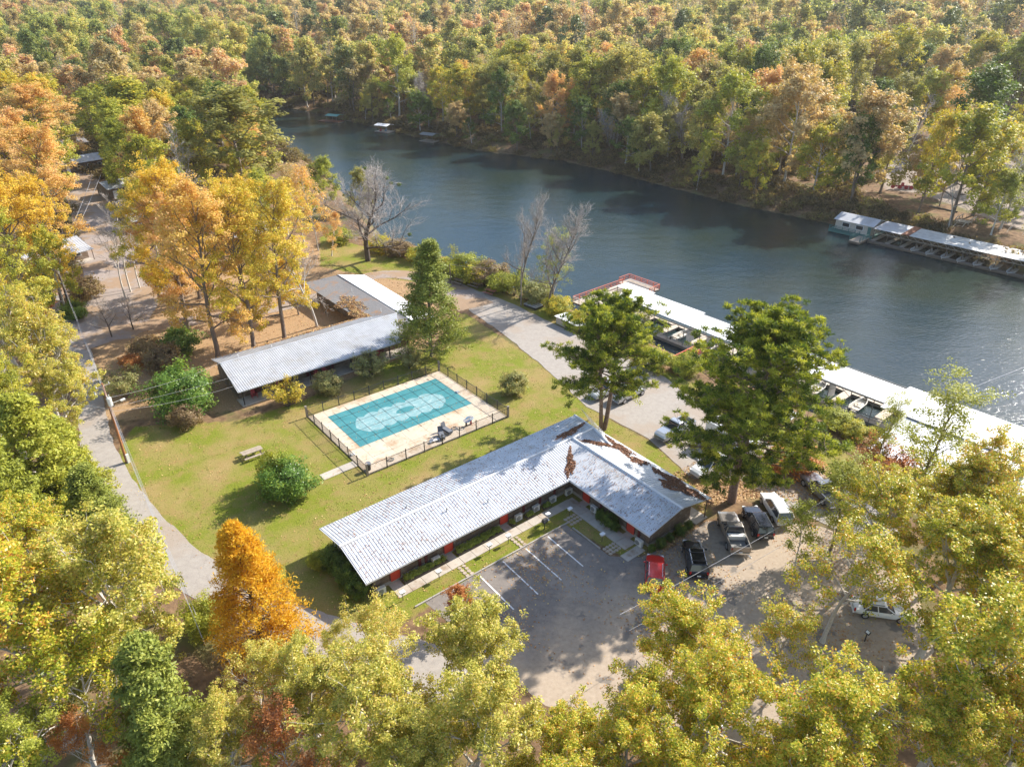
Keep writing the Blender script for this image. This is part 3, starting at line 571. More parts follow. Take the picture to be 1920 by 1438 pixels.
for k in range(120): pud.add([(lo[k][0], lo[k][1], .1295), (lo[k + 1][0], lo[k + 1][1], .1295), (up[k + 1][0], up[k + 1][1], .1295), (up[k][0], up[k][1], .1295)], [(0, 1, 2, 3)])
pud.build('silt_stain', M['silt'], pl)
MB().poly([(-4.0 + 1.3 * math.cos(a_) , cen + .0 + .62 * math.sin(a_), .1335) for a_ in np.linspace(0, 2 * math.pi, 28)[:-1]]).build('bare_patch', M['teal'], pl)
st = MB()
for x in np.linspace(pu0 + .9, pu1 - .9, 9): st.bb(x - .013, x + .013, pv0 - .75, pv1 + .75, .136, .146)
for y in np.linspace(pv0 + 1.2, pv1 - 1.2, 4): st.bb(pu0 - .75, pu1 + .75, y - .013, y + .013, .147, .157)
st.build('strap', M['black'], pl)
fc = empty('pool_fence', (*O2, 0), GA, 'black metal picket fence round the pool deck with gate posts', 'fence')
post_me = MB().bb(-.045, .045, -.045, .045, 0, 1.5).mesh('post', M['black']); gate_me = MB().bb(-.1, .1, -.1, .1, 0, 1.55).bb(-.13, .13, -.13, .13, 1.55, 1.62).mesh('gate_post', M['polegrey'])
Fu0, Fu1, Fv0, Fv1 = u0 - .05, u1 + .05, v0 - .05, v1 + .05
def fside(a_, b_, n):
    d = Vector((b_[0] - a_[0], b_[1] - a_[1])); L = d.length; ang = math.atan2(d.y, d.x)
    for k in range(1, n):
        p_ = link('post', post_me, fc); p_.location = (a_[0] + d.x * k / n, a_[1] + d.y * k / n, 0)
    cx, cy = (a_[0] + b_[0]) / 2, (a_[1] + b_[1]) / 2
    for z in (.22, 1.3): MB().box((cx, cy, z), (L, .035, .045), ang).build('rail', M['black'], fc)
    pk = MB(); m_ = int(L / .11)
    for k in range(m_):
        q = (k + .5) / m_; pk.box((a_[0] + d.x * q, a_[1] + d.y * q, .72), (.016, .016, 1.26), ang)
    pk.build('pickets', M['black'], fc, kind='stuff')
fside((Fu0, Fv0), (Fu1, Fv0), 8); fside((Fu1, Fv0), (Fu1, Fv1), 7); fside((Fu1, Fv1), (Fu0, Fv1), 9); fside((Fu0, Fv1), (Fu0, Fv0), 7)
for q in ((Fu0, Fv0), (Fu1, Fv0), (Fu1, Fv1), (Fu0, Fv1)):
    p_ = link('corner_post', gate_me, fc); p_.location = (*q, 0)
pth = tag(MB().prism(U([(-18.6, 19.2), (-14.5, 19.3), (-14.5, 20.5), (-18.6, 20.4)]), 0, .045).build('garden_path', M['concrete']), 'short concrete path leading to the pool gate', kind='structure')
# pool things
def stack_chair(m):
    r = empty('stacked_loungers'); 
    for k in range(3): MB().box((0, 0, .25 + .12 * k), (1.5, .6, .05), ry=R(-4)).build('lounger_frame', m, r); MB().box((.62, 0, .62 + .1 * k), (.06, .6, .75), ry=R(18)).build('lounger_back', m, r)
    for x in (-.6, .6):
        for y in (-.25, .25): MB().box((x, y, .12), (.05, .05, .24)).build('leg', m, r)
    return r
M['slate'] = pm('slate_mesh', (0.10, 0.11, 0.13), (0.17, 0.18, 0.2), 5, .7)
s1 = stack_chair(M['slate']); s1.location = (*LW(-3.9, 18.2), .1); s1.rotation_euler = (0, 0, GA + R(70)); tag(s1, 'dark stacked pool loungers standing against the near fence', 'lounger', 'stacked loungers on the pool deck')
s2 = copy_tree(s1); s2.location = (*LW(-2.8, 18.7), .1); s2.rotation_euler = (0, 0, GA + R(100)); tag(s2, 'taller stack of dark loungers next to the fallen white chair', 'lounger')
wc = empty('white_lounger', (*LW(-4.9, 18.0), .1), GA, 'tipped white plastic lounger beside the dark stacks', 'lounger'); MB().box((0, 0, .2), (1.1, .5, .05), ry=R(8)).build('seat', M['trim'], wc); MB().box((-.6, 0, .3), (.5, .5, .05), ry=R(-30)).build('backrest', M['trim'], wc)
for x in (-.3, .4):
    for y in (-.2, .2): MB().box((x, y, .1), (.05, .05, .2)).build('leg', M['trim'], wc)
fl = empty('hose_rack', (*LW(.2, 18.4), .1), GA, 'coiled blue and white pool hose on a red stand by the fence', 'hose')
for k in range(5):
    q = [(.45 * math.cos(a_) + .1 * k - .2, .42 * math.sin(a_), .75 + .05 * k) for a_ in np.linspace(0, 2 * math.pi, 17)]
    MB().path(q, .035, 5).build('hose_coil', M['blueplastic' if k % 2 == 0 else 'trim'], fl)
MB().box((0, 0, .62), (.8, .12, .12)).build('crossbar', M['redpaint'], fl)
for x in (-.35, .35): MB().box((x, 0, .3), (.08, .3, .6)).build('leg', M['redpaint' if x > 0 else 'black'], fl)
tb = empty('trash_bin', (*LW(-13.9, 17.8), .1), GA, 'black trash bin inside the near pool fence corner', 'bin'); MB().tube((0, 0, 0), (0, 0, .85), .25, .31, 12).build('bin_body', M['black'], tb); MB().tube((0, 0, .85), (0, 0, .95), .34, .28, 12).build('lid', M['slate'], tb)
for (u_, v_, ds) in ((-11.0, 17.9, 'lying near the trash bin'), (-1.6, 18.9, 'lying beside the dark loungers')):
    h = empty('hose_ring', (*LW(u_, v_), .14), GA, 'small coiled grey hose ' + ds, 'hose')
    MB().path([(.38 * math.cos(a_), .3 * math.sin(a_), .02) for a_ in np.linspace(0, 2 * math.pi, 17)], .035, 5).build('coil', M['acgrille'], h)
    MB().path([(.3 * math.cos(a_), .24 * math.sin(a_), .08) for a_ in np.linspace(0, 2 * math.pi, 17)], .03, 5).build('coil', M['acgrille'], h)
for (u_, v_, ds) in ((5.0 - 1.2, 26.0, 'at the far side fence'), (-14.0, 21.5, 'at the gate')):
    sk = empty('skimmer_lid', (*LW(u_, v_), .1), GA, 'small white square box on the pool deck ' + ds, 'box'); MB().box((0, 0, .08), (.45, .45, .16)).build('box_body', M['trim'], sk, bevel=.02); MB().box((0, 0, .18), (.36, .36, .03)).build('lid', M['acwhite'], sk)
# picnic tables
def picnic(m1, m2):
    r = empty('picnic_table')
    for k in range(5): MB().box((0, -.3 + .15 * k, .75), (1.85, .135, .04)).build('plank', m1, r)
    for y in (-.72, .72):
        for k in (-.07, .07): MB().box((0, y + k, .44), (1.85, .13, .04)).build('bench_plank', m1, r)
    for x in (-.65, .65):
        MB().box((x, 0, .42), (.05, 1.5, .09)).build('bench_support', m2, r); MB().box((x, 0, .70), (.05, .74, .06)).build('top_support', m2, r)
        for s_ in (-1, 1): MB().box((x + .05, s_ * .42, .36), (.045, .09, .82), rx=R(s_ * 30)).build('leg', m2, r)
    return r
pt = picnic(M['wood'], M['darkwood']); pt.location = (*LW(-23.0, 28.6), 0); pt.rotation_euler = (0, 0, GA); pt.scale = (1.25, 1.15, 1); tag(pt, 'weathered wooden picnic table alone on the open lawn', 'picnic table', 'picnic tables')
M['terra'] = pm('faded_red_boards', (0.45, 0.16, 0.11), (0.6, 0.27, 0.2), 3, .8)
for (px, py, rz, ds, mm) in ((862, 532, -40, 'pale wooden picnic table by the river bushes, leftmost of the riverside row', 'tan'), (892, 538, -38, 'pale wooden picnic table by the river bushes, middle of the riverside row', 'tan')):
    c = copy_tree(pt); c.location = (*GP(px, py), 0); c.rotation_euler = (0, 0, R(rz)); tag(c, ds, 'picnic table', 'picnic tables')
rt = picnic(M['terra'], M['darkwood']); rt.location = (*GP(920, 551), 0); rt.rotation_euler = (0, 0, R(-38)); rt.scale = (1.2, 1.2, 1); tag(rt, 'faded red picnic table beside the drive near the river', 'picnic table', 'picnic tables')
# dark platform, white box shed, camper
x, y = GP(1001, 575); pd = empty('low_platform', (x, y, 0), R(-45), 'low dark flat roofed box on the riverside grass', 'platform'); MB().bb(-1.35, 1.35, -1.0, 1.0, 0, .4).build('sides', M['black'], pd); MB().bb(-1.42, 1.42, -1.07, 1.07, .401, .47).build('top', M['metal_roof2'], pd, bevel=.01)
for k in range(5): MB().bb(-1.2 + .55 * k, -1.0 + .55 * k, -1.0, 1.0, .472, .49).build('slat', M['acgrille'], pd)
x, y = GP(1073, 612); pd = empty('white_box_shed', (x, y, 0), R(-50), 'low tan box shed with a flat white metal roof by the river bank', 'shed'); MB().bb(-2.5, 2.5, -1.2, 1.2, 0, 1.15).build('wall', M['tan'], pd); roof('roof', pd, [[(-2.75, -1.4, 1.3), (2.75, -1.4, 1.3), (2.75, 1.4, 1.2), (-2.75, 1.4, 1.2)]], M['white_roof'], [al_u], sp=.4, h=.03)
dr = MB().bb(-.5, .5, -1.25, -1.21, .1, 1.0).build('door', M['darkwood'], pd)
x, y = GP(1372, 842); pd = empty('camper_trailer', (x, y, 0), R(-49), 'white box camper trailer half hidden under the big round pine', 'trailer')
MB().bb(-3.2, 3.2, -1.2, 1.2, .5, 2.9).build('body', M['trim'], pd, bevel=.15, seg=2); MB().bb(-3.1, 3.1, -1.215, 1.215, 1.0, 1.2).build('stripe', M['blueplastic'], pd)
for x_ in (-1.8, 0, 1.6): MB().bb(x_ - .4, x_ + .4, -1.23, -1.19, 1.6, 2.2).build('window', M['dark'], pd)
for x_ in (-.4, .5):
    for y_ in (-1.1, 1.1): MB().tube((x_, y_ - .1, .35), (x_, y_ + .1, .35), .35, .35, 12).build('wheel', M['rubber'], pd)
MB().bb(-.5, .5, -.35, .35, 2.9, 3.1).build('roof_unit', M['acwhite'], pd, bevel=.04)
x, y = GP(1455, 800); pd = empty('slatted_shelter', (x, y, 0), R(-49), 'small open shelter with white slatted roof behind the round pine', 'shelter')
for k in range(12): MB().box((-1.9 + .35 * k, 0, 2.3), (.2, 2.4, .05)).build('slat', M['white_roof'], pd)
for x_ in (-1.8, 1.8):
    MB().bb(x_ - .05, x_ + .05, -1.1, 1.1, 2.17, 2.27).build('beam', M['wood'], pd)
    for y_ in (-1, 1): MB().bb(x_ - .05, x_ + .05, y_ - .05, y_ + .05, 0, 2.17).build('post', M['wood'], pd)
# ---------------------------------------------------------------- near dock
DA = R(-49); D0 = GP(1140, 550, 1.0)
dk = empty('boat_dock', (*D0, 0), DA, 'long floating boat dock with flat white roof along the near bank', 'dock')
# local: x along the dock (towards the lower right), y towards mid river
FZ = -2.5
def flt(x0, x1, y0, y1, m='tan', z=FZ):
    mb = MB(); x = x0
    while x < x1 - .05: mb.bb(x, min(x + .14, x1), y0, y1, z - .05, z); x += .16
    return mb.build('decking', M[m], dk, kind='stuff')
def WD(px, py, z):
    x, y = GP(px, py, z); dx, dy = x - D0[0], y - D0[1]; c, s = math.cos(DA), math.sin(DA); return (dx * c + dy * s, -dx * s + dy * c)
L_ = 57.0
roof('roof', dk, [[(1.5, 0.2, 1.05), (16, 0.2, 1.05), (16, 5.9, .85), (1.5, 5.9, .85)], [(10.8, -.35, 1.0), (48.5, -1.2, 1.0), (48.5, 4.9, .8), (10.8, 5.2, .8)], [(-1.7, 4.2, .78), (4.8, 4.2, .78), (4.8, 7.0, .68), (-1.7, 7.0, .68)]], M['white_roof'], [al_u] * 3, sp=.5, h=.03)
MB().bb(10.8, 48.5, -1.28, -1.2, .78, 1.0).bb(10.8, 48.5, 5.2, 5.26, .6, .85).build('fascia', M['acgrille'], dk)
fb = MB(); fb.bb(10, 49, -1.1, -.1, -3.2, FZ - .06); fb.bb(1, 49, 4.4, 5.2, -3.2, FZ - .06)
for x in range(11, 50, 6): fb.bb(x, x + 1.1, -.1, 4.4, -3.2, FZ - .06)
fb.build('float', M['acgrille'], dk)
flt(10, 49, -1.15, -.05); 
fw = MB()
for x in range(11, 50, 6): fw.bb(x - .05, x + 1.15, -.05, 4.4, FZ - .05, FZ)
fw.build('finger_walk', M['tan'], dk); MB().bb(1, 49, 4.4, 5.2, FZ - .05, FZ + .01).build('outer_walk', M['tan'], dk)
for x in range(11, 50, 3):
    for y in (-1.0, 4.9): MB().tube((x, y, FZ), (x, y, .82), .06, .06, 6).build('post', M['acgrille'], dk)
pn = MB().mesh
for x in (17.5, 21.2, 35.2, 41.0): MB().bb(x - .02, x + .02, -.9, 1.2, -1.9, .5).build('wind_panel', M['metal_roof'], dk)
tr = MB()
for x in range(11, 48, 3): tr.tube((x, -1.0, -.2), (x + 1.5, -1.0, .75), .035).tube((x + 3, -1.0, -.2), (x + 1.5, -1.0, .75), .035)
tr.build('truss', M['acgrille'], dk); MB().bb(11, 48, -1.05, -1.0, -1.75, -1.65).bb(11, 48, -1.05, -1.0, -2.1, -2.05).build('side_rail', M['acgrille'], dk)
# larger roof at the lower right end
lr = empty('dock_building', (*D0, 0), DA, 'large white and grey metal roofed boathouse at the lower end of the dock', 'building')
roof('roof', lr, [[(48.6, -3.2, 1.35), (78, -3.2, 1.35), (78, 5.6, 1.0), (48.6, 5.6, 1.0)]], M['white_roof'], [al_u], sp=.6, h=.03)
roof('roof', lr, [[(51.5, -12.5, .75), (78, -12.5, .75), (78, -3.25, 1.3), (51.5, -3.25, 1.3)]], M['metal_roof'], [al_u], sp=.4)
MB().bb(51.8, 77.6, -3.35, -3.22, 1.0, 1.5).build('fascia', M['acgrille'], lr)
MB().bb(52.2, 77.5, -11.8, -2.4, -2.4, .7).build('wall', M['tan'], lr); MB().bb(52.2, 77.4, -2.3, 4.9, -2.9, -2.3).build('float', M['acgrille'], lr)
for x in range(50, 78, 4): MB().tube((x, 5.2, -2.4), (x, 5.2, 1.0), .06, .06, 6).build('post', M['acgrille'], lr)
# fishing deck at the upstream end
fd = empty('fishing_deck', (*D0, 0), DA, 'open wooden fishing deck with red railings at the upstream end of the dock', 'deck')
def D(px, py, z=-1.9): return WD(px, py, z)
cA, cB, cC, cD = D(1060, 538), D(1105, 516), D(1098, 506), D(1119, 496)
dz = -1.9
def planks(poly_fn, x0, x1, y0, y1, parent, m='tan', z=dz, sp=.2):
    y = y0; n = 0
    while y < y1 - .02:
        MB().bb(x0 + rr.uniform(0, .03), x1 + rr.uniform(-.03, .0), y, min(y + sp - .02, y1), z - .05, z).build('plank', M[m], parent); y += sp
cx0 = -6.2
MB().bb(cx0, 1.0, 1.2, 11.2, dz - .3, dz - .06).bb(cx0, 7.0, -2.2, 1.2, dz - .3, dz - .06).build('deck_frame', M['darkwood'], fd)
planks(None, cx0, 1.8, 3.2, 11.2, fd, sp=.3); planks(None, cx0, 8.0, -2.2, 3.2, fd, sp=.3)
MB().bb(-7.2, 0.2, 11.3, 14.2, dz - .3, dz - .06).build('deck_frame', M['darkwood'], fd); planks(None, -7.2, .2, 11.25, 14.2, fd, sp=.3)
for x in (-6.5, -3.5, -.5):
    for y in (-1.8, 3, 8, 11.6, 13.8): MB().tube((x, y, -4.5), (x, y, dz - .06), .12, .12, 7).build('piling', M['darkwood'], fd)
def rail(a_, b_, parent, m='orange', z=dz, h=1.0, n=None):
    d = Vector((b_[0] - a_[0], b_[1] - a_[1])); L = d.length; ang = math.atan2(d.y, d.x); n = n or max(1, round(L / 1.6)); c = ((a_[0] + b_[0]) / 2, (a_[1] + b_[1]) / 2)
    MB().box((*c, z + h), (L, .12, .05), ang).box((*c, z + h * .66), (L, .05, .08), ang).box((*c, z + h * .33), (L, .05, .08), ang).build('railing', M[m], parent)
    for k in range(n + 1): MB().bb(-.05, .05, -.05, .05, 0, h).build('rail_post', M[m], parent).location = (a_[0] + d.x * k / n, a_[1] + d.y * k / n, z)
rail((-6.2, -2.2), (-6.2, 11.2), fd); rail((-7.2, 11.3), (-7.2, 14.2), fd); rail((-7.2, 14.2), (.2, 14.2), fd); rail((.2, 14.2), (.2, 11.3), fd); rail((-6.2, -2.2), (6.0, -2.2), fd, 'tan')
MB().bb(-6.4, .0, 13.2, 13.6, dz + .4, dz + .46).build('bench', M['tan'], fd); MB().bb(-5.6, -5.2, 6.5, 10.5, dz + .4, dz + .46).build('bench', M['tan'], fd); MB().bb(-4.2, -3.7, 6.5, 10.0, dz + .4, dz + .46).build('bench', M['darkwood'], fd)
MB().bb(1.6, 4.4, -1.6, 0.4, dz + .02, dz + .9).build('storage_hatch', M['shingle'], fd); MB().bb(1.5, 4.5, -1.7, .5, dz + .9, dz + .95).build('hatch_lid', M['slate'], fd)
x, y = -1.6, 2.4; c = math.cos(DA); s = math.sin(DA); bx = (D0[0] + x * c - y * s, D0[1] + x * s + y * c)
bn = empty('deck_bin', (*bx, dz), 0, 'dark round trash bin on the fishing deck', 'bin'); MB().tube((0, 0, 0), (0, 0, .8), .25, .3, 10).build('bin_body', M['black'], bn); MB().tube((0, 0, .8), (0, 0, .86), .32, .3, 10).build('rim', M['slate'], bn)
for x in (-1.6, 1.6, 4.6):
    for y in (4.3, 6.9): MB().tube((x, y, -3.4), (x, y, .7), .06, .06, 6).build('post', M['acgrille'], dk)
# gangway with red rail
g0, g1 = GP(1258, 688, -.6), GP(1322, 655, -1.6); ga = math.atan2(g1[1] - g0[1], g1[0] - g0[0]); gl = math.dist(g0, g1)
gw = empty('gangway', (*g0, -.5), ga, 'orange red railed gangway from the bank to the covered dock', 'gangway')
for k in range(int(gl / .3)): MB().bb(k * .3, k * .3 + .28, -.6, .6, -.04, .0).build('plank', M['terra'], gw)
MB().bb(0, gl, -.62, -.56, -.22, -.05).bb(0, gl, .56, .62, -.22, -.05).build('beam', M['trim'], gw)
for y in (-.62, .62): rail((0, y), (gl, y), gw, z=0, n=6)
gw.rotation_euler = (0, R(6), ga)
# boats in the slips
def boat_proto(c1, c2):
    r = empty('moored_boat'); secs = []
    for x, hw, z0, z1 in ((-2.5, .75, .0, .55), (-1, .8, -.02, .55), (1, .75, 0, .58), (2, .45, .1, .65), (2.6, .08, .3, .72)):
        secs.append([(x, -hw * .7, z0), (x, hw * .7, z0), (x, hw, z1), (x, hw - .1 if hw > .2 else hw * .5, z1), (x, (hw - .12) * .7 if hw > .2 else .02, z0 + .12 if x < 2.2 else z1 - .1), (x, -(hw - .12) * .7 if hw > .2 else -.02, z0 + .12 if x < 2.2 else z1 - .1), (x, -hw + .1 if hw > .2 else -hw * .5, z1), (x, -hw, z1)])
    MB().loft(secs).build('hull', c1, r, fixn=True)
    for x in (-1.2, .3): MB().bb(x - .18, x + .18, -.6, .6, .3, .36).build('seat', c2, r)
    MB().box((-2.65, 0, .6), (.3, .3, .6)).box((-2.75, 0, .1), (.12, .12, .6)).build('motor', M['black'], r, bevel=.05); return r
bp = boat_proto(M['acwhite'], M['tan'])
for k, (x, ds) in enumerate(((14.2, 'first slip beside the fishing deck roof'), (20.0, 'slip just right of the twin trunk pine'), (26.0, 'slip above the gangway'), (38.0, 'slip left of the lone poplar tree'), (44.0, 'slip next to the boathouse'))):
    q = (D0[0] + x * c - 2.3 * s, D0[1] + x * s + 2.3 * c); b_ = bp if k == 0 else copy_tree(bp); b_.location = (*q, WATER - .05); b_.rotation_euler = (0, 0, DA + R(90)); tag(b_, 'small pale motor boat in the ' + ds, 'boat', 'boats moored in the covered slips')
# ---------------------------------------------------------------- vehicles (x forward, on the ground, metres)
def wheels(r, xs, hw, rad=.36):
    me = MB(); n = 16
    t_ = MB().tube((0, -.12, 0), (0, .12, 0), rad, rad, n).mesh('tyre', M['rubber']); rm = MB().tube((0, -.13, 0), (0, .13, 0), rad * .62, rad * .62, 10).mesh('rim', M['rim'])
    for x in xs:
        for y in (-hw, hw):
            o = link('wheel', t_, r); o.location = (x, y, rad); k = link('rim', rm, o)
def sect(x, hw, z0, z1, tum=.06, top=None):
    top = top or hw - tum
    return [(x, -hw + .08, z0), (x, hw - .08, z0), (x, hw, z0 + .18), (x, hw, z1 - .22), (x, top, z1 - .04), (x, top * .8, z1), (x, -top * .8, z1), (x, -top, z1 - .04), (x, -hw, z1 - .22), (x, -hw, z0 + .18)]
def vehicle(kind, pm_, label, x, y, rz, L=4.7, Wd=1.88, roofm=None, rack=False, group=None):
    cat = 'pickup' if kind == 'pickup' else 'car'
    r = empty({'pickup': 'pickup_truck', 'suv': 'parked_suv', 'sedan': 'parked_car'}[kind], (x, y, .03), R(rz), label, cat, group or 'vehicles parked around the motel')
    hw = Wd / 2; h = L / 2
    if kind == 'suv': hood, belt, rt = 1.02, 1.08, 1.68
    elif kind == 'sedan': hood, belt, rt = .84, .92, 1.42
    else: hood, belt, rt = 1.12, 1.2, 1.85
    if kind == 'pickup':
        cabr = -h + L * .37
        S = [sect(cabr, hw, .42, belt), sect(h * .28, hw, .40, belt), sect(h * .34, hw, .4, hood), sect(h * .8, hw - .02, .42, hood - .04), sect(h * .96, hw - .08, .45, hood - .16), sect(h, hw - .22, .5, hood - .34)]
        MB().loft(S).build('body', pm_, r, bevel=.03, seg=2, fixn=True, smooth=False)
        bd = MB().bb(-h, cabr, -hw + .1, hw - .1, .42, .68)
        bd.bb(-h + .05, cabr, -hw, -hw + .12, .5, belt).bb(-h + .05, cabr, hw - .12, hw, .5, belt).bb(cabr - .08, cabr, -hw + .12, hw - .12, .68, belt)
        bd.build('bed', pm_, r, bevel=.02); MB().bb(-h, -h + .1, -hw + .02, hw - .02, .55, belt).build('tailgate', pm_, r, bevel=.02)
        MB().bb(-h + .12, cabr - .1, -hw + .14, hw - .14, .681, .70).build('bed_liner', M['acgrille'], r)
        c0, c1, w0, w1 = cabr + .02, h * .34, cabr + .18, h * .06
        if rack: MB().bb(cabr - .62, cabr - .12, -hw + .16, hw - .16, .8, belt + .06).build('toolbox', M['acwhite'], r, bevel=.02)
    else:
        tail = 0.02 if kind == 'suv' else .62
        S = [sect(-h, hw - .2, .5, (belt - .1 if kind == 'suv' else belt - .14)), sect(-h + .12, hw - .05, .4, (belt if kind == 'suv' else belt - .04)), sect(-h * .5, hw, .3, belt), sect(h * .3, hw, .3, belt), sect(h * .42, hw, .3, hood), sect(h * .8, hw - .05, .32, hood - .1), sect(h * .95, hw - .14, .36, hood - .24), sect(h, hw - .3, .42, hood - .38)]
        MB().loft(S).build('body', pm_, r, bevel=.03, seg=2, fixn=True)
        c0 = -h + tail + .06; c1 = h * .42; w0 = -h + (.34 if kind == 'suv' else 1.25); w1 = h * .08
    # greenhouse: dark glass frustum with painted roof panel and pillars
    tw = hw * .74; bw = hw - .07
    secs = [[(c0, -bw, belt - .05), (c0, bw, belt - .05), (c0 + .02, bw, belt), (c0 + .02, -bw, belt)], ]
    v = [(c0, -bw, belt - .06), (c0, bw, belt - .06), (c1, bw, belt - .06), (c1, -bw, belt - .06), (w0, -tw, rt - .05), (w0, tw, rt - .05), (w1, tw, rt - .05), (w1, -tw, rt - .05)]
    MB().add(v, [(3, 2, 1, 0), (4, 7, 6, 5), (0, 1, 5, 4), (2, 3, 7, 6), (1, 2, 6, 5), (3, 0, 4, 7)][:]).build('windows', M['glass'], r, bevel=.02, fixn=True)
    MB().add([(w0 - .05, -tw - .02, rt - .055), (w0 - .05, tw + .02, rt - .055), (w1 + .08, tw + .02, rt - .055), (w1 + .08, -tw - .02, rt - .055), (w0 + .05, -tw * .88, rt), (w0 + .05, tw * .88, rt), (w1 - .1, tw * .88, rt + .01), (w1 - .1, -tw * .88, rt + .01)], [(3, 2, 1, 0), (4, 7, 6, 5), (0, 1, 5, 4), (2, 3, 7, 6), (1, 2, 6, 5), (3, 0, 4, 7)]).build('roof', roofm or pm_, r, bevel=.03, seg=2, fixn=True)
    for s_ in (-1, 1):
        for a_, b_ in ((c1, w1), (c0, w0), ((c0 + c1) / 2 - .1, (w0 + w1) / 2 - .1)):
            MB().tube((a_, s_ * bw, belt - .04), (b_, s_ * tw, rt - .06), .045, .04, 5).build('pillar', pm_, r)
    wheels(r, (-h * .6, h * .62), hw - .1, .40 if kind == 'pickup' else .36 if kind == 'suv' else .33)
    for s_ in (-1, 1):
        MB().box((h - .16, s_ * (hw - .3), hood - .3), (.22, .34, .16), rz=-s_ * .3).build('headlight', M['lamp'], r, bevel=.02)
        MB().box((-h + .06, s_ * (hw - .18), belt - .18), (.12, .2, .3)).build('tail_light', M['redlight'], r, bevel=.02)
        MB().box((c1 - .35, s_ * (hw + .1), belt + .06), (.14, .2, .14)).build('mirror', pm_, r, bevel=.03)
        if kind != 'pickup': MB().tube((w0 + .1, s_ * tw * .9, rt + .04), (w1 - .2, s_ * tw * .9, rt + .04), .025).build('roof_rail', M['chrome'] if kind == 'suv' else M['black'], r)
    MB().bb(-h - .08, -h + .06, -hw + .1, hw - .1, .38, .58).build('bumper', M['chrome'] if kind == 'pickup' else pm_, r, bevel=.03)
    MB().bb(h - .1, h + .05, -hw + .28, hw - .28, .36, .54).build('bumper', M['chrome'] if kind == 'pickup' else pm_, r, bevel=.03)
    MB().bb(h - .12, h - .02, -hw + .5, hw - .5, .56, hood - .34).build('grille', M['black'], r); MB().bb(-h - .1, -h - .07, -.17, .17, .62, .74).build('number_plate', M['trim'], r)
    if kind == 'suv' and rack:
        MB().bb(w0 + .4, w0 + .46, -tw, tw, rt + .05, rt + .09).bb(w1 - .7, w1 - .64, -tw, tw, rt + .05, rt + .09).build('crossbar', M['black'], r)
    return r
P_red = paint('paint_red', (0.62, 0.02, 0.015), .1); P_black = paint('paint_black', (0.012, 0.012, 0.015), .2, .2); P_tan = paint('paint_pewter', (0.27, 0.24, 0.21), .5, .35)
P_navy = paint('paint_navy', (0.02, 0.025, 0.04), .3, .22); P_white = paint('paint_white', (0.72, 0.72, 0.70), 0, .3); P_silver = paint('paint_silver', (0.42, 0.44, 0.47), .6, .3); P_grey = paint('paint_grey', (0.22, 0.23, 0.25), .6, .3)
x, y = GP(1228, 1071, .7); vehicle('suv', P_red, 'bright red compact car parked at the end of the short motel wing', x, y, 79, 4.3, 1.78)
x, y = GP(1303, 1045, .7); vehicle('suv', P_black, 'black SUV with roof rails parked between the red car and the tan pickup', x, y, 86, 4.7, 1.9, rack=True)
x, y = GP(1374, 997, .7); vehicle('pickup', P_tan, 'tan grey pickup with an open loaded bed and toolbox', x, y, 89, 5.7, 1.98, rack=True)
x, y = GP(1420, 977, .7); vehicle('suv', P_navy, 'dark navy crossover parked between the tan pickup and the white wagon', x, y, 93, 4.7, 1.88)
x, y = GP(1455, 951, .7); vehicle('suv', P_white, 'white wagon parked last in the row by the big round pine', x, y, 94, 4.8, 1.86)
x, y = GP(1540, 917, .7); vehicle('pickup', P_grey, 'grey pickup partly hidden under leafy branches right of the white wagon', x, y, 104, 5.5, 1.95)
x, y = GP(1652, 1139, .7); vehicle('sedan', P_white, 'white sedan alone in the leafy lot beneath the big oak', x, y, -12, 4.6, 1.8)
x, y = GP(1138, 727, .8); vehicle('pickup', P_white, 'white pickup facing the lawn behind the twin trunk pine, farthest from the motel', x, y, 222, 5.7, 1.98)
x, y = GP(1178, 735, .8); vehicle('pickup', P_silver, 'silver pickup backed up to the lawn edge beside the white pickup', x, y, 40, 5.6, 1.95)
x, y = GP(1265, 803, .8); vehicle('pickup', P_silver, 'silver pickup with its grille on the lawn edge, left of the camper', x, y, 220, 5.7, 1.98)
x, y = GP(1395, 905, .8); vehicle('suv', P_white, 'white car shaded under the lowest branches of the big round pine', x - 3.0, y + 3.2, 215, 4.6, 1.85)
x, y = GP(1335, 1315, .7); vehicle('sedan', P_silver, 'pale silver car glimpsed through the oak leaves at the bottom of the lot', x, y, 75, 4.6, 1.8)
# black utility trailer under the oak
x, y = GP(1215, 1292, .5); tr = empty('utility_trailer', (x, y, 0), R(100), 'black mesh utility trailer under the oak at the bottom of the lot', 'trailer')
MB().bb(-1.6, 1.6, -.85, .85, .45, .55).build('bed', M['black'], tr)
ms = MB()
for k in range(9): ms.bb(-1.6 + .4 * k - .015, -1.6 + .4 * k + .015, -.85, .85, .9, .93)
for k in range(6): ms.bb(-1.6, 1.6, -.85 + .34 * k - .015, -.85 + .34 * k + .015, .935, .96)
ms.build('mesh_cover', M['acgrille'], tr)
for s_ in (-1, 1):
    MB().bb(-1.6, 1.6, s_ * .85 - .02, s_ * .85 + .02, .55, .9).build('side_rail', M['black'], tr); MB().tube((0, s_ * .95 - .1, .33), (0, s_ * .95 + .1, .33), .33, .33, 12).build('wheel', M['rubber'], tr)
MB().tube((1.6, .4, .5), (2.7, 0, .5), .04).tube((1.6, -.4, .5), (2.7, 0, .5), .04).build('tow_bar', M['black'], tr)
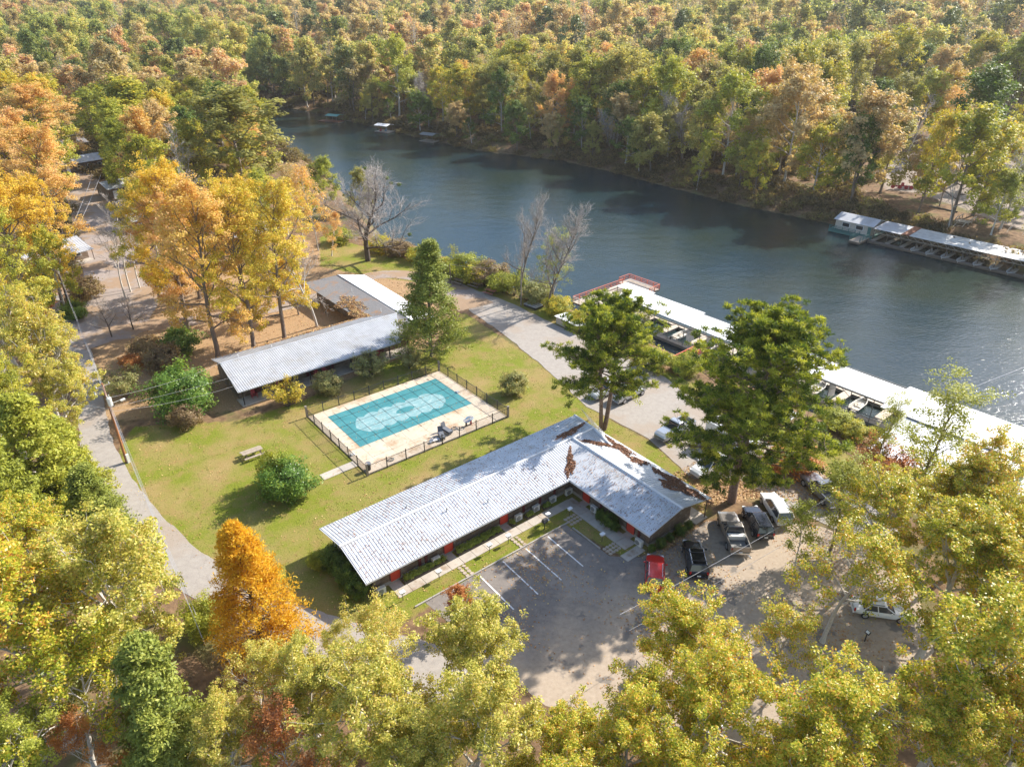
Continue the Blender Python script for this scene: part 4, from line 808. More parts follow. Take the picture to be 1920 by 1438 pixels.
# lot lamps under the oak
for px, py, ds in ((1621, 1190, 'beside the white sedan'), (1567, 1228, 'nearest the bottom of the lot')):
    x, y = GP(px, py + 12); r = empty('floodlight', (x, y, 0), R(30), 'short black floodlight post ' + ds, 'lamp', 'floodlights in the leafy lot')
    MB().tube((0, 0, 0), (0, 0, .9), .05).build('post', M['black'], r); MB().box((.05, 0, 1.0), (.34, .4, .12), ry=R(-35)).build('lamp_head', M['black'], r, bevel=.02); MB().box((.02, 0, 1.07), (.22, .28, .02), ry=R(-35)).build('lens', M['trim'], r)
# ---------------------------------------------------------------- utility poles and wires
def pole(px, py, h, lab, m='pole', r0=.16, arm=True, trans=False, az=55, box=False):
    x, y = GP(px, py); r = empty('utility_pole', (x, y, 0), R(az), lab, 'utility pole')
    MB().tube((0, 0, 0), (0, 0, h), r0, r0 * .62, 10).build('pole', M[m], r)
    if arm: MB().box((0, 0, h - .35), (1.5, .1, .1)).build('crossarm', M['polegrey'], r)
    if arm:
        for x_ in (-.68, 0.68): MB().tube((x_, 0, h - .3), (x_, 0, h - .08), .06, .04, 6).build('insulator', M['acwhite'], r)
    if trans:
        t_ = MB().tube((.02, -.42, h - 2.6), (.02, -.42, h - 1.7), .25, .25, 12).tube((.02, -.42, h - 1.7), (.02, -.42, h - 1.6), .26, .12, 12).build('transformer', M['acwhite'], r)
        MB().tube((.1, -.42, h - 1.6), (.12, -.42, h - 1.3), .05, .04, 6).tube((-.1, -.42, h - 1.6), (-.12, -.42, h - 1.3), .05, .04, 6).build('bushing', M['acwhite'], t_)
        MB().tube((0, 0, h - 2.6), (1.1, -.5, h - 2.4), .035).box((1.3, -.6, h - 2.42), (.5, .22, .16)).build('street_light', M['acwhite'], r)
        MB().tube((0, 0, h - 1.0), (-.9, .2, h - .95), .03).tube((-.9, .2, h - 1.05), (-.9, .2, h - .7), .1, .08, 8).build('insulator_bracket', M['acwhite'], r)
    if box: MB().box((.1, -.28, .55), (.3, .22, 1.1)).build('guard_sleeve', M['acwhite'], r)
    return (x, y, h)
A1 = pole(238, 866, 10.2, 'brown wooden utility pole with grey transformer and street light beside the lane', trans=True, box=True)
A2 = pole(128, 568, 8.0, 'older wooden utility pole with a white transformer near the porch house', m='darkwood', trans=True, az=20)
A3 = pole(977, 573, 7.0, 'slim grey pole standing in front of the bare riverside tree', m='polegrey', r0=.13, arm=False)
A4 = pole(845, 535, 4.0, 'short dark post at the bend of the drive by the river bushes', m='darkwood', r0=.12, arm=False)
def wire(a, b_, sag, lab, n=14, r=.014):
    P_ = [];
    for k in range(n + 1):
        t_ = k / n; P_.append((a[0] + (b_[0] - a[0]) * t_, a[1] + (b_[1] - a[1]) * t_, a[2] + (b_[2] - a[2]) * t_ - sag * 4 * t_ * (1 - t_)))
    tag(MB().path(P_, r, 4).build('overhead_wire', M['wire']), lab, 'wire', 'overhead wires')
off = lambda q, dx, dy, dz: (q[0] + dx, q[1] + dy, q[2] + dz)
bx, by = GP(410, 1300); B1 = (bx, by, 9.0)
for k, (dx, dy, dz) in enumerate([(-.45, .55, -.1), (.4, -.5, -.1), (0, 0, -2.9), (0.1, 0, -3.6)]):
    wire(off(A1, dx, dy, dz), off(A2, dx, dy, dz * .8), .8, 'overhead wire between the two wooden poles above the lane, ' + ('far top', 'near top', 'upper low', 'lowest')[k] + ' strand')
    wire(off(A1, dx, dy, dz), off(B1, dx, dy, dz), .9, 'overhead wire from the lane pole down over the lower woods, ' + ('far top', 'near top', 'upper low', 'lowest')[k] + ' strand')
c1 = (*LW(-19.5, 46.4), 3.9); wire(off(A1, 0, 0, -1.8), c1, .5, 'overhead wire from the lane pole to the gable of the porch motel')
c2_ = (*LW(-19.5, 41.5), 2.6); wire(off(A1, 0, 0, -3.5), c2_, .5, 'overhead wire from the lane pole over the round green tree to the porch')
c3 = (*LW(6.5, 44.2), 4.2); wire(off(A1, 0, 0, -3.0), c3, 1.2, 'long overhead wire crossing the grey ribbed roof')
wire(off(A1, 0, 0, -3.2), (-75, 74, 9), .4, 'overhead wire from the lane pole into the yellow trees on the left')
wire(off(A2, 0, 0, -.5), (*GP(330, 500), 9.0), .4, 'overhead wire from the porch house pole across the brown street')
wire(off(A2, .3, 0, -.3), (*GP(190, 385), 7.5), .5, 'overhead wire running up the brown street, left strand', r=.03); wire(off(A2, .8, 0, -.6), (*GP(205, 385), 7.5), .5, 'overhead wire running up the brown street, right strand', r=.03)
wire(off(A3, 0, 0, -.2), off(A4, 0, 0, 0), .4, 'thin wire between the grey riverside pole and the short dark post')
w0 = GP(1160, 1170, 5); w1_ = GP(1500, 968, 5); wire((w0[0], w0[1], 6), (w1_[0] + 6, w1_[1] + 4, 5.5), .35, 'pale overhead wire crossing the parking lot below the parked row, nearer the cars', r=.02); wire((w0[0] + .5, w0[1] - 1.5, 6), (w1_[0] + 7, w1_[1] + 2.5, 5.5), .35, 'pale overhead wire crossing the parking lot below the parked row, nearer the oak', r=.012)
a_ = GP(1790, 742, 1); b_ = GP(1925, 695, 3); wire((*a_, 1.2), (b_[0] + 6, b_[1] + 3, 4), .0, 'white cable stretched from the boathouse roof out over the river', r=.05)
# ---------------------------------------------------------------- far dock and buildings on the far bank
fh = empty('boat_house', (81.2, 163.2, 0), R(-48), 'floating tan house with silver gable roof and two dark windows across the river', 'building')
# local x downstream, y towards far bank (+)
MB().bb(-5.2, 4.7, -4.2, 3.8, -2.9, -2.3).build('float', M['greenpaint'], fh); MB().bb(-4.4, 4.0, -2.9, 2.9, -2.28, .0).build('wall', M['tan'], fh)
roof('roof', fh, [[(-4.8, -3.4, -.05), (4.6, -3.4, -.05), (4.6, 0, 1.0), (-4.8, 0, 1.0)], [(-4.8, 0, 1.0), (4.6, 0, 1.0), (4.6, 3.4, -.05), (-4.8, 3.4, -.05)]], M['metal_roof2'], [al_u, al_u], sp=.45)
gb = MB().add([(-4.4, -2.9, 0), (-4.4, 2.9, 0), (-4.4, 0, .9), (-4.2, -2.9, 0), (-4.2, 2.9, 0), (-4.2, 0, .9), (4.0, -2.9, 0), (4.0, 2.9, 0), (4.0, 0, .9), (3.8, -2.9, 0), (3.8, 2.9, 0), (3.8, 0, .9)], [(0, 2, 1), (3, 4, 5), (6, 7, 8), (9, 11, 10)]).build('gable', M['tan'], fh)
for x in (-1.9, 1.3):
    f = MB().bb(x - .9, x + .9, -2.97, -2.9, -1.5, -.45).build('window', M['trim'], fh); MB().bb(x - .8, x + .8, -3.0, -2.97, -1.4, -.55).build('pane', M['dark'], f)
MB().bb(3.2, 3.95, -2.96, -2.9, -2.28, -.4).build('door', M['greenpaint'], fh)
def rl(a_, b_, parent, m, z, h=.95):
    rail(a_, b_, parent, m, z, h)
rl((-5.1, -4.1), (1.0, -4.1), fh, 'greenpaint', -2.3)
sd_ = empty('small_dock', (81.2, 163.2, 0), R(-48), 'short railed plank pier jutting from the floating tan house', 'dock')
for k in range(16): MB().bb(2.2 + .0, 4.6, -4.4 - .32 * (k + 1), -4.43 - .32 * k, -2.35, -2.28).build('plank', M['wood'], sd_)
MB().bb(2.2, 4.6, -9.5, -4.4, -2.8, -2.36).build('float', M['darkwood'], sd_); rl((2.25, -9.4), (2.25, -4.5), sd_, 'greenpaint', -2.28); rl((4.55, -9.4), (4.55, -4.5), sd_, 'greenpaint', -2.28)
fs_ = empty('covered_slips', (81.2, 163.2, 0), R(-48), 'long covered boat slips with patchy white metal roof along the far bank', 'dock')
roof('roof', fs_, [[(5.0, -4.4, .0), (11.0, -4.4, .0), (11.0, 2.4, .35), (5.0, 2.4, .35)]], M['metal_roof2'], [al_u], sp=.5); roof('roof', fs_, [[(12.6, -4.2, .0), (52, -4.6, .0), (52, 1.6, .35), (12.6, 2.2, .35)]], pm('dusty_white_roof', (0.45, 0.42, 0.38), (0.68, 0.66, 0.62), .9, .6), [al_u], sp=.5)
roof('rusty_roof', fs_, [[(11.0, -4.4, .05), (12.6, -4.3, .05), (12.6, 2.6, .42), (11.0, 2.6, .42)]], M['rust'], [al_u], sp=.3)
MB().bb(5, 52, -6.2, -5.2, -2.9, -2.45).bb(5, 52, 1.2, 2.2, -2.9, -2.45).build('float', M['darkwood'], fs_)
fb = MB()
for x in np.arange(5.2, 52, 3.1): fb.bb(x, x + .8, -5.2, 1.2, -2.7, -2.45)
fb.build('finger_walk', M['wood'], fs_)
for x in np.arange(5.2, 52, 3.1):
    MB().tube((x, -4.3, -2.5), (x, -4.3, -.05), .09, .09, 5).build('post', M['darkwood'], fs_)
tr_ = MB()
for x in np.arange(5.2, 50, 1.55): tr_.tube((x, -4.35, -.8), (x + .78, -4.35, -.1), .05, .05, 4).tube((x + .78, -4.35, -.1), (x + 1.55, -4.35, -.8), .05, .05, 4)
tr_.bb(5, 52, -4.4, -4.3, -.9, -.8); tr_.build('truss', M['wood'], fs_)
k = 0
fc0, fs0 = math.cos(R(-48)), math.sin(R(-48))
BO = ['first', 'second', 'third', 'fourth', 'fifth', 'sixth', 'seventh', 'eighth', 'ninth', 'tenth']
for kb_, x in enumerate(np.arange(14.5, 44, 3.1)):
    b_ = copy_tree(bp); X, Y = x, -3.6; b_.location = (81.2 + X * fc0 - Y * fs0, 163.2 + X * fs0 + Y * fc0, WATER - .02); b_.rotation_euler = (0, 0, R(-48 - 90)); tag(b_, 'small boat nosed into the far covered slips, %s from the tan house' % BO[kb_], 'boat', 'boats under the far covered slips')
# stairs and platform
def stair(px0, py0, z0, px1, py1, z1, lab, plat=True, w_=1.7, m='wood'):
    a_ = GP(px0, py0, z0); b_ = GP(px1, py1, z1); L = math.dist(a_, b_); az = math.atan2(b_[1] - a_[1], b_[0] - a_[0]); r = empty('bank_stairs', (*a_, z0), az, lab, 'stairs')
    n = max(6, int(L / .75))
    for k in range(n): MB().box(((k + .5) * L / n, 0, (k + .5) * (z1 - z0) / n), (.32, w_, .06)).build('tread', M[m], r)
    an = -math.atan2(z1 - z0, L)
    for y in (-w_ / 2, w_ / 2): MB().box((L / 2, y, (z1 - z0) / 2), (math.hypot(L, z1 - z0), .12, .22), ry=an).build('stringer', M['tan'], r)
    if plat:
        for k in range(8): MB().bb(L + .28 * k, L + .28 * k + .25, -1.4, 1.4, z1 - z0, z1 - z0 + .06).build('plank', M['tan'], r)
        for y in (-1.4, 1.4):
            MB().bb(L, L + 4.5, y - .07, y + .07, z1 - z0 + .7, z1 - z0 + .85).build('handrail', M['tan'], r)
            for q in (L + .1, L + 2.2, L + 4.3): MB().bb(q - .07, q + .07, y - .07, y + .07, z1 - z0 - 1.5, z1 - z0 + .7).build('post', M['wood'], r)
    else:
        for y in (-w_ / 2, w_ / 2): MB().box((L / 2, y, (z1 - z0) / 2 + .9), (math.hypot(L, z1 - z0), .08, .1), ry=an).build('handrail', M['wood'], r)
stair(1781, 443, -1.6, 1803, 417, .6, 'narrow plank stairs climbing the far bank to a small railed platform')
stair(1888, 462, -1.8, 1912, 428, .5, 'wide dark stairs up the far bank at the right edge', False, 3.0, 'darkwood')
# rafts
def raft(px, py, rz, rm, dm, lab, gable=False):
    x, y = GP(px, py, WATER); r = empty('dock_raft', (x, y, WATER), R(rz), lab, 'raft')
    for k in range(14): MB().bb(-3.4 + .49 * k, -3.4 + .49 * k + .46, -2.3, 2.3, .3, .38).build('plank', M[dm], r)
    MB().bb(-3.4, 3.4, -2.3, 2.3, -.3, .29).build('float', M['darkwood'], r)
    for x_ in (-2.6, 2.6):
        for y_ in (-1.9, 1.9): MB().tube((x_, y_, .3), (x_, y_, 2.7), .07, .07, 5).build('post', M['polegrey'], r)
    roof('roof', r, [[(-3.2, -2.5, 2.7), (3.2, -2.5, 2.7), (3.2, 0, 3.2), (-3.2, 0, 3.2)], [(-3.2, 0, 3.2), (3.2, 0, 3.2), (3.2, 2.5, 2.7), (-3.2, 2.5, 2.7)]], rm, [al_u, al_u], sp=.5); return r
M['greenroof'] = pm('green_roof', (0.10, 0.30, 0.26), (0.16, 0.4, 0.35), 1, .5)
r1 = raft(628, 229, -35, M['greenroof'], 'rust', 'old red plank raft with a tilted green roof, farthest up the river'); r1.rotation_euler = (0, 0, R(-25))
MB().bb(-7.4, -3.5, -2.2, 1.6, .1, .34).build('side_deck', M['rust'], r1)
raft(721, 248, -30, M['metal_roof'], 'tan', 'floating canopy raft with a pale gable roof and furniture, middle of the far rafts')
for (dx, mm) in ((-1.5, 'redpaint'), (.6, 'blueplastic')):
    x, y = GP(721, 248, WATER); r = empty('raft_chair', (x + dx, y - .3, WATER + .38), R(-30), ('red' if mm == 'redpaint' else 'blue') + ' plastic chair on the canopy raft', 'chair'); MB().bb(-.35, .35, -.35, .35, .3, .4).build('seat', M[mm], r); MB().bb(-.35, .35, .3, .38, .4, 1.0).build('backrest', M[mm], r); MB().bb(-.33, -.25, -.3, .3, 0, .3).bb(.25, .33, -.3, .3, 0, .3).build('leg', M[mm], r)
r3 = raft(806, 266, -32, M['acgrille'], 'wood', 'low grey raft with a dark roof and a leaning log, nearest of the far rafts')
x, y = GP(822, 262, WATER); lg = MB().tube((0, 0, 0), (8.0, 7.0, 2.6), .22, .14, 7).build('fallen_log', M['barkpale']); lg.location = (x, y, WATER + .3); tag(lg, 'pale fallen log leaning on the far bank beside the low grey raft', 'log')
# red sheds, far houses
def house(px, py, rz, L, W_, h, rh, wm, rm, lab, z=None, porch=False, doors=1):
    x, y = GP(px, py, 0); z = tz(x, y) if z is None else z; x, y = GP(px, py, z); r = empty('house', (x, y, z), R(rz), lab, 'house')
    MB().bb(-L / 2, L / 2, -W_ / 2, W_ / 2, -.3, h).build('wall', wm, r)
    roof('roof', r, [[(-L / 2 - .4, -W_ / 2 - .5, h - .1), (L / 2 + .4, -W_ / 2 - .5, h - .1), (L / 2 + .4, 0, h + rh), (-L / 2 - .4, 0, h + rh)], [(-L / 2 - .4, 0, h + rh), (L / 2 + .4, 0, h + rh), (L / 2 + .4, W_ / 2 + .5, h - .1), (-L / 2 - .4, W_ / 2 + .5, h - .1)]], rm, [al_u, al_u], sp=.5)
    for s_ in (-1, 1):
        g_ = MB(); g_.add([(s_ * L / 2, -W_ / 2, h), (s_ * L / 2, W_ / 2, h), (s_ * L / 2, 0, h + rh - .1), (s_ * (L / 2 - .15), -W_ / 2, h), (s_ * (L / 2 - .15), W_ / 2, h), (s_ * (L / 2 - .15), 0, h + rh - .1)], [(0, 1, 2), (3, 5, 4)]); g_.build('gable', wm, r)
    n = max(1, int(L / 3))
    for k in range(n):
        X = -L / 2 + (k + .5) * L / n
        if k < doors: MB().bb(X - .5, X + .5, -W_ / 2 - .06, -W_ / 2 - .005, 0, 2.0).build('door', M['trim'], r)
        else: f = MB().bb(X - .5, X + .5, -W_ / 2 - .06, -W_ / 2 - .005, 1.0, 1.9).build('window', M['trim'], r); MB().bb(X - .42, X + .42, -W_ / 2 - .08, -W_ / 2 - .061, 1.08, 1.82).build('pane', M['dark'], f)
    if porch:
        for X in np.linspace(-L / 2, L / 2, 4): MB().tube((X, -W_ / 2 - 2, 0), (X, -W_ / 2 - 2, h - .1), .07, .07, 6).build('porch_post', M['darkwood'], r)
        roof('porch_roof', r, [[(-L / 2 - .3, -W_ / 2 - 2.4, h - .35), (L / 2 + .3, -W_ / 2 - 2.4, h - .35), (L / 2 + .3, -W_ / 2 - .4, h - .02), (-L / 2 - .3, -W_ / 2 - .4, h - .02)]], rm, [al_u], sp=.5)
        MB().bb(-L / 2, L / 2, -W_ / 2 - 2.2, -W_ / 2 - .1, 0, .15).build('porch_floor', M['concrete'], r)
    return r
M['barn'] = pm('barn_red', (0.20, 0.03, 0.025), (0.28, 0.05, 0.035), 3, .8)
house(1925, 288, -30, 9, 5, 2.6, 1.0, M['barn'], M['metal_roof'], 'dark red shed with white doors at the right edge beyond the river', doors=2)
house(1345, 244, -30, 9, 5, 2.6, 1.0, M['siding'], M['shingle'], 'low dark cabin nearly hidden among the far bank trees')
house(1545, 262, -35, 4, 3, 2.2, .8, M['wood'], M['metal_roof2'], 'tiny grey shed roof in the clearing of the far wood')
house(98, 492, 55, 11, 7, 2.7, 1.2, M['siding'], M['metal_roof2'], 'house with pale roof and front porch behind the yellow trees by the utility pole', porch=True)
house(150, 318, 52, 12, 7, 2.7, 1.3, M['siding'], M['metal_roof2'], 'grey roofed house beside the far end of the brown street')
house(130, 284, 52, 10, 7, 2.7, 1.3, M['siding'], M['shingle'], 'green grey roofed house at the very end of the brown street')
house(240, 362, 50, 12, 7, 2.7, 1.2, M['siding'], M['metal_roof2'], 'grey house half hidden behind the bare leaning trees')
house(480, 452, 40, 10, 6, 2.7, 1.2, M['barn'], M['white_roof'], 'white roofed cabin glimpsed through the yellow trees')
house(285, 425, 40, 9, 6, 2.7, 1.2, M['barn'], M['metal_roof2'], 'red cabin glimpsed behind the pink topped tree')
# retaining timbers, farm implement, far lamp poles
def bar(px0, py0, px1, py1, name, lab, cat, m, w_=.3, h=.35, z=None):
    a_ = GP(px0, py0, .2); b_ = GP(px1, py1, .2); za, zb = tz(*a_), tz(*b_); o = MB().box((0, 0, h / 2), (math.dist(a_, b_), w_, h)).build(name, m); o.location = ((a_[0] + b_[0]) / 2, (a_[1] + b_[1]) / 2, (za + zb) / 2); o.rotation_euler = (0, 0, math.atan2(b_[1] - a_[1], b_[0] - a_[0])); return tag(o, lab, cat)
bar(1742, 388, 1795, 399, 'timber_edging', 'dark timber edging along the gravel lot above the far bank', 'edging', M['darkwood'])
bar(1770, 312, 1825, 296, 'timber_wall', 'pale timber retaining wall rising towards the red shed', 'wall', M['wood'], .4, .8); bar(1828, 297, 1880, 306, 'low_wall', 'dark low wall in the gravel clearing near the red shed', 'wall', M['black'], .4, .9)
x, y = GP(1690, 356, .3); z = tz(x, y); fi = empty('farm_implement', (x, y, z), R(-20), 'red farm implement standing on the gravel beyond the river', 'farm machine')
MB().tube((-2.4, 0, .8), (2.4, .2, .7), .12).tube((-1.2, -.8, .5), (-1.2, .9, .5), .1).tube((1.2, -.8, .5), (1.2, .9, .5), .1).build('frame', M['redpaint'], fi)
for x_ in (-2.2, -.5, 1.0, 2.2): MB().tube((x_, -.1, .5), (x_, .1, .5), .5, .5, 12).build('disc', M['redpaint'], fi)
MB().box((0, .1, 1.2), (.7, .5, .9)).build('hopper', M['redpaint'], fi, bevel=.05); MB().box((-2.3, 0, 1.3), (.5, .6, .7)).build('hood', M['redpaint'], fi, bevel=.05)
for px, py, h, lab in ((1761, 387, 9, 'slim pale utility pole on the gravel lot beyond the river'), (1602, 352, 7, 'grey post with meter box among the far bank saplings')):
    x, y = GP(px, py, .2); z = tz(x, y); r = empty('utility_pole', (x, y, z), 0, lab, 'utility pole'); MB().tube((0, 0, 0), (0, 0, h), .16, .1, 8).build('pole', M['polegrey'], r); MB().tube((.25, 0, h - 1.6), (.25, 0, h - .8), .2, .2, 8).build('transformer', M['acwhite'], r); MB().box((0, 0, h - .3), (1.6, .1, .1)).build('crossarm', M['polegrey'], r)
# small things on the left lawn edge: garden bed plants done with the bushes
# ---------------------------------------------------------------- tree builder (numpy)
def unit(v): return v / (np.linalg.norm(v, axis=-1, keepdims=True) + 1e-9)
class Tree:
    def __init__(s, seed): s.r = np.random.default_rng(seed); s.seg = []; s.tips = []; s.cen = None
    def branch(s, p, d, L, r0, r1, n, curve=0.12, up=0.0):
        pts = [p]; d = unit(np.array(d, float)); p = np.array(p, float)
        for k in range(n):
            d = unit(d + s.r.normal(0, curve, 3) + np.array([0, 0, up]))
            q = p + d * L / n; ra = r0 + (r1 - r0) * k / n; rb = r0 + (r1 - r0) * (k + 1) / n
            s.seg.append((*p, *q, ra, rb)); p = q; pts.append(q)
        return pts, d
    def wood(s, name, m, sides=5, minr=0.0):
        S = np.array([q for q in s.seg if q[6] >= minr]); P0 = S[:, :3]; P1 = S[:, 3:6]; D = unit(P1 - P0)
        A = unit(np.cross(D, np.where(np.abs(D[:, 2:3]) < .9, [[0, 0, 1.]], [[1., 0, 0]]))); B = np.cross(D, A); N = len(S)
        P1 = P1 + D * S[:, 7:8] * .3
        an = np.arange(sides) * 2 * np.pi / sides; ca, sa = np.cos(an), np.sin(an)
        ring = lambda P, r: P[:, None, :] + (A[:, None, :] * ca[None, :, None] + B[:, None, :] * sa[None, :, None]) * r[:, None, None]
        V = np.concatenate([ring(P0, S[:, 6]), ring(P1, S[:, 7])], 1).reshape(-1, 3)
        me = bpy.data.meshes.new(name); me.vertices.add(len(V)); me.vertices.foreach_set('co', V.reshape(-1).astype(np.float32))
        i = np.arange(sides); j = (i + 1) % sides; f = np.stack([i, j, j + sides, i + sides], -1)[None] + (np.arange(N) * 2 * sides)[:, None, None]
        f = f.reshape(-1, 4).astype(np.int32); me.loops.add(f.size); me.loops.foreach_set('vertex_index', f.reshape(-1)); me.polygons.add(len(f)); me.polygons.foreach_set('loop_start', np.arange(0, f.size, 4, dtype=np.int32)); me.polygons.foreach_set('use_smooth', np.ones(len(f), bool))
        me.materials.append(m); me.update(calc_edges=True); return me
    def leaves(s, name, m, n, size, rc, flat=.7, H=20., C=None, up=.5, outw=.5, aspect=.7, tips=None, star=False, tri=False, gap=0.0, needle=False):
        T = np.array(s.tips if tips is None else tips); r = s.r; K = len(T)
        keep = r.random(K) > gap; T = T[keep]; K = len(T)
        cl = r.random(K); wgt = .4 + r.random(K); wgt /= wgt.sum(); idx = r.choice(K, n, p=wgt)
        g = r.normal(0, 1, (n, 3)); rr_ = np.minimum(np.linalg.norm(g, axis=1, keepdims=True), 1.9); g = unit(g) * rr_ * rc * .55; g[:, 2] *= flat
        P = T[idx] + g
        C = np.array([0, 0, H * .55]) if C is None else np.array(C)
        if needle:
            D = unit(r.normal(0, 1, (n, 3)) + unit(P - T[idx]) * .6 + [0, 0, .45]); Q = unit(np.cross(D, r.normal(0, 1, (n, 3))))
            sz = size * r.uniform(.7, 1.25, (n, 1)); a = P - Q * sz * aspect; b = P + Q * sz * aspect; c = P + D * sz; V = np.stack([a, b, c], 1); npf = 3
        else:
            N_ = unit(np.array([[0, 0, up]]) + unit(P - C) * outw + r.normal(0, .45, (n, 3))); A = unit(np.cross(N_, r.normal(0, 1, (n, 3)))); B = np.cross(N_, A)
            sz = size * r.uniform(.6, 1.3, (n, 1)); A = A * sz; B = B * sz * aspect
            if tri: V = np.stack([P - A * .6 - B * .5, P + A * .1 + B * .7, P + A * .8 - B * .3], 1); npf = 3
            else: V = np.stack([P - A * .5, P - B * .5 + A * .08, P + A * .55, P + B * .5 + A * .08], 1); npf = 4
        at = np.stack([r.random(n), cl[idx], np.clip(P[:, 2] / H, 0, 1)], -1)
        return np_mesh(name, V, npf, m, at)
def broad(seed, H, Rc, n1=16, n2=5, n3=3, base=.28, r0=.3, lean=0.0, shape='oval', flatten=1.0):
    T = Tree(seed); r = T.r; tp, d = T.branch((0, 0, -.3), (lean, 0, 1), H * .86, r0, r0 * .22, 9, .05); az = r.uniform(0, 6.28)
    T.seg.insert(0, (0, 0, -.3, 0, 0, .5, r0 * 1.5, r0 * 1.02))
    for i in range(n1):
        f = base + (0.97 - base) * (i / max(1, n1 - 1)) ** .85; az += 2.4 + r.normal(0, .25)
        k = f * 9 / .98; a = int(min(8, k)); p = tp[a] + (tp[a + 1] - tp[a]) * min(1, k - a)
        s_ = (f - base) / (1 - base)
        if shape == 'oval': env = math.sin(math.pi * (0.16 + .74 * s_)) ** .7
        elif shape == 'round': env = math.sin(math.pi * (0.25 + .6 * s_)) ** .6
        elif shape == 'vase': env = .55 + .45 * s_
        else: env = 1.02 - .92 * s_
        el = R(12) + s_ * R(62) if shape != 'vase' else R(48) + s_ * R(30)
        L1 = Rc * env * (.8 + .4 * r.random()); dd = np.array([math.cos(az) * math.cos(el), math.sin(az) * math.cos(el), math.sin(el)])
        b1 = r0 * .42 * (1 - .6 * s_); P1, d1 = T.branch(p, dd, L1, b1, b1 * .25, 5, .13, .05)
        for j in range(n2):
            q = .3 + .7 * (j + r.random() * .6) / n2; a = int(min(4, q * 5)); p2 = P1[a] + (P1[a + 1] - P1[a]) * min(1, q * 5 - a)
            d2 = unit(d1 + unit(r.normal(0, 1, 3)) * .95 + [0, 0, .15]); L2 = L1 * (.5 - .22 * q) * (.7 + .6 * r.random()) + .3
            P2, d2e = T.branch(p2, d2, L2, b1 * .3, b1 * .1, 3, .15, .03); T.tips += [P2[2], P2[3]]
            for k3 in range(n3):
                d3 = unit(d2e + unit(r.normal(0, 1, 3)) * 1.0); P3, _ = T.branch(P2[1 + k3 % 3], d3, L2 * .5, b1 * .12, b1 * .05, 2, .2); T.tips.append(P3[2])
        T.tips.append(P1[5])
    T.tips.append(tp[-1]); return T
PROTO = {}
def proto(name, wood, leaf, cat='tree'):
    PROTO[name] = (wood, leaf, cat)
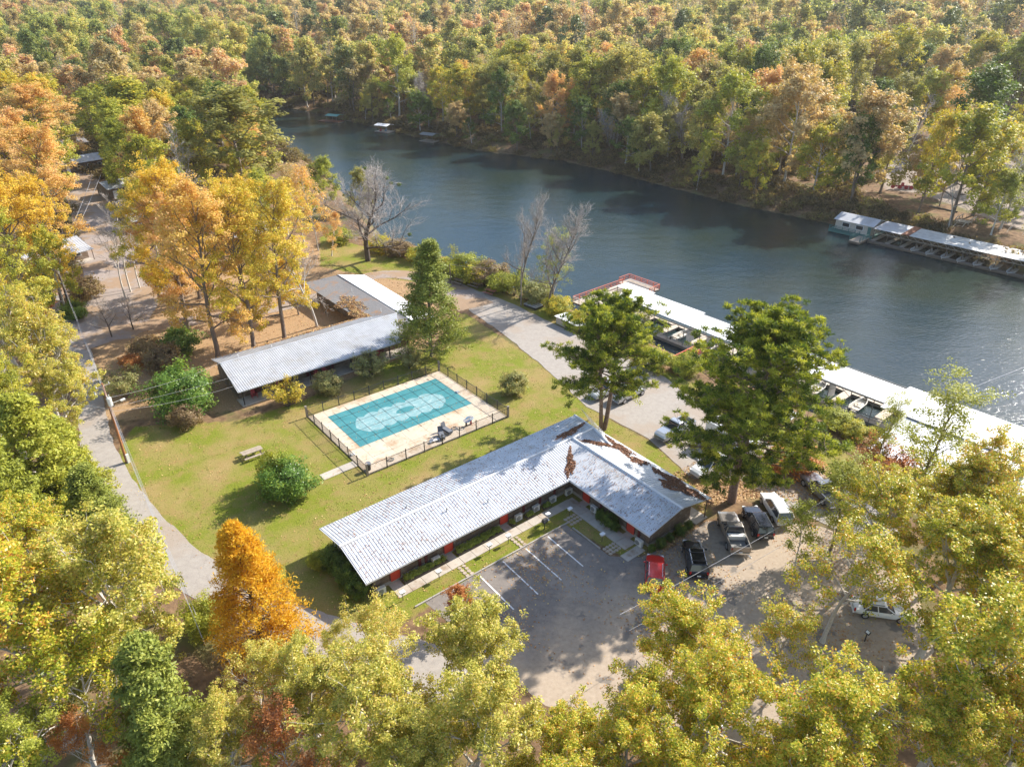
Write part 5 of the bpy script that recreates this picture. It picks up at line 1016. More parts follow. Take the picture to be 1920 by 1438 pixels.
# leaf palettes
Y = leafmat
PAL = {
 'oak': Y('oak_leaves', [(0.0, (0.16, 0.22, 0.02)), (0.28, (0.36, 0.42, 0.035)), (0.52, (0.70, 0.66, 0.07)), (0.72, (0.84, 0.68, 0.11)), (0.87, (0.80, 0.42, 0.08)), (1.0, (0.50, 0.15, 0.05))], shift=.15, rough=.36, lw=.8, transl=.5),
 'oakpale': Y('pale_oak_leaves', [(0.0, (0.20, 0.24, 0.04)), (0.3, (0.42, 0.42, 0.07)), (0.6, (0.70, 0.64, 0.13)), (0.85, (0.80, 0.64, 0.19)), (1.0, (0.70, 0.42, 0.13))], shift=.2, rough=.36, lw=.75, transl=.5),
 'yellow': Y('yellow_leaves', [(0.0, (0.34, 0.33, 0.03)), (0.4, (0.66, 0.55, 0.05)), (0.75, (0.82, 0.62, 0.12)), (1.0, (0.82, 0.46, 0.10))], shift=.25, lw=.65),
 'yelgreen': Y('yellow_green_leaves', [(0.0, (0.200, 0.234, 0.032)), (0.45, (0.458, 0.458, 0.055)), (0.8, (0.727, 0.604, 0.077)), (1.0, (0.794, 0.480, 0.066))], shift=.25),
 'pink': Y('pink_topped_leaves', [(0.0, (0.58, 0.42, 0.07)), (0.5, (0.80, 0.56, 0.14)), (1.0, (0.84, 0.50, 0.22))], top=(0.84, 0.47, 0.35), topat=1.0, shift=.1, lw=.7),
 'orange': Y('orange_leaves', [(0.0, (0.60, 0.42, 0.10)), (0.5, (0.82, 0.56, 0.20)), (1.0, (0.84, 0.52, 0.30))], shift=.3, lw=.6),
 'rust': Y('rust_leaves', [(0.0, (0.346, 0.122, 0.044)), (0.5, (0.592, 0.256, 0.077)), (1.0, (0.704, 0.368, 0.111))], shift=.3),
 'green': Y('green_leaves', [(0.0, (0.055, 0.10, 0.02)), (0.5, (0.14, 0.22, 0.035)), (1.0, (0.30, 0.38, 0.06))], shift=.3, transl=.4),
 'lime': Y('lime_leaves', [(0.0, (0.20, 0.23, 0.035)), (0.5, (0.42, 0.45, 0.06)), (1.0, (0.62, 0.58, 0.10))], shift=.3),
 'olive': Y('olive_leaves', [(0.0, (0.22, 0.22, 0.05)), (0.5, (0.44, 0.42, 0.11)), (1.0, (0.64, 0.55, 0.18))], shift=.5, transl=.5),
 'tan': Y('tan_leaves', [(0.0, (0.391, 0.301, 0.144)), (0.5, (0.615, 0.469, 0.223)), (1.0, (0.749, 0.548, 0.268))], shift=.4),
 'pine': Y('pine_needles', [(0.0, (0.04, 0.08, 0.014)), (0.35, (0.13, 0.19, 0.022)), (0.7, (0.42, 0.45, 0.045)), (1.0, (0.66, 0.62, 0.10))], transl=.45, shift=.05, lw=.35),
 'juniper': Y('juniper_sprays', [(0.0, (0.133, 0.167, 0.032)), (0.5, (0.268, 0.312, 0.049)), (1.0, (0.458, 0.458, 0.088))], transl=.3, shift=.3),
 'cypress': Y('cypress_sprays', [(0.0, (0.55, 0.28, 0.02)), (0.5, (0.82, 0.50, 0.035)), (1.0, (0.86, 0.66, 0.07))], top=(0.40, 0.42, 0.06), topat=1.05, transl=.5, shift=.1),
 'shiny': Y('glossy_green_leaves', [(0.0, (0.07, 0.14, 0.03)), (0.5, (0.19, 0.33, 0.06)), (1.0, (0.42, 0.52, 0.10))], shift=.1, rough=.35),
 'gold': Y('golden_leaves', [(0.0, (0.46, 0.36, 0.03)), (0.4, (0.78, 0.56, 0.05)), (0.75, (0.86, 0.62, 0.12)), (1.0, (0.84, 0.48, 0.12))], shift=.15, lw=.65),
 'shrub': Y('brown_shrub_leaves', [(0.0, (0.167, 0.116, 0.066)), (0.5, (0.324, 0.223, 0.122)), (1.0, (0.413, 0.335, 0.144))], shift=.5),
 'shrubgreen': Y('pale_shrub_leaves', [(0.0, (0.178, 0.200, 0.066)), (0.5, (0.357, 0.368, 0.133)), (1.0, (0.548, 0.436, 0.189))], shift=.3),
}
MIXF = Y('mixed_wood_leaves', [(0.0, (0.17, 0.22, 0.08)), (0.2, (0.36, 0.38, 0.11)), (0.4, (0.56, 0.52, 0.16)), (0.6, (0.70, 0.62, 0.24)), (0.8, (0.76, 0.62, 0.34)), (0.94, (0.76, 0.50, 0.28)), (1.0, (0.58, 0.32, 0.2))], shift=.95, transl=.55)
UNDER = Y('undergrowth_leaves', [(0.0, (0.08, 0.07, 0.03)), (0.4, (0.20, 0.15, 0.07)), (0.75, (0.34, 0.24, 0.11)), (1.0, (0.36, 0.34, 0.09))], shift=.8)
ms = {}
def mk(name, T, n, size, rc, mw='bark', ml='oak', sides=5, minr=0.0, **k):
    ms[name] = (T.wood(name + '_trunk', M[mw], sides, minr), T.leaves(name + '_crown', PAL[ml], n, size, rc, **k), T)
# near oaks: detailed
for k in range(3): mk('oak%d' % k, broad(11 + k, 18, 6.4, 18, 6, 3, .46, .46, shape='round'), 32000, .255, .6, 'barkpale', 'oak', 5, H=18, aspect=.6, gap=.3, C=(0, 0, 11))
for k in range(2): mk('sparse%d' % k, broad(31 + k, 17, 6.2, 14, 5, 3, .46, .3, shape='round'), 10000, .28, .7, 'barkpale', 'oak', 5, H=17, aspect=.62, gap=.35)
for k in range(3): mk('gum%d' % k, broad(51 + k, 24, 6.6, 24, 6, 3, .22, .36), 25000, .25, .62, 'bark', 'yellow', 5, H=24, gap=.34)
for k in range(4): mk('mid%d' % k, broad(71 + k, 17, 6.0, 16, 6, 3, .25, .3, shape=('round', 'oval')[k % 2]), 11000, .44, .8, ('bark', 'barkpale')[k // 2], 'olive', 4, .015, H=17, gap=.22)
for k in range(2): mk('thin%d' % k, broad(91 + k, 18, 4.6, 16, 4, 3, .25, .22, shape='oval'), 4200, .36, .8, 'barkpale', 'tan', 4, .012, H=18, gap=.2)
def bush(seed, n, rx, h, leafs=.16, dens=1.0, m='green', name='b', sp=None):
    T = Tree(seed); r = T.r
    for i in range(9):
        a = r.uniform(0, 6.28); T.branch((0.1 * math.cos(a), .1 * math.sin(a), 0), (math.cos(a) * .6, math.sin(a) * .6, 1), h * .8, .05, .015, 4, .15)
    q = unit(r.normal(0, 1, (260, 3))); rad = r.uniform(.62, 1.0, (260, 1)) * (1 + .22 * np.sin(q[:, :1] * 5 + seed) * np.sin(q[:, 2:3] * 4 + seed) + .2 * np.sin(q[:, 1:2] * 7 + q[:, :1] * 3))
    P = q * rad * [rx, rx, h * .5] + [0, 0, h * .52]; T.tips = list(P[P[:, 2] > .12])
    ms[name] = (T.wood(name + '_stem', M['barkdark'], 4), T.leaves(name + '_foliage', PAL[m], n, leafs, rx * .24, H=h, outw=.8, up=.3, gap=.22), T)
bush(1, 15000, 3.2, 4.6, .22, name='bigbush', m='green'); bush(2, 12000, 2.2, 3.8, .18, name='roundbush', m='green'); bush(3, 8000, 1.5, 2.7, .15, name='shrub0', m='shrubgreen'); bush(4, 6000, 1.6, 2.6, .18, name='shrub1', m='shrub')
def fan(seed, n, Rr, h, m, name, nb=26):
    T = Tree(seed); r = T.r
    for i in range(nb):
        a = r.uniform(0, 6.28); e = r.uniform(.25, .95); P, d = T.branch((.08 * math.cos(a), .08 * math.sin(a), 0), (math.cos(a) * e, math.sin(a) * e, 1), h * r.uniform(.8, 1.1), .035, .008, 5, .08, .02); T.tips += P[2:]
        for q in P[2:5]:
            P2, _ = T.branch(q, unit(d + r.normal(0, .5, 3)), h * .25, .012, .005, 2, .15); T.tips += P2[1:]
    ms[name] = (T.wood(name + '_stem', M['bark'], 4), T.leaves(name + '_foliage', PAL[m], n, .15, .3, H=h), T)
fan(5, 6000, 1.4, 3.0, 'shrubgreen', 'fan0'); fan(6, 4200, 1.5, 3.2, 'yelgreen', 'fan1'); fan(7, 2600, 1.5, 2.8, 'shrub', 'fan2')
# conifers
def conifer(seed, H, Rb, nl, name, m, mw, size, rc, n, drop=-.1, power=1.0, needle=False, asp=.5, base=.04, nb=8):
    T = Tree(seed); r = T.r; tp, d = T.branch((0, 0, -.2), (0, 0, 1), H, H * .016, .02, 14, .015)
    for i in range(nl):
        f = base + (1 - base) * i / nl; p = np.array([tp[int(f * 14)][0], tp[int(f * 14)][1], f * H]); L = Rb * (1 - f) ** power * r.uniform(.75, 1.15) + .25
        for k in range(nb):
            a = r.uniform(0, 6.28); P, dd = T.branch(p, (math.cos(a), math.sin(a), .25 + .5 * f), L, .045 * (1 - f) + .01, .008, 4, .08, drop); T.tips += [P[2], P[3], P[4]]
            for q in (P[2], P[3]):
                P2, _ = T.branch(q, unit(dd + r.normal(0, .7, 3) * [1, 1, .4]), L * .3, .012, .005, 2, .1); T.tips += [P2[1], P2[2]]
    T.tips = [q for q in T.tips if q[2] > .3]
    ms[name] = (T.wood(name + '_trunk', M[mw], 5), T.leaves(name + '_crown', PAL[m], n, size, rc, H=H, outw=.5, up=.3, aspect=asp, needle=needle, flat=.5), T)
conifer(21, 16, 4.3, 30, 'cedar', 'juniper', 'bark', .26, .55, 34000, .03, .75, nb=8)
conifer(22, 13, 3.6, 26, 'juniper', 'juniper', 'bark', .26, .5, 26000, .03, .7, nb=7)
conifer(23, 14, 4.4, 30, 'cypress', 'cypress', 'barkdark', .30, .45, 30000, -.02, .8, needle=True, asp=.16, nb=9)
# pines with tufted pads
def pine(seed, name, H, stems, Rc, z0, n, nb, dome=1.0):
    T = Tree(seed); r = T.r
    for (lean, az0, fh, r0) in stems:
        tp, d = T.branch((math.cos(az0) * .15, math.sin(az0) * .15, -.3), (math.cos(az0) * lean, math.sin(az0) * lean, 1), H * fh, r0, r0 * .3, 10, .03)
        az = r.uniform(0, 6)
        for i in range(nb):
            s_ = (i + r.random()) / nb; f = z0 + (.98 - z0) * s_; az += 2.4 + r.normal(0, .3); k = f * 10; a = int(min(9, k)); p = tp[a] + (tp[a + 1] - tp[a]) * (k - a)
            env = Rc * (math.sqrt(max(0, 1 - (max(0, s_ - .25) / .78) ** 2)) if dome else 1 - .6 * s_) * (.55 + .45 * min(1, s_ * 4 + .4)) * r.uniform(.7, 1.12); el = R(-2) + s_ * R(42)
            P, dd = T.branch(p, (math.cos(az) * math.cos(el), math.sin(az) * math.cos(el), math.sin(el)), env, .1 * (1 - .6 * s_) + .02, .02, 6, .1, .05)
            for q in (2, 3, 4, 5, 6):
                for j in range(3):
                    P2, d2 = T.branch(P[q], unit(dd + r.normal(0, .75, 3) * [1, 1, .5] + [0, 0, .2]), env * .24 + .3, .025, .01, 2, .15, .1); T.tips += [P2[2], P2[1]]
                    P3, _ = T.branch(P2[1], unit(d2 + r.normal(0, .7, 3) + [0, 0, .2]), env * .12 + .25, .015, .006, 2, .1, .1); T.tips += [P3[2]]
    ms[name] = (T.wood(name + '_trunk', M['barkpine'], 6), T.leaves(name + '_crown', PAL['pine'], n, .36, .34, H=H, needle=True, aspect=.15, flat=.5, gap=.33, outw=.7), T)
pine(41, 'roundpine', 22, [(0.05, .4, .97, .48)], 7.6, .24, 140000, 76)
pine(42, 'twinpine', 18, [(0.10, 2.9, .9, .3), (0.17, .3, .93, .33)], 5.6, .36, 70000, 28)
# bare trees
def bare(seed, name, H, Rc, n1, n2, n3, n4, shape, mw='bark', r0=.3, base=.25, tw='twig', leafn=0):
    T = Tree(seed); r = T.r; tp, d = T.branch((0, 0, -.3), (0, 0, 1), H * .8, r0, r0 * .2, 8, .06); az = r.uniform(0, 6)
    for i in range(n1):
        s_ = i / (n1 - 1); f = base + (.97 - base) * s_; az += 2.4; k = f * 8; a = int(min(7, k)); p = tp[a] + (tp[a + 1] - tp[a]) * (k - a); el = R(20) + s_ * R(50) if shape == 'wide' else R(50) + s_ * R(25)
        L1 = Rc * (1.1 - .45 * s_) * r.uniform(.75, 1.15) * (1 if shape == 'wide' else 1.3); b1 = r0 * .45 * (1 - .5 * s_)
        P1, d1 = T.branch(p, (math.cos(az) * math.cos(el), math.sin(az) * math.cos(el), math.sin(el)), L1, b1, b1 * .25, 6, .2, .06)
        for j in range(n2):
            a = 1 + (j * 5) // n2; P2, d2 = T.branch(P1[a], unit(d1 + unit(r.normal(0, 1, 3)) * .9 + [0, 0, .2]), L1 * .45 * r.uniform(.6, 1.2), b1 * .3, b1 * .1, 4, .2, .05)
            for k3 in range(n3):
                P3, d3 = T.branch(P2[1 + k3 % 4], unit(d2 + unit(r.normal(0, 1, 3)) * .8 + [0, 0, .15]), L1 * .24 * r.uniform(.6, 1.2), .022, .014, 3, .2, .05)
                for k4 in range(n4): P4, _ = T.branch(P3[1 + k4 % 3], unit(d3 + unit(r.normal(0, 1, 3)) * .8 + [0, 0, .1]), L1 * .13 * r.uniform(.6, 1.3) + .2, .016, .010, 2, .2); T.tips.append(P4[2])
    big = Tree(0); big.seg = [q for q in T.seg if q[6] > .03]; sm = Tree(0); sm.seg = [q for q in T.seg if q[6] <= .03]
    ms[name] = (big.wood(name + '_trunk', M[mw], 6), sm.wood(name + '_twigs', M[tw], 3), T)
bare(61, 'bareoak', 19, 8.2, 13, 7, 7, 6, 'wide', 'barkdark', .45, .2)
bare(62, 'bareelm', 17.5, 4.4, 14, 6, 6, 4, 'up', 'bark', .26, .28)
bare(63, 'barepole', 14, 4.0, 9, 4, 4, 3, 'wide', 'barkpale', .16, .4)
bare(64, 'baresnag', 8, 3.5, 9, 5, 4, 3, 'wide', 'barkdark', .16, .2)
# half bare yellow-leaved river tree = bareelm + thin leaves, poplar
T = broad(95, 15, 4.4, 22, 4, 3, .15, .2, shape='vase'); mk('poplar', T, 8500, .2, .6, 'bark', 'lime', 4, H=15, gap=.25)
T = broad(96, 15, 5.2, 14, 5, 3, .28, .25, shape='round'); mk('halfbare', T, 5200, .2, .6, 'bark', 'lime', 4, H=15, gap=.45)
# ---------------------------------------------------------------- planting
NT = [0]
rt = random.Random(77)
HT = {'oak0': 18, 'oak1': 18, 'oak2': 18, 'sparse0': 17, 'sparse1': 17, 'gum0': 24, 'gum1': 24, 'gum2': 24, 'mid0': 17, 'mid1': 17, 'mid2': 17, 'mid3': 17, 'thin0': 18, 'thin1': 18, 'bigbush': 4.6, 'roundbush': 3.8, 'shrub0': 2.7, 'shrub1': 2.6, 'fan0': 3, 'fan1': 3.2, 'fan2': 2.8, 'cedar': 16, 'juniper': 13, 'cypress': 14, 'roundpine': 22, 'twinpine': 18, 'bareoak': 19, 'bareelm': 17.5, 'barepole': 14, 'baresnag': 8, 'poplar': 15, 'halfbare': 15}
RN = {}
for k_, q_ in ms.items():
    c_ = np.empty(len(q_[1].vertices) * 3, np.float32); q_[1].vertices.foreach_get('co', c_); c_ = c_.reshape(-1, 3); RN[k_] = float(np.percentile(np.hypot(c_[:, 0], c_[:, 1]), 93))
print({k: round(v, 1) for k, v in RN.items()})
def plant(kind, x, y, h, label, pal=None, wr=1.0, cat='tree', group=None, rz=None, lean=None, name='tree', z=None, names=('trunk', 'crown')):
    wood, leaf, T = ms[kind]; H0 = HT[kind]
    z = tz(x, y) if z is None else z; s_ = h / H0
    r = empty(name, (x, y, z), rt.uniform(0, 6.28) if rz is None else rz, label, cat, group); r.scale = (s_ * wr, s_ * wr, s_)
    if lean: r.rotation_euler = (lean[0], lean[1], r.rotation_euler[2])
    a = link(names[0], wood, r); b_ = link(names[1], leaf, r)
    if pal:
        b_.material_slots[0].link = 'OBJECT'; b_.material_slots[0].material = PAL[pal] if isinstance(pal, str) else pal
    NT[0] += 1; return r
def tree_px(kind, px, py, h, label, pal=None, wr=1.0, **k):      # px,py: middle of the crown in the photo
    x, y = GP(px, py, h * (.74 if kind[0] in 'os' else .62)); return plant(kind, x, y, h, label, pal, wr, **k)
def base_px(kind, px, py, h, label, pal=None, wr=1.0, **k):
    x, y = GP(px, py, 0); z = tz(x, y); x, y = GP(px, py, z); return plant(kind, x, y, h, label, pal, wr, **k)
# heroes
base_px('roundpine', 1372, 942, 20.3, 'tall dense round topped pine between the parked row and the boat dock', name='pine_tree', rz=1.0, wr=1.08)
base_px('twinpine', 1130, 806, 17.2, 'open crowned pine with twin trunks behind the motel corner', name='pine_tree', rz=0.0, wr=1.02)
base_px('cedar', 808, 668, 17.5, 'tall dark conical cedar at the corner between pool and motel wing', name='cedar_tree', wr=1.15)
base_px('cypress', 500, 1222, 13.5, 'bright orange bald cypress beside the bend of the lane', name='cypress_tree', wr=1.0)
base_px('bareoak', 690, 489, 18.5, 'wide leafless oak with mistletoe clumps on the river bank', name='bare_tree', names=('trunk', 'twigs'), rz=.6, wr=1.3)
base_px('bareelm', 975, 560, 19.5, 'slim bare tree with two forks behind the grey riverside pole', name='bare_tree', names=('trunk', 'twigs'), wr=.62)
base_px('bareelm', 1026, 583, 18.5, 'feathery bare topped tree left of the fishing deck', name='bare_tree', names=('trunk', 'twigs'), wr=1.0, rz=2)
base_px('halfbare', 1036, 578, 11.5, 'thin yellow green leafed tree under the feathery bare crown by the fishing deck', 'lime')
base_px('fan1', 965, 553, 4.5, 'small bright green sapling at the foot of the slim bare tree', 'lime', cat='shrub', name='sapling')
base_px('barepole', 595, 612, 17, 'gnarled bare tree behind the motel wing courtyard', name='bare_tree', names=('trunk', 'twigs'), wr=1.1)
for k, (px, py, kd, h, ds, pal) in enumerate([
    (410, 672, 'gum0', 25.5, 'tall tree with pink red crown nearest the porch motel, left of three', 'pink'), (476, 655, 'gum1', 24.5, 'tall golden tree behind the ribbed motel roof, middle of three', 'yellow'), (534, 636, 'gum2', 23.5, 'tall slim golden tree behind the ribbed motel roof, right of three', 'yellow'),
    (350, 610, 'gum1', 25.0, 'tall gold and orange tree left of the pink crowned one', 'gold'), (375, 560, 'gum2', 21, 'golden orange tree behind the pink crowned tree', 'orange'), (300, 560, 'gum0', 20, 'golden tree beside the brown street fork', 'yelgreen'),
    (505, 570, 'gum0', 17.5, 'yellow green tree behind the two slim golden ones', 'yelgreen'), (560, 590, 'mid1', 9, 'low golden tree in the courtyard corner of the rear wing', 'yellow')]):
    base_px(kd, px, py, h, ds, pal, wr=(.98 if k < 3 else .95), name='maple_tree')
base_px('thin0', 597, 470, 17, 'thin peach leafed tree on the bank left of the leafless oak', 'orange', wr=.9); base_px('thin1', 570, 455, 13, 'slight yellow leafed tree on the bank behind the golden trees', 'yellow'); base_px('thin1', 622, 480, 9, 'low reddish leafed tree right beside the leafless oak trunk', 'orange')
base_px('thin0', 540, 440, 15, 'faded tan tree at the water left of the peach leafed tree', 'tan')
for px, py, h, ds in ((235, 560, 17, 'left of the leaning bare trio by the street'), (245, 548, 18, 'middle of the leaning bare trio by the street'), (262, 540, 16, 'right of the leaning bare trio by the street')):
    r = base_px('barepole', px, py, h, 'leaning leafless tree, ' + ds, name='bare_tree', names=('trunk', 'twigs'), wr=.8, lean=(0, R(-7)), rz=0)
base_px('halfbare', 860, 512, 5, 'small yellow green tree at the bend of the drive', 'yelgreen')
# bushes and shrubs
B = lambda k, px, py, h, lab, pal=None, wr=1.0, **q: base_px(k, px, py, h, lab, pal, wr, cat='shrub', name='bush', names=('stem', 'foliage'), **q)
B('bigbush', 348, 765, 5.4, 'large glossy green bushy tree at the gable end of the porch motel', 'shiny', 1.05); B('shrub1', 352, 800, 2.8, 'brown bronze shrub in front of the large glossy green bush', 'shrub')
B('roundbush', 541, 930, 4.2, 'round green and yellow bush alone on the lawn near the picnic table', 'shiny', 1.1); B('roundbush', 521, 910, 4.0, 'yellow tinged part bush fused with the round lawn bush', 'lime', .8)
B('fan1', 541, 762, 3.6, 'golden yellow shrub in front of the porch', 'yellow', 1.05); B('shrub0', 617, 737, 2.9, 'dense round pale green shrub in front of the porch', 'shrubgreen', 1.1); B('fan0', 693, 706, 3.4, 'fan shaped pale green shrub at the middle of the porch', 'shrubgreen', 1.1); B('fan0', 768, 690, 2.6, 'ragged tan green shrub in the shade of the cedar', 'shrubgreen', 1.1)
B('shrub1', 963, 738, 2.9, 'lone brown green shrub right of the pool fence', 'shrubgreen', 1.0); B('fan1', 238, 745, 4.2, 'tan and orange spiky shrub by the lane pole', 'shrubgreen', 1.05)
B('shrub1', 310, 690, 3.2, 'dark brown shrub under the pink crowned tree', 'shrub', 1.3); B('shrub1', 280, 668, 3.0, 'dark brown shrub beside the lane junction', 'shrub', 1.2); B('shrub1', 345, 660, 3.6, 'dark green brown shrub behind the glossy green bush', 'green', 1.2); B('shrub1', 250, 690, 2.0, 'low rusty shrub at the lane edge', 'rust', 1.2)
B('shrub0', 140, 600, 3.0, 'dark green bush below the porch house pole', 'green', 1.2); B('shrub1', 165, 562, 3.8, 'purplish twiggy bush right of the porch house pole', 'shrub', 1.2); B('shrub1', 85, 585, 2.6, 'reddish low bush at the left below the porch house', 'rust', 1.0)
base_px('baresnag', 210, 632, 6.5, 'dark gnarled bare tree at the lane junction', name='bare_tree', names=('trunk', 'twigs')); base_px('baresnag', 250, 618, 6.0, 'dark twisted bare tree right of the lane junction', name='bare_tree', names=('trunk', 'twigs'))
# hedges
hu = [(-23.7, 1.6), (-23.8, 3.1), (-23.7, 4.6), (-23.8, 6.0)]
for k, (u_, v_) in enumerate(hu):
    x, y = LW(u_, v_); plant('shrub0', x, y, 2.3 + .2 * (k % 2), 'dark green hedge bush at the long motel gable, %s from the front' % ('first', 'second', 'third', 'fourth')[k], 'green', .8, 'shrub', 'hedge bushes at the motel gable', name='bush', z=0, names=('stem', 'foliage'))
x, y = LW(-25.0, 7.2); plant('shrub0', x, y, 1.8, 'small yellow green bush at the back corner of the long motel', 'lime', .8, 'shrub', name='bush', z=0)
for k, (u_, v_, h) in enumerate([(.35, -4.4, 1.3), (.3, -5.6, 1.6), (.35, -6.4, 1.1), (2.0, -10.9, 1.1), (3.4, -10.8, .9), (4.8, -10.9, 1.3), (6.2, -10.8, 1.0), (.9, -10.7, .8)]):
    x, y = LW(u_, v_); plant('shrub0', x, y, h, 'small dark green foundation shrub, ' + ('short wing wall, nearest the inner corner', 'short wing wall, middle and largest', 'short wing wall, nearest the far red door', 'gable end of the short wing, left', 'short wing gable, left of centre', 'short wing gable, right of centre', 'gable end of the short wing, right', 'short wing corner behind the red car')[k], 'green', .8, 'shrub', name='bush', z=0, names=('stem', 'foliage'))
# plant beds
def bed(u0, u1, v0, v1, lab, n, seed):
    r = empty('plant_bed', (*O2, 0), GA, lab, 'plant bed'); MB().bb(u0, u1, v0, v0 + .08, 0, .2).bb(u0, u1, v1 - .08, v1, 0, .2).bb(u0, u0 + .08, v0 + .09, v1 - .09, 0, .2).bb(u1 - .08, u1, v0 + .09, v1 - .09, 0, .2).build('edging', M['darkwood'], r); MB().bb(u0 + .08, u1 - .08, v0 + .08, v1 - .08, 0, .12).build('soil', M['soil'], r)
    T = Tree(seed); g = T.r; T.tips = list(np.stack([g.uniform(u0 + .15, u1 - .15, n // 14), g.uniform(v0 + .15, v1 - .15, n // 14), g.uniform(.25, .55, n // 14)], -1)); o = link('plants', T.leaves('bed_plants', M['hedgeleaf'], n * 2, .14, .2, H=.5, C=((u0 + u1) / 2, (v0 + v1) / 2, -1)), r); o['kind'] = 'stuff'
bed(-19.75, -15.1, .2, .95, 'timber edged bed of low green plants between the first two red doors', 1600, 1); bed(-13.9, -8.5, .2, 1.0, 'long timber edged bed of bright green plants between the second and third red doors', 3000, 2); bed(-7.3, -6.8, .25, .95, 'tiny timber edged bed right of the third red door', 200, 3); bed(-5.4, -4.5, .2, .7, 'small plant bed between the white condensers left of the inner corner', 400, 4); bed(-3.1, -2.2, .2, .7, 'small plant bed nearest the inner corner', 400, 5)
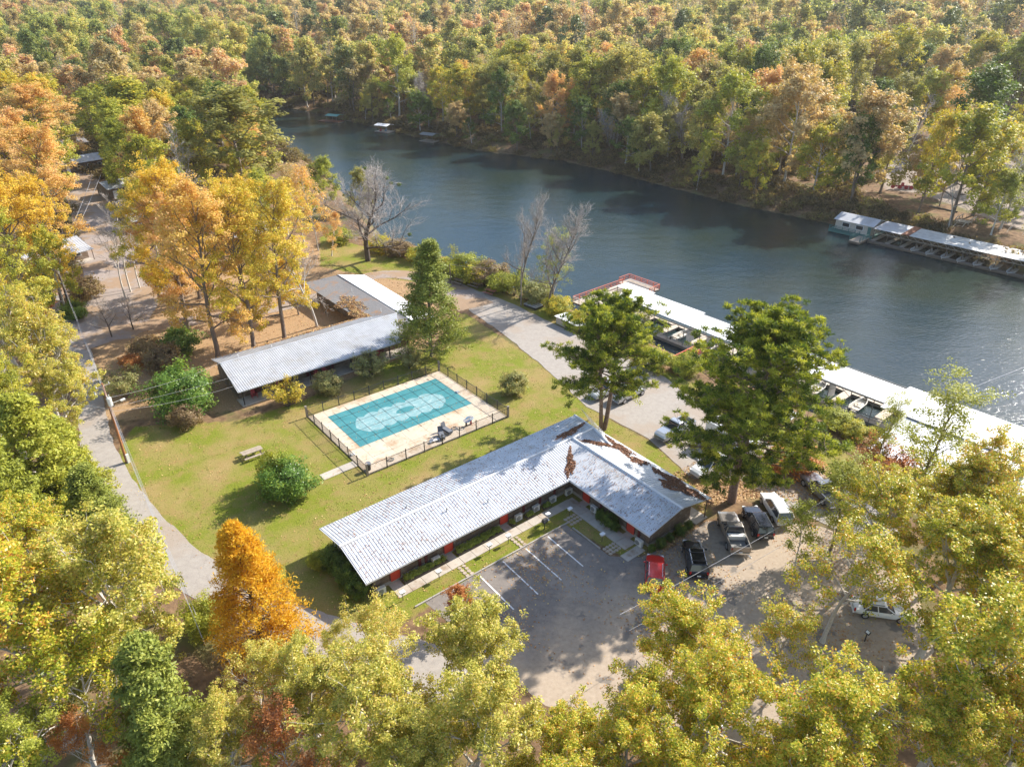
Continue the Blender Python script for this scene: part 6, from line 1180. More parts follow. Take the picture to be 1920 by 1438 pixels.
# near trees, middle of crown given
FG = [
 ('gum0', 62, 235, 25, 'orange peach crowned tree at the upper left edge', 'orange', 78), ('gum1', 5, 290, 24, 'orange tree cut by the left edge, behind the street', 'orange', 75), ('gum2', 62, 345, 25, 'peach and gold tree along the left side of the street', 'orange', 74), ('gum0', 5, 420, 24, 'deep yellow tree cut by the left edge', 'gold', 75),
 ('gum1', 72, 432, 21, 'amber tree overhanging the porch house roof', 'gold', 55), ('gum2', 12, 520, 22, 'yellow green tree at the left edge beside the porch house', 'yelgreen', 75), ('oak0', 5, 600, 19, 'green yellow tree at the left edge below the porch house', 'yelgreen', 82),
 ('oak1', 60, 665, 17, 'pale yellow oak on the left of the lane junction', 'oakpale', 82), ('oak2', 95, 740, 15, 'pale golden oak overhanging the lane beside the pole', 'oakpale', 66), ('oak0', 5, 745, 18, 'yellow oak cut by the left edge opposite the lane pole', 'yelgreen', 85),
 ('juniper', 70, 850, 16, 'bright green conifer at the left edge', 'lime', 82), ('juniper', 128, 845, 10, 'small bright green conifer beside the lane', 'lime', 45), ('juniper', 5, 930, 16, 'green conifer cut by the left edge, lower one', 'lime', 80), ('cedar', 170, 955, 11, 'dark olive juniper leaning towards the lane bend', 'juniper', 66), ('juniper', 112, 915, 9, 'small olive juniper behind the lane bend one', 'juniper', 50),
 ('oak2', 50, 1010, 18, 'golden oak on the left below the junipers', 'oak', 95), ('oak0', 175, 1100, 18, 'large pale barked oak left of the orange cypress', 'oakpale', 140), ('oak1', 30, 1180, 19, 'big yellow oak at the left edge with heavy pale limbs', 'oak', 150), ('sparse0', 255, 1060, 15, 'thinly leafed oak hanging over the lane bend', 'oakpale', 85), ('oak2', 250, 1205, 15, 'yellow oak above the bottom left juniper', 'oakpale', 105), ('sparse1', 110, 1300, 17, 'thinning oak with dark limbs in the bottom left corner', 'oak', 130), ('oak0', 40, 1410, 15, 'green yellow oak in the very bottom left corner', 'lime', 110), ('sparse0', 165, 1400, 12, 'rusty young oak at the bottom edge near the juniper', 'rust', 70),
 ('juniper', 285, 1310, 13, 'feathery yellow green juniper at the bottom left', 'juniper', 85), ('juniper', 300, 1410, 9, 'lower yellow green juniper at the bottom edge', 'juniper', 70),
 ('roundbush', 380, 1150, 3.2, 'bright green bush between the oaks and the orange cypress', 'lime', 42),
 ('sparse0', 470, 1290, 15, 'thin pale oak below the orange cypress', 'oakpale', 85), ('oak1', 575, 1290, 15, 'pale yellow oak with grey limbs at the bottom, left of centre', 'oakpale', 95), ('oak2', 845, 1230, 16, 'yellow green oak overhanging the left of the parking lot', 'oakpale', 115), ('oak0', 700, 1300, 18, 'large pale green oak at the bottom centre left', 'oakpale', 125), ('sparse1', 705, 1180, 14, 'sparse topped oak with white twigs beside the first stall', 'oakpale', 75),
 ('oak1', 880, 1370, 16, 'yellow green oak at the bottom centre', 'oakpale', 120), ('sparse0', 545, 1420, 12, 'orange brown leafed oak at the bottom edge', 'rust', 105), ('oak2', 1030, 1400, 13, 'low yellow oak at the bottom centre below the dusty lot', 'oak', 95), ('mid1', 868, 1130, 4, 'small red and green dogwood between oak crown and stall stripe', 'rust', 28), ('oak1', 415, 1400, 13, 'yellow oak at the bottom edge right of the junipers', 'oakpale', 85),
 ('oak0', 1310, 1225, 16, 'green gold oak below the row of parked cars', 'oak', 105), ('oak1', 1190, 1390, 15, 'green gold oak at the bottom edge below the trailer', 'oak', 105), ('oak2', 1390, 1350, 18, 'dense orange flecked oak at the bottom right of centre', 'oak', 135), ('sparse1', 1450, 1190, 13, 'sparse oak left of the white sedan', 'oak', 75), ('sparse0', 1250, 1320, 15, 'sparse oak over the utility trailer', 'oak', 95),
 ('oak0', 1600, 1360, 18, 'large orange flecked oak at the bottom right', 'oak', 135), ('oak1', 1810, 1260, 20, 'huge gold green oak at the lower right edge', 'oak', 150), ('oak2', 1880, 1400, 19, 'gold green oak in the bottom right corner', 'oak', 130), ('oak2', 1780, 1080, 21, 'tall pale limbed oak above the white sedan', 'oak', 125), ('oak0', 1900, 1120, 20, 'gold oak cut by the right edge', 'oak', 120), ('oak2', 1730, 1400, 17, 'orange green oak at the bottom between the two large ones', 'oak', 110),
 ('oak1', 1850, 920, 21, 'bright gold oak at the right edge in front of the boathouse', 'oak', 88), ('sparse0', 1585, 1060, 17, 'thin branched oak spreading over the lot beside the grey pickup', 'oak', 115), ('oak0', 1660, 950, 18, 'golden oak left of the boathouse crown', 'oak', 88), ('poplar', 1585, 935, 10, 'light green willow like tree beside the grey pickup', 'lime', 45), ('oak0', 1760, 950, 18, 'golden oak between the boathouse and the tall pale limbed oak', 'oak', 85), ('oak2', 1905, 1000, 19, 'gold green oak at the right edge below the bright gold one', 'oak', 90),
 ('oak0', 1080, 1500, 13, 'oak crown at the bottom edge centre', 'oak', 110), ('oak2', 760, 1480, 14, 'oak crown at the bottom edge left of centre', 'oakpale', 120), ('oak1', 1500, 1480, 16, 'oak crown at the bottom edge right of centre', 'oak', 120), ('oak0', 1310, 1490, 14, 'oak crown at the bottom edge below the green gold oak', 'oak', 110), ('sparse1', 640, 1200, 9, 'small thin oak at the lane end beside the sparse topped oak', 'oakpale', 45),
 ('thin0', 1510, 985, 8, 'thin green sapling beside the white wagon', 'lime', 38),
]
def ppm_at(px, py, z):
    x_ = (px - 960) / FPX; y_ = -(py - 719) / FPX; dz_ = -math.sin(PITCH) + y_ * math.cos(PITCH); return FPX / ((CAMH - z) / -dz_)
for kd, px, py, h, ds, pal, rp in FG:
    H0 = HT[kd]; zf = .74 if kd[0] in 'os' else .62; w0_ = rp / ppm_at(px, py, h * zf) / (RN[kd] * h / H0)
    if kd[0] in 'os': h = h * min(1.0, max(.6, w0_ * 1.12))
    wr = rp / ppm_at(px, py, h * (.74 if kd[0] in 'os' else .62)) / (RN[kd] * h / H0)
    tree_px(kd, px, py, h, ds, pal, wr, name={'o': 'oak_tree', 's': 'oak_tree', 'g': 'sweetgum_tree', 'j': 'juniper_tree', 'c': 'juniper_tree', 'p': 'willow_tree'}.get(kd[0], 'tree') if kd != 'roundbush' else 'bush', cat='shrub' if kd == 'roundbush' else 'tree')
base_px('poplar', 1715, 940, 14, 'slim light green tree standing in front of the white boathouse roof', 'lime', 1.15); base_px('poplar', 1640, 880, 9, 'small light green tree on the bank below the boat dock', 'lime', 1.0); base_px('fan1', 1650, 900, 4.5, 'red leafed bush on the bank near the boathouse', 'rust', 1.2, name='bush', cat='shrub'); base_px('poplar', 1900, 930, 14, 'thin light green tree at the right edge before the boathouse', 'lime', .8)
base_px('shrub1', 1480, 880, 3.0, 'red brown bush behind the big round pine trunk', 'rust', 1.5, name='bush', cat='shrub')
for kd, px, py, h, ds, pal, rp in [('mid0', 440, 262, 22, 'big round olive green tree left of the river bend', 'olive', 88), ('mid1', 327, 225, 15, 'bright lime tree left of the big olive one', 'lime', 34), ('thin1', 300, 250, 14, 'salmon leafed tree beside the bright lime tree', 'orange', 34), ('mid2', 240, 215, 20, 'broad yellow green tree behind the grey street houses', 'yelgreen', 80), ('mid3', 350, 165, 18, 'lime and gold tree on the ridge left of the river bend', 'lime', 50), ('mid0', 395, 95, 22, 'dark green tree high at the left beyond the river bend', 'green', 32), ('gum1', 318, 470, 21, 'orange and gold tree above the street fork, right of the leaning bare trio', 'orange', 58), ('mid3', 275, 395, 15, 'tan orange tree over the half hidden grey house', 'tan', 42), ('gum2', 430, 420, 19, 'golden tree behind the tall middle golden one', 'gold', 52), ('mid2', 100, 505, 13, 'yellow green tree covering the porch house roof', 'yelgreen', 38), ('mid1', 450, 75, 22, 'pale lemon tree high at the left beyond the river bend', 'lime', 34), ('mid2', 130, 115, 20, 'lemon green tree near the upper left corner', 'lime', 48)]:
    H0 = HT[kd]; tree_px(kd, px, py, h, ds, pal, rp / ppm_at(px, py, h * .62) / (RN[kd] * h / H0))
base_px('barepole', 455, 345, 13, 'small pale leafless tree in front of the big olive tree', name='bare_tree', names=('trunk', 'twigs'))
# river edge bushes on the near bank
for k, (px, py, h, pal, ds) in enumerate([(715, 472, 3, 'yelgreen', 'brown flecked bush right of the leafless oak'), (750, 480, 3.2, 'shrub', 'brown bush mass on the bank above the drive'), (785, 490, 2.6, 'yelgreen', 'low golden bush on the bank'), (872, 520, 4.2, 'lime', 'bright lime bush at the bend of the drive'), (895, 528, 3.6, 'yelgreen', 'yellow bush behind the picnic tables'), (915, 532, 4.0, 'shrub', 'brown topped bush behind the picnic tables'), (938, 545, 3.0, 'lime', 'lime bush tip at the water right of the picnic tables'), (835, 510, 2.6, 'yelgreen', 'yellow bush behind the short dark post'),
    (1005, 565, 3.2, 'shrubgreen', 'grey green bush at the foot of the feathery tree'), (1045, 588, 2.8, 'yelgreen', 'yellow bush below the fishing deck'), (1090, 610, 2.2, 'yelgreen', 'low golden bush by the white box shed'), (1195, 650, 2.4, 'yelgreen', 'golden bush on the bank behind the twin trunk pine'), (1225, 690, 2.6, 'lime', 'lime bush beside the orange gangway'), (1285, 700, 2.6, 'lime', 'lime bush right of the orange gangway foot'), (1560, 800, 2.2, 'lime', 'lime bush on the bank right of the round pine'), (1600, 820, 2.0, 'yelgreen', 'golden low bush on the bank below the slips'), (640, 455, 3.0, 'lime', 'lime bush left of the leafless oak')]):
    B('shrub0' if k % 2 else 'shrub1', px, py, h, ds, pal, 1.5)
# mistletoe balls in the bare oak
ox, oy = GP(690, 489)
for k, (px, py) in enumerate(((725, 332), (733, 342), (748, 344), (768, 438), (685, 314))):
    d_ = oy - 1.0; x_ = (px - 960) / FPX; y_ = -(py - 719) / FPX; dv = (x_, math.cos(PITCH) + y_ * math.sin(PITCH), -math.sin(PITCH) + y_ * math.cos(PITCH)); t_ = d_ / dv[1]
    r = empty('mistletoe', (dv[0] * t_, dv[1] * t_, CAMH + dv[2] * t_ - .5), 0, 'ball of mistletoe in the leafless oak, ' + ('highest right', 'just below the highest right', 'outer right', 'lowest right', 'near the top')[k], 'mistletoe'); r.scale = (.26, .26, .22); o = link('foliage', ms['shrub0'][1], r); o.material_slots[0].link = 'OBJECT'; o.material_slots[0].material = PAL['green']
# ---------------------------------------------------------------- left middle ground and far bank trees: individuals
def pdist(x, y): return float(sgn(np.array([x]), np.array([y]), RIV)[0])
MARKS = [((-77, 314), 'the green roofed raft'), ((-50, 295), 'the pale canopy raft'), ((-31, 275), 'the low grey raft'), ((5, 262), 'the dark reach of the river'), ((40, 225), 'the mud bank'), ((62, 195), 'the dark cove'), ((81, 168), 'the floating tan house'), ((100, 158), 'the bank stairs'), ((150, 225), 'the red shed'), ((-106, 200), 'the brown street'), ((-120, 300), 'the left river bend'), ((-60, 190), 'the near left bank')]
AUTO = {}
CN = {'olive': 'olive', 'tan': 'tan', 'yelgreen': 'yellow green', 'green': 'dark green', 'lime': 'lime green', 'orange': 'orange', 'yellow': 'golden', 'rust': 'rust red', 'mixed': 'mixed'}
pts_done = []
def auto_tree(x, y, h, kd, pal, wr=1.0, side='far'):
    mk_ = min(MARKS, key=lambda q: math.dist(q[0], (x, y))); dm = math.dist(mk_[0], (x, y)); rel = 'close to' if dm < 22 else 'behind' if y > mk_[0][1] else 'beside'
    hh = 'tall' if h > 18 else 'medium' if h > 13 else 'low'; sh = {'m': 'broad', 't': 'thin', 'g': 'full', 'b': 'bare', 'c': 'conical', 'j': 'conical', 'o': 'spreading'}[kd[0]]
    lab = '%s %s %s tree %s %s' % (hh, sh, CN.get(pal, 'grey twigged') if kd[0] != 'b' else 'grey leafless', rel, mk_[1])
    nm = ('trunk', 'twigs') if kd[0] == 'b' else ('trunk', 'crown')
    r = plant(kd, x, y, h, lab, None if kd[0] == 'b' else pal, wr, group=lab.replace(' tree ', ' trees ', 1), name='bare_tree' if kd[0] == 'b' else 'tree', names=nm); AUTO.setdefault(lab, []).append(r); return r
def poisson(n, gen, mind, ok):
    out = []
    for _ in range(n):
        p_ = gen()
        if ok(*p_) and all((p_[0] - q[0]) ** 2 + (p_[1] - q[1]) ** 2 > (mind) ** 2 for q in out[-260:]): out.append(p_)
    return out
def infar(x, y): return (x > -400) and float(seg_dist(np.array([x]), np.array([y]), FARL, False)[0]) < float(seg_dist(np.array([x]), np.array([y]), np.array(NEARB), False)[0])
def proj(x, y, z=8):
    v = (x, y, z - CAMH); d_ = v[1] * math.cos(PITCH) - v[2] * math.sin(PITCH); u_ = v[1] * math.sin(PITCH) + v[2] * math.cos(PITCH); return (960 + FPX * v[0] / d_, 719 - FPX * u_ / d_) if d_ > 1 else (-999, 9999)
rq = random.Random(5)
KEEP = PX([(1560, 250), (1700, 230), (1990, 250), (1990, 470), (1880, 470), (1760, 440), (1640, 400), (1600, 350), (1540, 300)], 0)
KEEP = np.array(KEEP)
def okfar(x, y):
    s_ = pdist(x, y); px, py = proj(x, y)
    return 3 < s_ and infar(x, y) and -60 < px < 1980 and py > -10
def genfar():
    y = rq.uniform(135, 420); return (rq.uniform(-.85 * y, .85 * y), y)
F1 = poisson(5200, genfar, 9.0, okfar); F1 = [q for q in F1 if not (inside(np.array([q[0]]), np.array([q[1]]), KEEP)[0] and rq.random() < .78)]
F1.sort(key=lambda q: q[1] - 0.0 * abs(q[0]))
NF = 215
for x, y in F1[:NF]:
    s_ = pdist(x, y); u_ = rq.random()
    if s_ < 9: kd, h, pal = rq.choice(['mid0', 'mid1', 'mid2', 'thin0', 'thin1']), rq.uniform(9, 16), rq.choice(['olive', 'olive', 'tan', 'yelgreen', 'green'])
    elif u_ < .13: kd, h, pal = rq.choice(['thin0', 'thin1']), rq.uniform(17, 24), rq.choice(['tan', 'tan', 'orange'])
    elif u_ < .23: kd, h, pal = rq.choice(['bareelm', 'barepole']), rq.uniform(15, 22), None
    else: kd, h, pal = rq.choice(['mid0', 'mid1', 'mid2', 'mid3']), rq.choice([rq.uniform(15, 20), rq.uniform(19, 27)]), rq.choices(['olive', 'yelgreen', 'tan', 'green', 'lime', 'orange', 'yellow'], [34, 24, 16, 9, 9, 5, 4])[0]
    auto_tree(x, y, h, kd, pal, rq.uniform(.85, 1.2))
base_px('mid1', 1722, 398, 21, 'tall ivy trunked golden orange tree behind the bank stairs', 'yellow', .62, lean=(0, R(6)), rz=0)
base_px('mid2', 1858, 440, 12, 'spreading yellow green tree over the gravel at the right', 'lime', 1.1); base_px('mid3', 1905, 410, 13, 'yellow green tree cut by the right edge across the river', 'lime', 1.0)
rest = F1[NF:]
# near left bank wood
def okl(x, y):
    s_ = pdist(x, y); px, py = proj(x, y, 9)
    if px > 468 and py < 330 and y > 175: return False
    if not (s_ > 2 and not infar(x, y) and -70 < px < 700 and -10 < py < 345): return False
    if abs(px - 160) < 48 and 268 < proj(x, y, 0)[1] < 620: return False
    return True
def genl():
    y = rq.uniform(125, 420); return (rq.uniform(-.9 * y, -.12 * y), y)
F2 = poisson(1500, genl, 9.0, okl); F2.sort(key=lambda q: q[1])
for x, y in F2[:62]:
    kd = rq.choice(['mid0', 'mid1', 'mid2', 'mid3', 'mid0', 'mid3', 'barepole']); pal = rq.choices(['yelgreen', 'olive', 'green', 'yellow', 'orange', 'lime', 'tan'], [30, 24, 8, 12, 5, 14, 7])[0]; h = rq.uniform(14, 21); px, py = proj(x, y, 0)
    if px > 430 and py > 330: h = rq.uniform(8, 12)
    auto_tree(x, y, h, kd, pal, rq.uniform(.9, 1.15), 'near')
rest2 = F2[62:]
ORD = ['second', 'third', 'fourth', 'fifth', 'sixth', 'seventh', 'eighth', 'ninth', 'tenth', 'eleventh', 'twelfth', 'thirteenth', 'fourteenth', 'fifteenth', 'sixteenth', 'seventeenth', 'eighteenth']
for lab, L_ in AUTO.items():
    if len(L_) > 1:
        L_.sort(key=lambda q: proj(q.location.x, q.location.y)[0])
        for k, q in enumerate(L_): q['label'] = lab + (', leftmost such' if k == 0 else ', rightmost such' if k == len(L_) - 1 else ', %s from the left' % ORD[min(k - 1, 16)])
print('individual trees', NT[0], 'rest', len(rest), len(rest2))
# ---------------------------------------------------------------- the woods beyond (counts in thousands): one object of stuff
def gn_scatter(name, P_, S_, RZ_, protos, label, seed=0, pick=None):
    me = bpy.data.meshes.new(name); me.vertices.add(len(P_)); me.vertices.foreach_set('co', np.array(P_, np.float32).reshape(-1))
    a = me.attributes.new('sc', 'FLOAT_VECTOR', 'POINT'); a.data.foreach_set('vector', np.array(S_, np.float32).reshape(-1)); a = me.attributes.new('rz', 'FLOAT', 'POINT'); a.data.foreach_set('value', np.array(RZ_, np.float32))
    a = me.attributes.new('pick', 'INT', 'POINT'); a.data.foreach_set('value', (np.random.default_rng(seed).integers(0, len(protos), len(P_)) if pick is None else pick).astype(np.int32))
    o = link(name, me); cl = bpy.data.collections.new(name + '_kinds')
    for k, (lst) in enumerate(protos):
        q = bpy.data.objects.new('kind_%02d' % k, lst); cl.objects.link(q)
    ng = bpy.data.node_groups.new(name, 'GeometryNodeTree'); ng.interface.new_socket('Geometry', in_out='INPUT', socket_type='NodeSocketGeometry'); ng.interface.new_socket('Geometry', in_out='OUTPUT', socket_type='NodeSocketGeometry')
    N_ = ng.nodes; gi = N_.new('NodeGroupInput'); go = N_.new('NodeGroupOutput'); ci = N_.new('GeometryNodeCollectionInfo'); ci.inputs[0].default_value = cl; ci.inputs['Separate Children'].default_value = True; ci.inputs['Reset Children'].default_value = True
    ip = N_.new('GeometryNodeInstanceOnPoints'); ip.inputs['Pick Instance'].default_value = True
    def attr(nm, ty): n = N_.new('GeometryNodeInputNamedAttribute'); n.data_type = ty; n.inputs[0].default_value = nm; return n.outputs[0]
    cb = N_.new('ShaderNodeCombineXYZ'); ng.links.new(attr('rz', 'FLOAT'), cb.inputs[2]); er = N_.new('FunctionNodeEulerToRotation'); ng.links.new(cb.outputs[0], er.inputs[0])
    ng.links.new(gi.outputs[0], ip.inputs['Points']); ng.links.new(ci.outputs[0], ip.inputs['Instance']); ng.links.new(attr('pick', 'INT'), ip.inputs['Instance Index']); ng.links.new(er.outputs[0], ip.inputs['Rotation']); ng.links.new(attr('sc', 'FLOAT_VECTOR'), ip.inputs['Scale']); ng.links.new(ip.outputs[0], go.inputs[0])
    md = o.modifiers.new('scatter', 'NODES'); md.node_group = ng; return tag(o, label, kind='stuff')
def joined(T_, n, size, rc, mw, leafm, H, minr=.05, gap=.1):
    w_ = T_.wood('far_wood', M[mw], 4, minr); l_ = T_.leaves('far_leaf', leafm, n, size, rc, H=H, gap=gap)
    bm = bmesh.new(); bm.from_mesh(w_)
    me = l_; ob = None
    # append wood to the leaf mesh as extra faces
    nv = len(me.vertices); co = np.empty(nv * 3, np.float32); me.vertices.foreach_get('co', co); nf = len(me.polygons); li = np.empty(len(me.loops), np.int32); me.loops.foreach_get('vertex_index', li); at_ = np.empty(nf * 3, np.float32); me.attributes['tint'].data.foreach_get('vector', at_)
    wv = len(w_.vertices); wc_ = np.empty(wv * 3, np.float32); w_.vertices.foreach_get('co', wc_); wl_ = np.empty(len(w_.loops), np.int32); w_.loops.foreach_get('vertex_index', wl_); wf = len(w_.polygons)
    m2 = bpy.data.meshes.new('far_tree'); m2.vertices.add(nv + wv); m2.vertices.foreach_set('co', np.concatenate([co, wc_])); m2.loops.add(len(li) + len(wl_)); m2.loops.foreach_set('vertex_index', np.concatenate([li, wl_ + nv])); m2.polygons.add(nf + wf)
    m2.polygons.foreach_set('loop_start', np.arange(0, 4 * (nf + wf), 4, dtype=np.int32)); m2.materials.append(leafm); m2.materials.append(M[mw]); m2.polygons.foreach_set('material_index', np.concatenate([np.zeros(nf, np.int32), np.ones(wf, np.int32)]))
    a = m2.attributes.new('tint', 'FLOAT_VECTOR', 'FACE'); a.data.foreach_set('vector', np.concatenate([at_, np.zeros(wf * 3, np.float32)])); m2.update(calc_edges=True); bm.free(); return m2
GREENF = Y('evergreen_far', [(0.0, (0.09, 0.13, 0.04)), (1.0, (0.24, 0.28, 0.08))], shift=.5, transl=.2)
FT = [joined(broad(200 + k, 17, 6.0, 14, 5, 2, .25, .28, shape=('round', 'oval')[k % 2]), 4600, .62, .95, ('bark', 'barkpale')[k % 2], MIXF, 17, .06, .2) for k in range(5)]
MIXG = Y('green_gold_wood_leaves', [(0.0, (0.18, 0.25, 0.08)), (0.4, (0.42, 0.46, 0.13)), (0.8, (0.66, 0.62, 0.20)), (1.0, (0.76, 0.60, 0.22))], shift=.8, transl=.55)
MIXT = Y('tan_peach_wood_leaves', [(0.0, (0.40, 0.34, 0.16)), (0.4, (0.62, 0.50, 0.26)), (0.8, (0.80, 0.60, 0.36)), (1.0, (0.78, 0.46, 0.30))], shift=.8, transl=.55)
FTW = FT + [joined(broad(250 + k, 17, 6.0, 14, 5, 2, .25, .28, shape=('round', 'oval')[k % 2]), 4600, .62, .95, 'bark', (MIXG, MIXT)[k // 3], 17, .06, .18) for k in range(6)] + [joined(broad(240, 19, 5.4, 16, 6, 4, .3, .3, shape='vase'), 500, .5, .9, 'barkpale', PAL['tan'], 19, .012, .5), joined(broad(230, 17, 4.6, 14, 4, 2, .25, .25, shape='oval'), 1500, .6, .9, 'barkpale', PAL['tan'], 17, .03, .2), joined(broad(232, 18, 6.5, 14, 5, 2, .3, .28, shape='round'), 3600, .75, .95, 'bark', GREENF, 18, .06, .12)]
P_, S_, Z_ = [], [], []
gr_ = np.random.default_rng(8)
for x, y in rest + rest2: P_.append((x, y, tz(x, y) - .2)); s_ = gr_.uniform(.85, 1.55); S_.append((s_, s_, s_ * gr_.uniform(.85, 1.15))); Z_.append(gr_.uniform(0, 6.28))
N0 = 15000; yy = 330 + (1500 - 330) * gr_.random(N0) ** .75; xx = gr_.uniform(-1, 1, N0) * yy * .82
cell = 11.5; jx = np.round(xx / cell); jy = np.round(yy / cell); _, ui = np.unique(jx * 100003 + jy, return_index=True); xx = (jx * cell)[ui] + gr_.uniform(-4.5, 4.5, len(ui)); yy = (jy * cell)[ui] + gr_.uniform(-4.5, 4.5, len(ui))
ok = sgn(xx, yy, RIV) > 5
nearF = (yy > 425) | ((seg_dist(xx, yy, FARL, False) > seg_dist(xx, yy, np.array(NEARB), False)) & (yy > 425))
ok &= nearF; xx, yy = xx[ok], yy[ok]; zz = terrain(xx, yy)
for x, y, z in zip(xx, yy, zz): P_.append((x, y, z - .2)); s_ = gr_.uniform(.95, 1.9); S_.append((s_, s_, s_ * gr_.uniform(.85, 1.15))); Z_.append(gr_.uniform(0, 6.28))
Pn = np.array(P_); pt_ = np.sin(Pn[:, 0] * .017 + 1.3 * np.sin(Pn[:, 1] * .011)) + np.sin(Pn[:, 1] * .023 + Pn[:, 0] * .009) + gr_.normal(0, .8, len(Pn))
pk_ = np.where(pt_ > .7, gr_.integers(5, 8, len(Pn)), np.where(pt_ < -.8, gr_.integers(8, 11, len(Pn)), gr_.integers(0, 5, len(Pn)))); q_ = gr_.random(len(Pn)); pk_ = np.where(q_ < .07, 11, np.where(q_ < .14, 12, np.where(q_ < .19, 13, pk_)))
gn_scatter('far_woodland', P_, S_, Z_, FTW, 'autumn woodland stretching to the horizon', 3, pk_); print('far woods', len(P_))
# understory along the banks
U_ = Tree(300); g = U_.r; U_.tips = list(np.stack([g.normal(0, 1.3, 60), g.normal(0, 1.3, 60), np.abs(g.normal(1.0, .6, 60))], -1)); ub = U_.leaves('undergrowth_clump', UNDER, 1100, .38, .7, H=5)
P_, S_, Z_ = [], [], []
def genu():
    y = rq.uniform(120, 420); return (rq.uniform(-.8 * y, .8 * y), y)
for _ in range(9000):
    x, y = genu(); s_ = pdist(x, y); fr = infar(x, y)
    if s_ < .6: continue
    px, py = proj(x, y, 1)
    if not (-60 < px < 1980): continue
    if fr:
        if inside(np.array([x]), np.array([y]), KEEP)[0] and s_ > 10: continue
        if px > 1735 and s_ > 1.5 and rq.random() < .85: continue
        if rq.random() > (1.0 if s_ < 14 else .35): continue
    else:
        if px > 430 and py > 300 and s_ > 5: continue
        if py > 330 and px > 120: continue
        if rq.random() > .4: continue
    k = rq.uniform(.5, 1.3) * (.7 if s_ < 3 else 1); P_.append((x, y, tz(x, y) - .1)); S_.append((k * 1.1, k * 1.1, k)); Z_.append(rq.uniform(0, 6.28))
gn_scatter('undergrowth', P_, S_, Z_, [ub], 'brown and green undergrowth below the trees on both banks', 4); print('undergrowth', len(P_))
# ---------------------------------------------------------------- fallen leaves
M['fleaf'] = Y('fallen_leaf', [(0.0, (0.22, 0.09, 0.035)), (0.5, (0.45, 0.24, 0.09)), (0.8, (0.60, 0.42, 0.16)), (1.0, (0.66, 0.55, 0.2))], transl=.0, shift=0)
M['needle'] = Y('fallen_needle', [(0.0, (0.13, 0.055, 0.03)), (0.5, (0.27, 0.12, 0.06)), (1.0, (0.42, 0.22, 0.11))], transl=.0, shift=0)
def flat_leaves(name, P, size, m, label, tilt=.25, seed=1, loc=None):
    g = np.random.default_rng(seed); n = len(P); N_ = unit(np.array([[0, 0, 1.]]) + g.normal(0, tilt, (n, 3))); A = unit(np.cross(N_, g.normal(0, 1, (n, 3)))); B_ = np.cross(N_, A); s_ = size * g.uniform(.6, 1.3, (n, 1)); A = A * s_; B_ = B_ * s_ * .7
    V = np.stack([P - A * .5, P - B_ * .5, P + A * .5, P + B_ * .5], 1); o = link(name, np_mesh(name, V, 4, m, g.random((n, 3)))); 
    if loc: o.location = loc; o.rotation_euler = (0, 0, GA)
    return tag(o, label, kind='stuff')
def in_poly(n, poly, seed, zf, dens=None):
    g = np.random.default_rng(seed); p_ = np.array(poly); lo_, hi = p_.min(0), p_.max(0); q = g.uniform(lo_, hi, (n, 2)); q = q[inside(q[:, 0], q[:, 1], p_)]
    if dens is not None: q = q[g.random(len(q)) < dens(q[:, 0], q[:, 1])]
    return np.stack([q[:, 0], q[:, 1], np.full(len(q), zf)], -1)
patch = lambda x, y: np.clip(.45 + .55 * np.sin(x * .5 + 2 * np.sin(y * .31)) * np.sin(y * .6 + np.sin(x * .4)), .03, 1)
flat_leaves('lawn_leaves', in_poly(15000, LAWN, 1, .05, patch), .15, M['fleaf'], 'scattered yellow and tan leaves on the lawn', seed=1)
flat_leaves('litter_leaves', np.concatenate([in_poly(26000, LITTER, 2, .05, patch), in_poly(16000, PINEL, 3, .05)]), .2, M['fleaf'], 'deep orange leaf litter behind the motels and under the pine', .5, 2)
LOTP = U([(-18, -2.8), (-2.9, -2.8), (-2.7, -8.7), (3.4, -11.4), (8.6, -11.2), (13.8, -15), (17, -19), (18, -27), (10, -33), (-1, -33), (-12, -26)])
lotd = lambda x, y: np.clip(.25 + .75 * np.sin(x * .45 + y * .2) * np.sin(y * .35 - .4), .05, 1)
flat_leaves('lot_leaves', in_poly(22000, LOTP, 4, .045, lotd), .17, M['fleaf'], 'tan leaves scattered over the parking lot', seed=3)
g = np.random.default_rng(12)
q = np.stack([g.uniform(-23.4, -.3, 950), g.uniform(.1, 4.3, 950)], -1); z = E_ + (RZ - E_) * q[:, 1] / 4.55 + .065
q2 = np.stack([g.uniform(-23, 7, 900), g.uniform(4.8, 9.0, 900)], -1); z2 = E_ + (RZ - E_) * (9.1 - q2[:, 1]) / 4.55 + .065
q3 = np.stack([g.uniform(.2, 4.3, 700), g.uniform(-10.9, 1.2, 700)], -1); z3 = E_ + (RZ - E_) * q3[:, 0] / 4.5 + .065
sel = (q[:, 0] < 0); P1 = np.concatenate([np.stack([q[:, 0], q[:, 1], z], -1)[sel], np.stack([q2[:, 0], q2[:, 1], z2], -1), np.stack([q3[:, 0], q3[:, 1], z3], -1)])
flat_leaves('roof_leaves', P1, .13, M['needle'], 'small brown leaves scattered over the long motel roof', .2, 5, (*O2, 0))
flat_leaves('pool_leaves', np.array([(a, b, .17) for a, b in np.random.default_rng(5).uniform((-14.2, 17.2), (5, 32.4), (500, 2))]), .13, M['fleaf'], 'few dry leaves blown over the pool cover and deck', seed=9, loc=(*O2, 0))
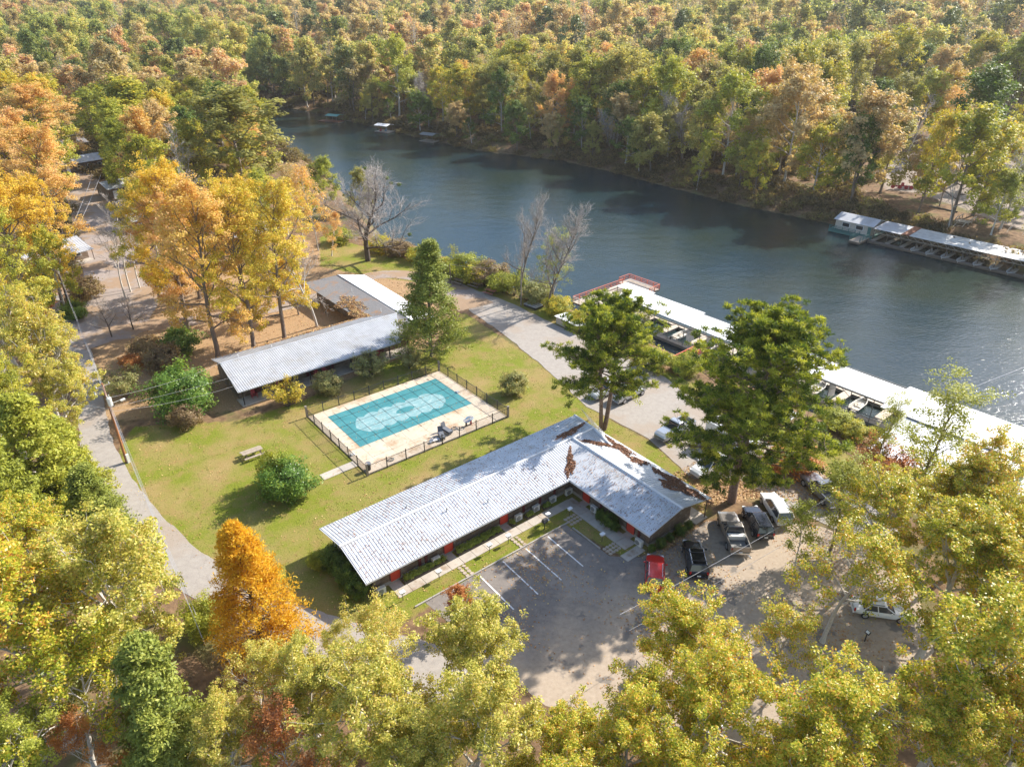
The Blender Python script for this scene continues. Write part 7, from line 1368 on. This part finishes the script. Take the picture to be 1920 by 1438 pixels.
def pile(cx, cy, rx, ry, rot, n, zf, seed):
    g = np.random.default_rng(seed); a = g.uniform(0, 6.28, n); r = np.sqrt(g.random(n)) * (1 + .35 * np.sin(a * 3 + seed) + .2 * np.sin(a * 7)); x = r * rx * np.cos(a); y = r * ry * np.sin(a); c, s = math.cos(rot), math.sin(rot); X = cx + x * c - y * s; Y_ = cy + x * s + y * c
    return np.stack([X, Y_, zf(X, Y_) + .05 + .1 * (1 - np.clip(r, 0, 1)) * g.random(n)], -1)
zB = lambda X, Y_: E_ + (RZ - E_) * np.clip((9.1 - X) / 4.55, 0, 1); zA = lambda X, Y_: E_ + (RZ - E_) * np.clip((9.1 - Y_) / 4.55, 0, 1); zI = lambda X, Y_: E_ + (RZ - E_) * np.clip(np.maximum(Y_, X) / 4.55, 0, 1)
PL = [pile(5.6, 5.9, 2.4, .5, 0.15, 900, zA, 1), pile(6.6, 2.2, 2.2, .45, -.85, 900, zB, 2), pile(8.2, .8, .55, 2.2, -.1, 900, zB, 3), pile(7.7, -2.2, .6, 1.3, .2, 500, zB, 4), pile(8.0, -5.0, .45, 1.0, 0, 300, zB, 5), pile(7.6, -8.2, 1.1, 2.4, .15, 2200, zB, 6), pile(8.5, 3.4, .3, 1.8, 0, 400, zB, 8), pile(1.6, 1.7, 1.9, .42, .785, 900, zI, 7), pile(8.3, -6.6, .5, .9, .2, 400, zB, 9)]
flat_leaves('roof_litter', np.concatenate(PL), .2, M['needle'], 'brown drifts of pine needles and leaves in the motel roof valleys', .5, 6, (*O2, 0))
zW = lambda X, Y_: 2.5 + 1.05 * np.clip((X - 2.4) / 4.9, 0, 1); PL = [pile(3.3, 52.5, .9, 3.2, 0, 1500, zW, 11), pile(4.0, 56.5, 1.5, 3.0, .2, 1200, zW, 12), pile(-6, 50.3, 12, .35, 0, 1500, lambda X, Y_: X * 0 + 2.78, 13)]
flat_leaves('wing_roof_litter', np.concatenate(PL), .2, M['fleaf'], 'orange leaves drifted on the grey rear wing roof', .4, 7, (*O2, 0))
# grass tufts on the lawn for texture
Pg = in_poly(60000, LAWN, 21, .0, lambda x, y: np.clip(.5 + .5 * np.sin(x * 1.3) * np.sin(y * 1.1), .2, 1)); Ps = in_poly(26000, STRIP, 22, .0)
Pg = np.concatenate([Pg, Ps]); g = np.random.default_rng(31); n = len(Pg)
loc_ = np.array([WL(x, y) for x, y, _ in Pg]); ok = ~((loc_[:, 0] > -23) & (loc_[:, 0] < 9.3) & (loc_[:, 1] > -.95) & (loc_[:, 1] < 9.1)) & ~((loc_[:, 0] > u0) & (loc_[:, 0] < u1) & (loc_[:, 1] > v0) & (loc_[:, 1] < v1)) & ~((loc_[:, 0] > -1) & (loc_[:, 0] < 9.2) & (loc_[:, 1] > -11) & (loc_[:, 1] < 1)); Pg = Pg[ok]; n = len(Pg)
zt = terrain(Pg[:, 0], Pg[:, 1]); Pg[:, 2] = zt; Pg = Pg[zt > -.4]; n = len(Pg)
D_ = unit(g.normal(0, .6, (n, 3)) + [0, 0, 1]) * g.uniform(.05, .11, (n, 1)); Q_ = unit(np.cross(D_, g.normal(0, 1, (n, 3)))) * .04
M['blade'] = Y('grass_blades', [(0.0, (0.10, 0.14, 0.02)), (0.5, (0.20, 0.22, 0.04)), (1.0, (0.34, 0.28, 0.09))], transl=.2, shift=0)
tag(link('grass_tufts', np_mesh('grass_tufts', np.stack([Pg - Q_, Pg + Q_, Pg + D_], 1), 3, M['blade'], g.random((n, 3)))), 'short grass tufts on the lawn and river strip', kind='stuff')
# ---------------------------------------------------------------- haze
HZ = 0.00010
if HZ:
    o = MB().bb(-1600, 1600, -60, 2100, -8, 60).build('haze'); o['kind'] = 'stuff'; o['label'] = 'thin pale autumn haze over the valley'
    m = bpy.data.materials.new('haze'); m.use_nodes = True; t = m.node_tree; t.nodes.remove(t.nodes['Principled BSDF']); v = t.nodes.new('ShaderNodeVolumePrincipled'); v.inputs['Density'].default_value = HZ; v.inputs['Color'].default_value = (1, .97, .93, 1); v.inputs['Anisotropy'].default_value = .3
    t.links.new(v.outputs[0], t.nodes['Material Output'].inputs['Volume']); o.data.materials.append(m)
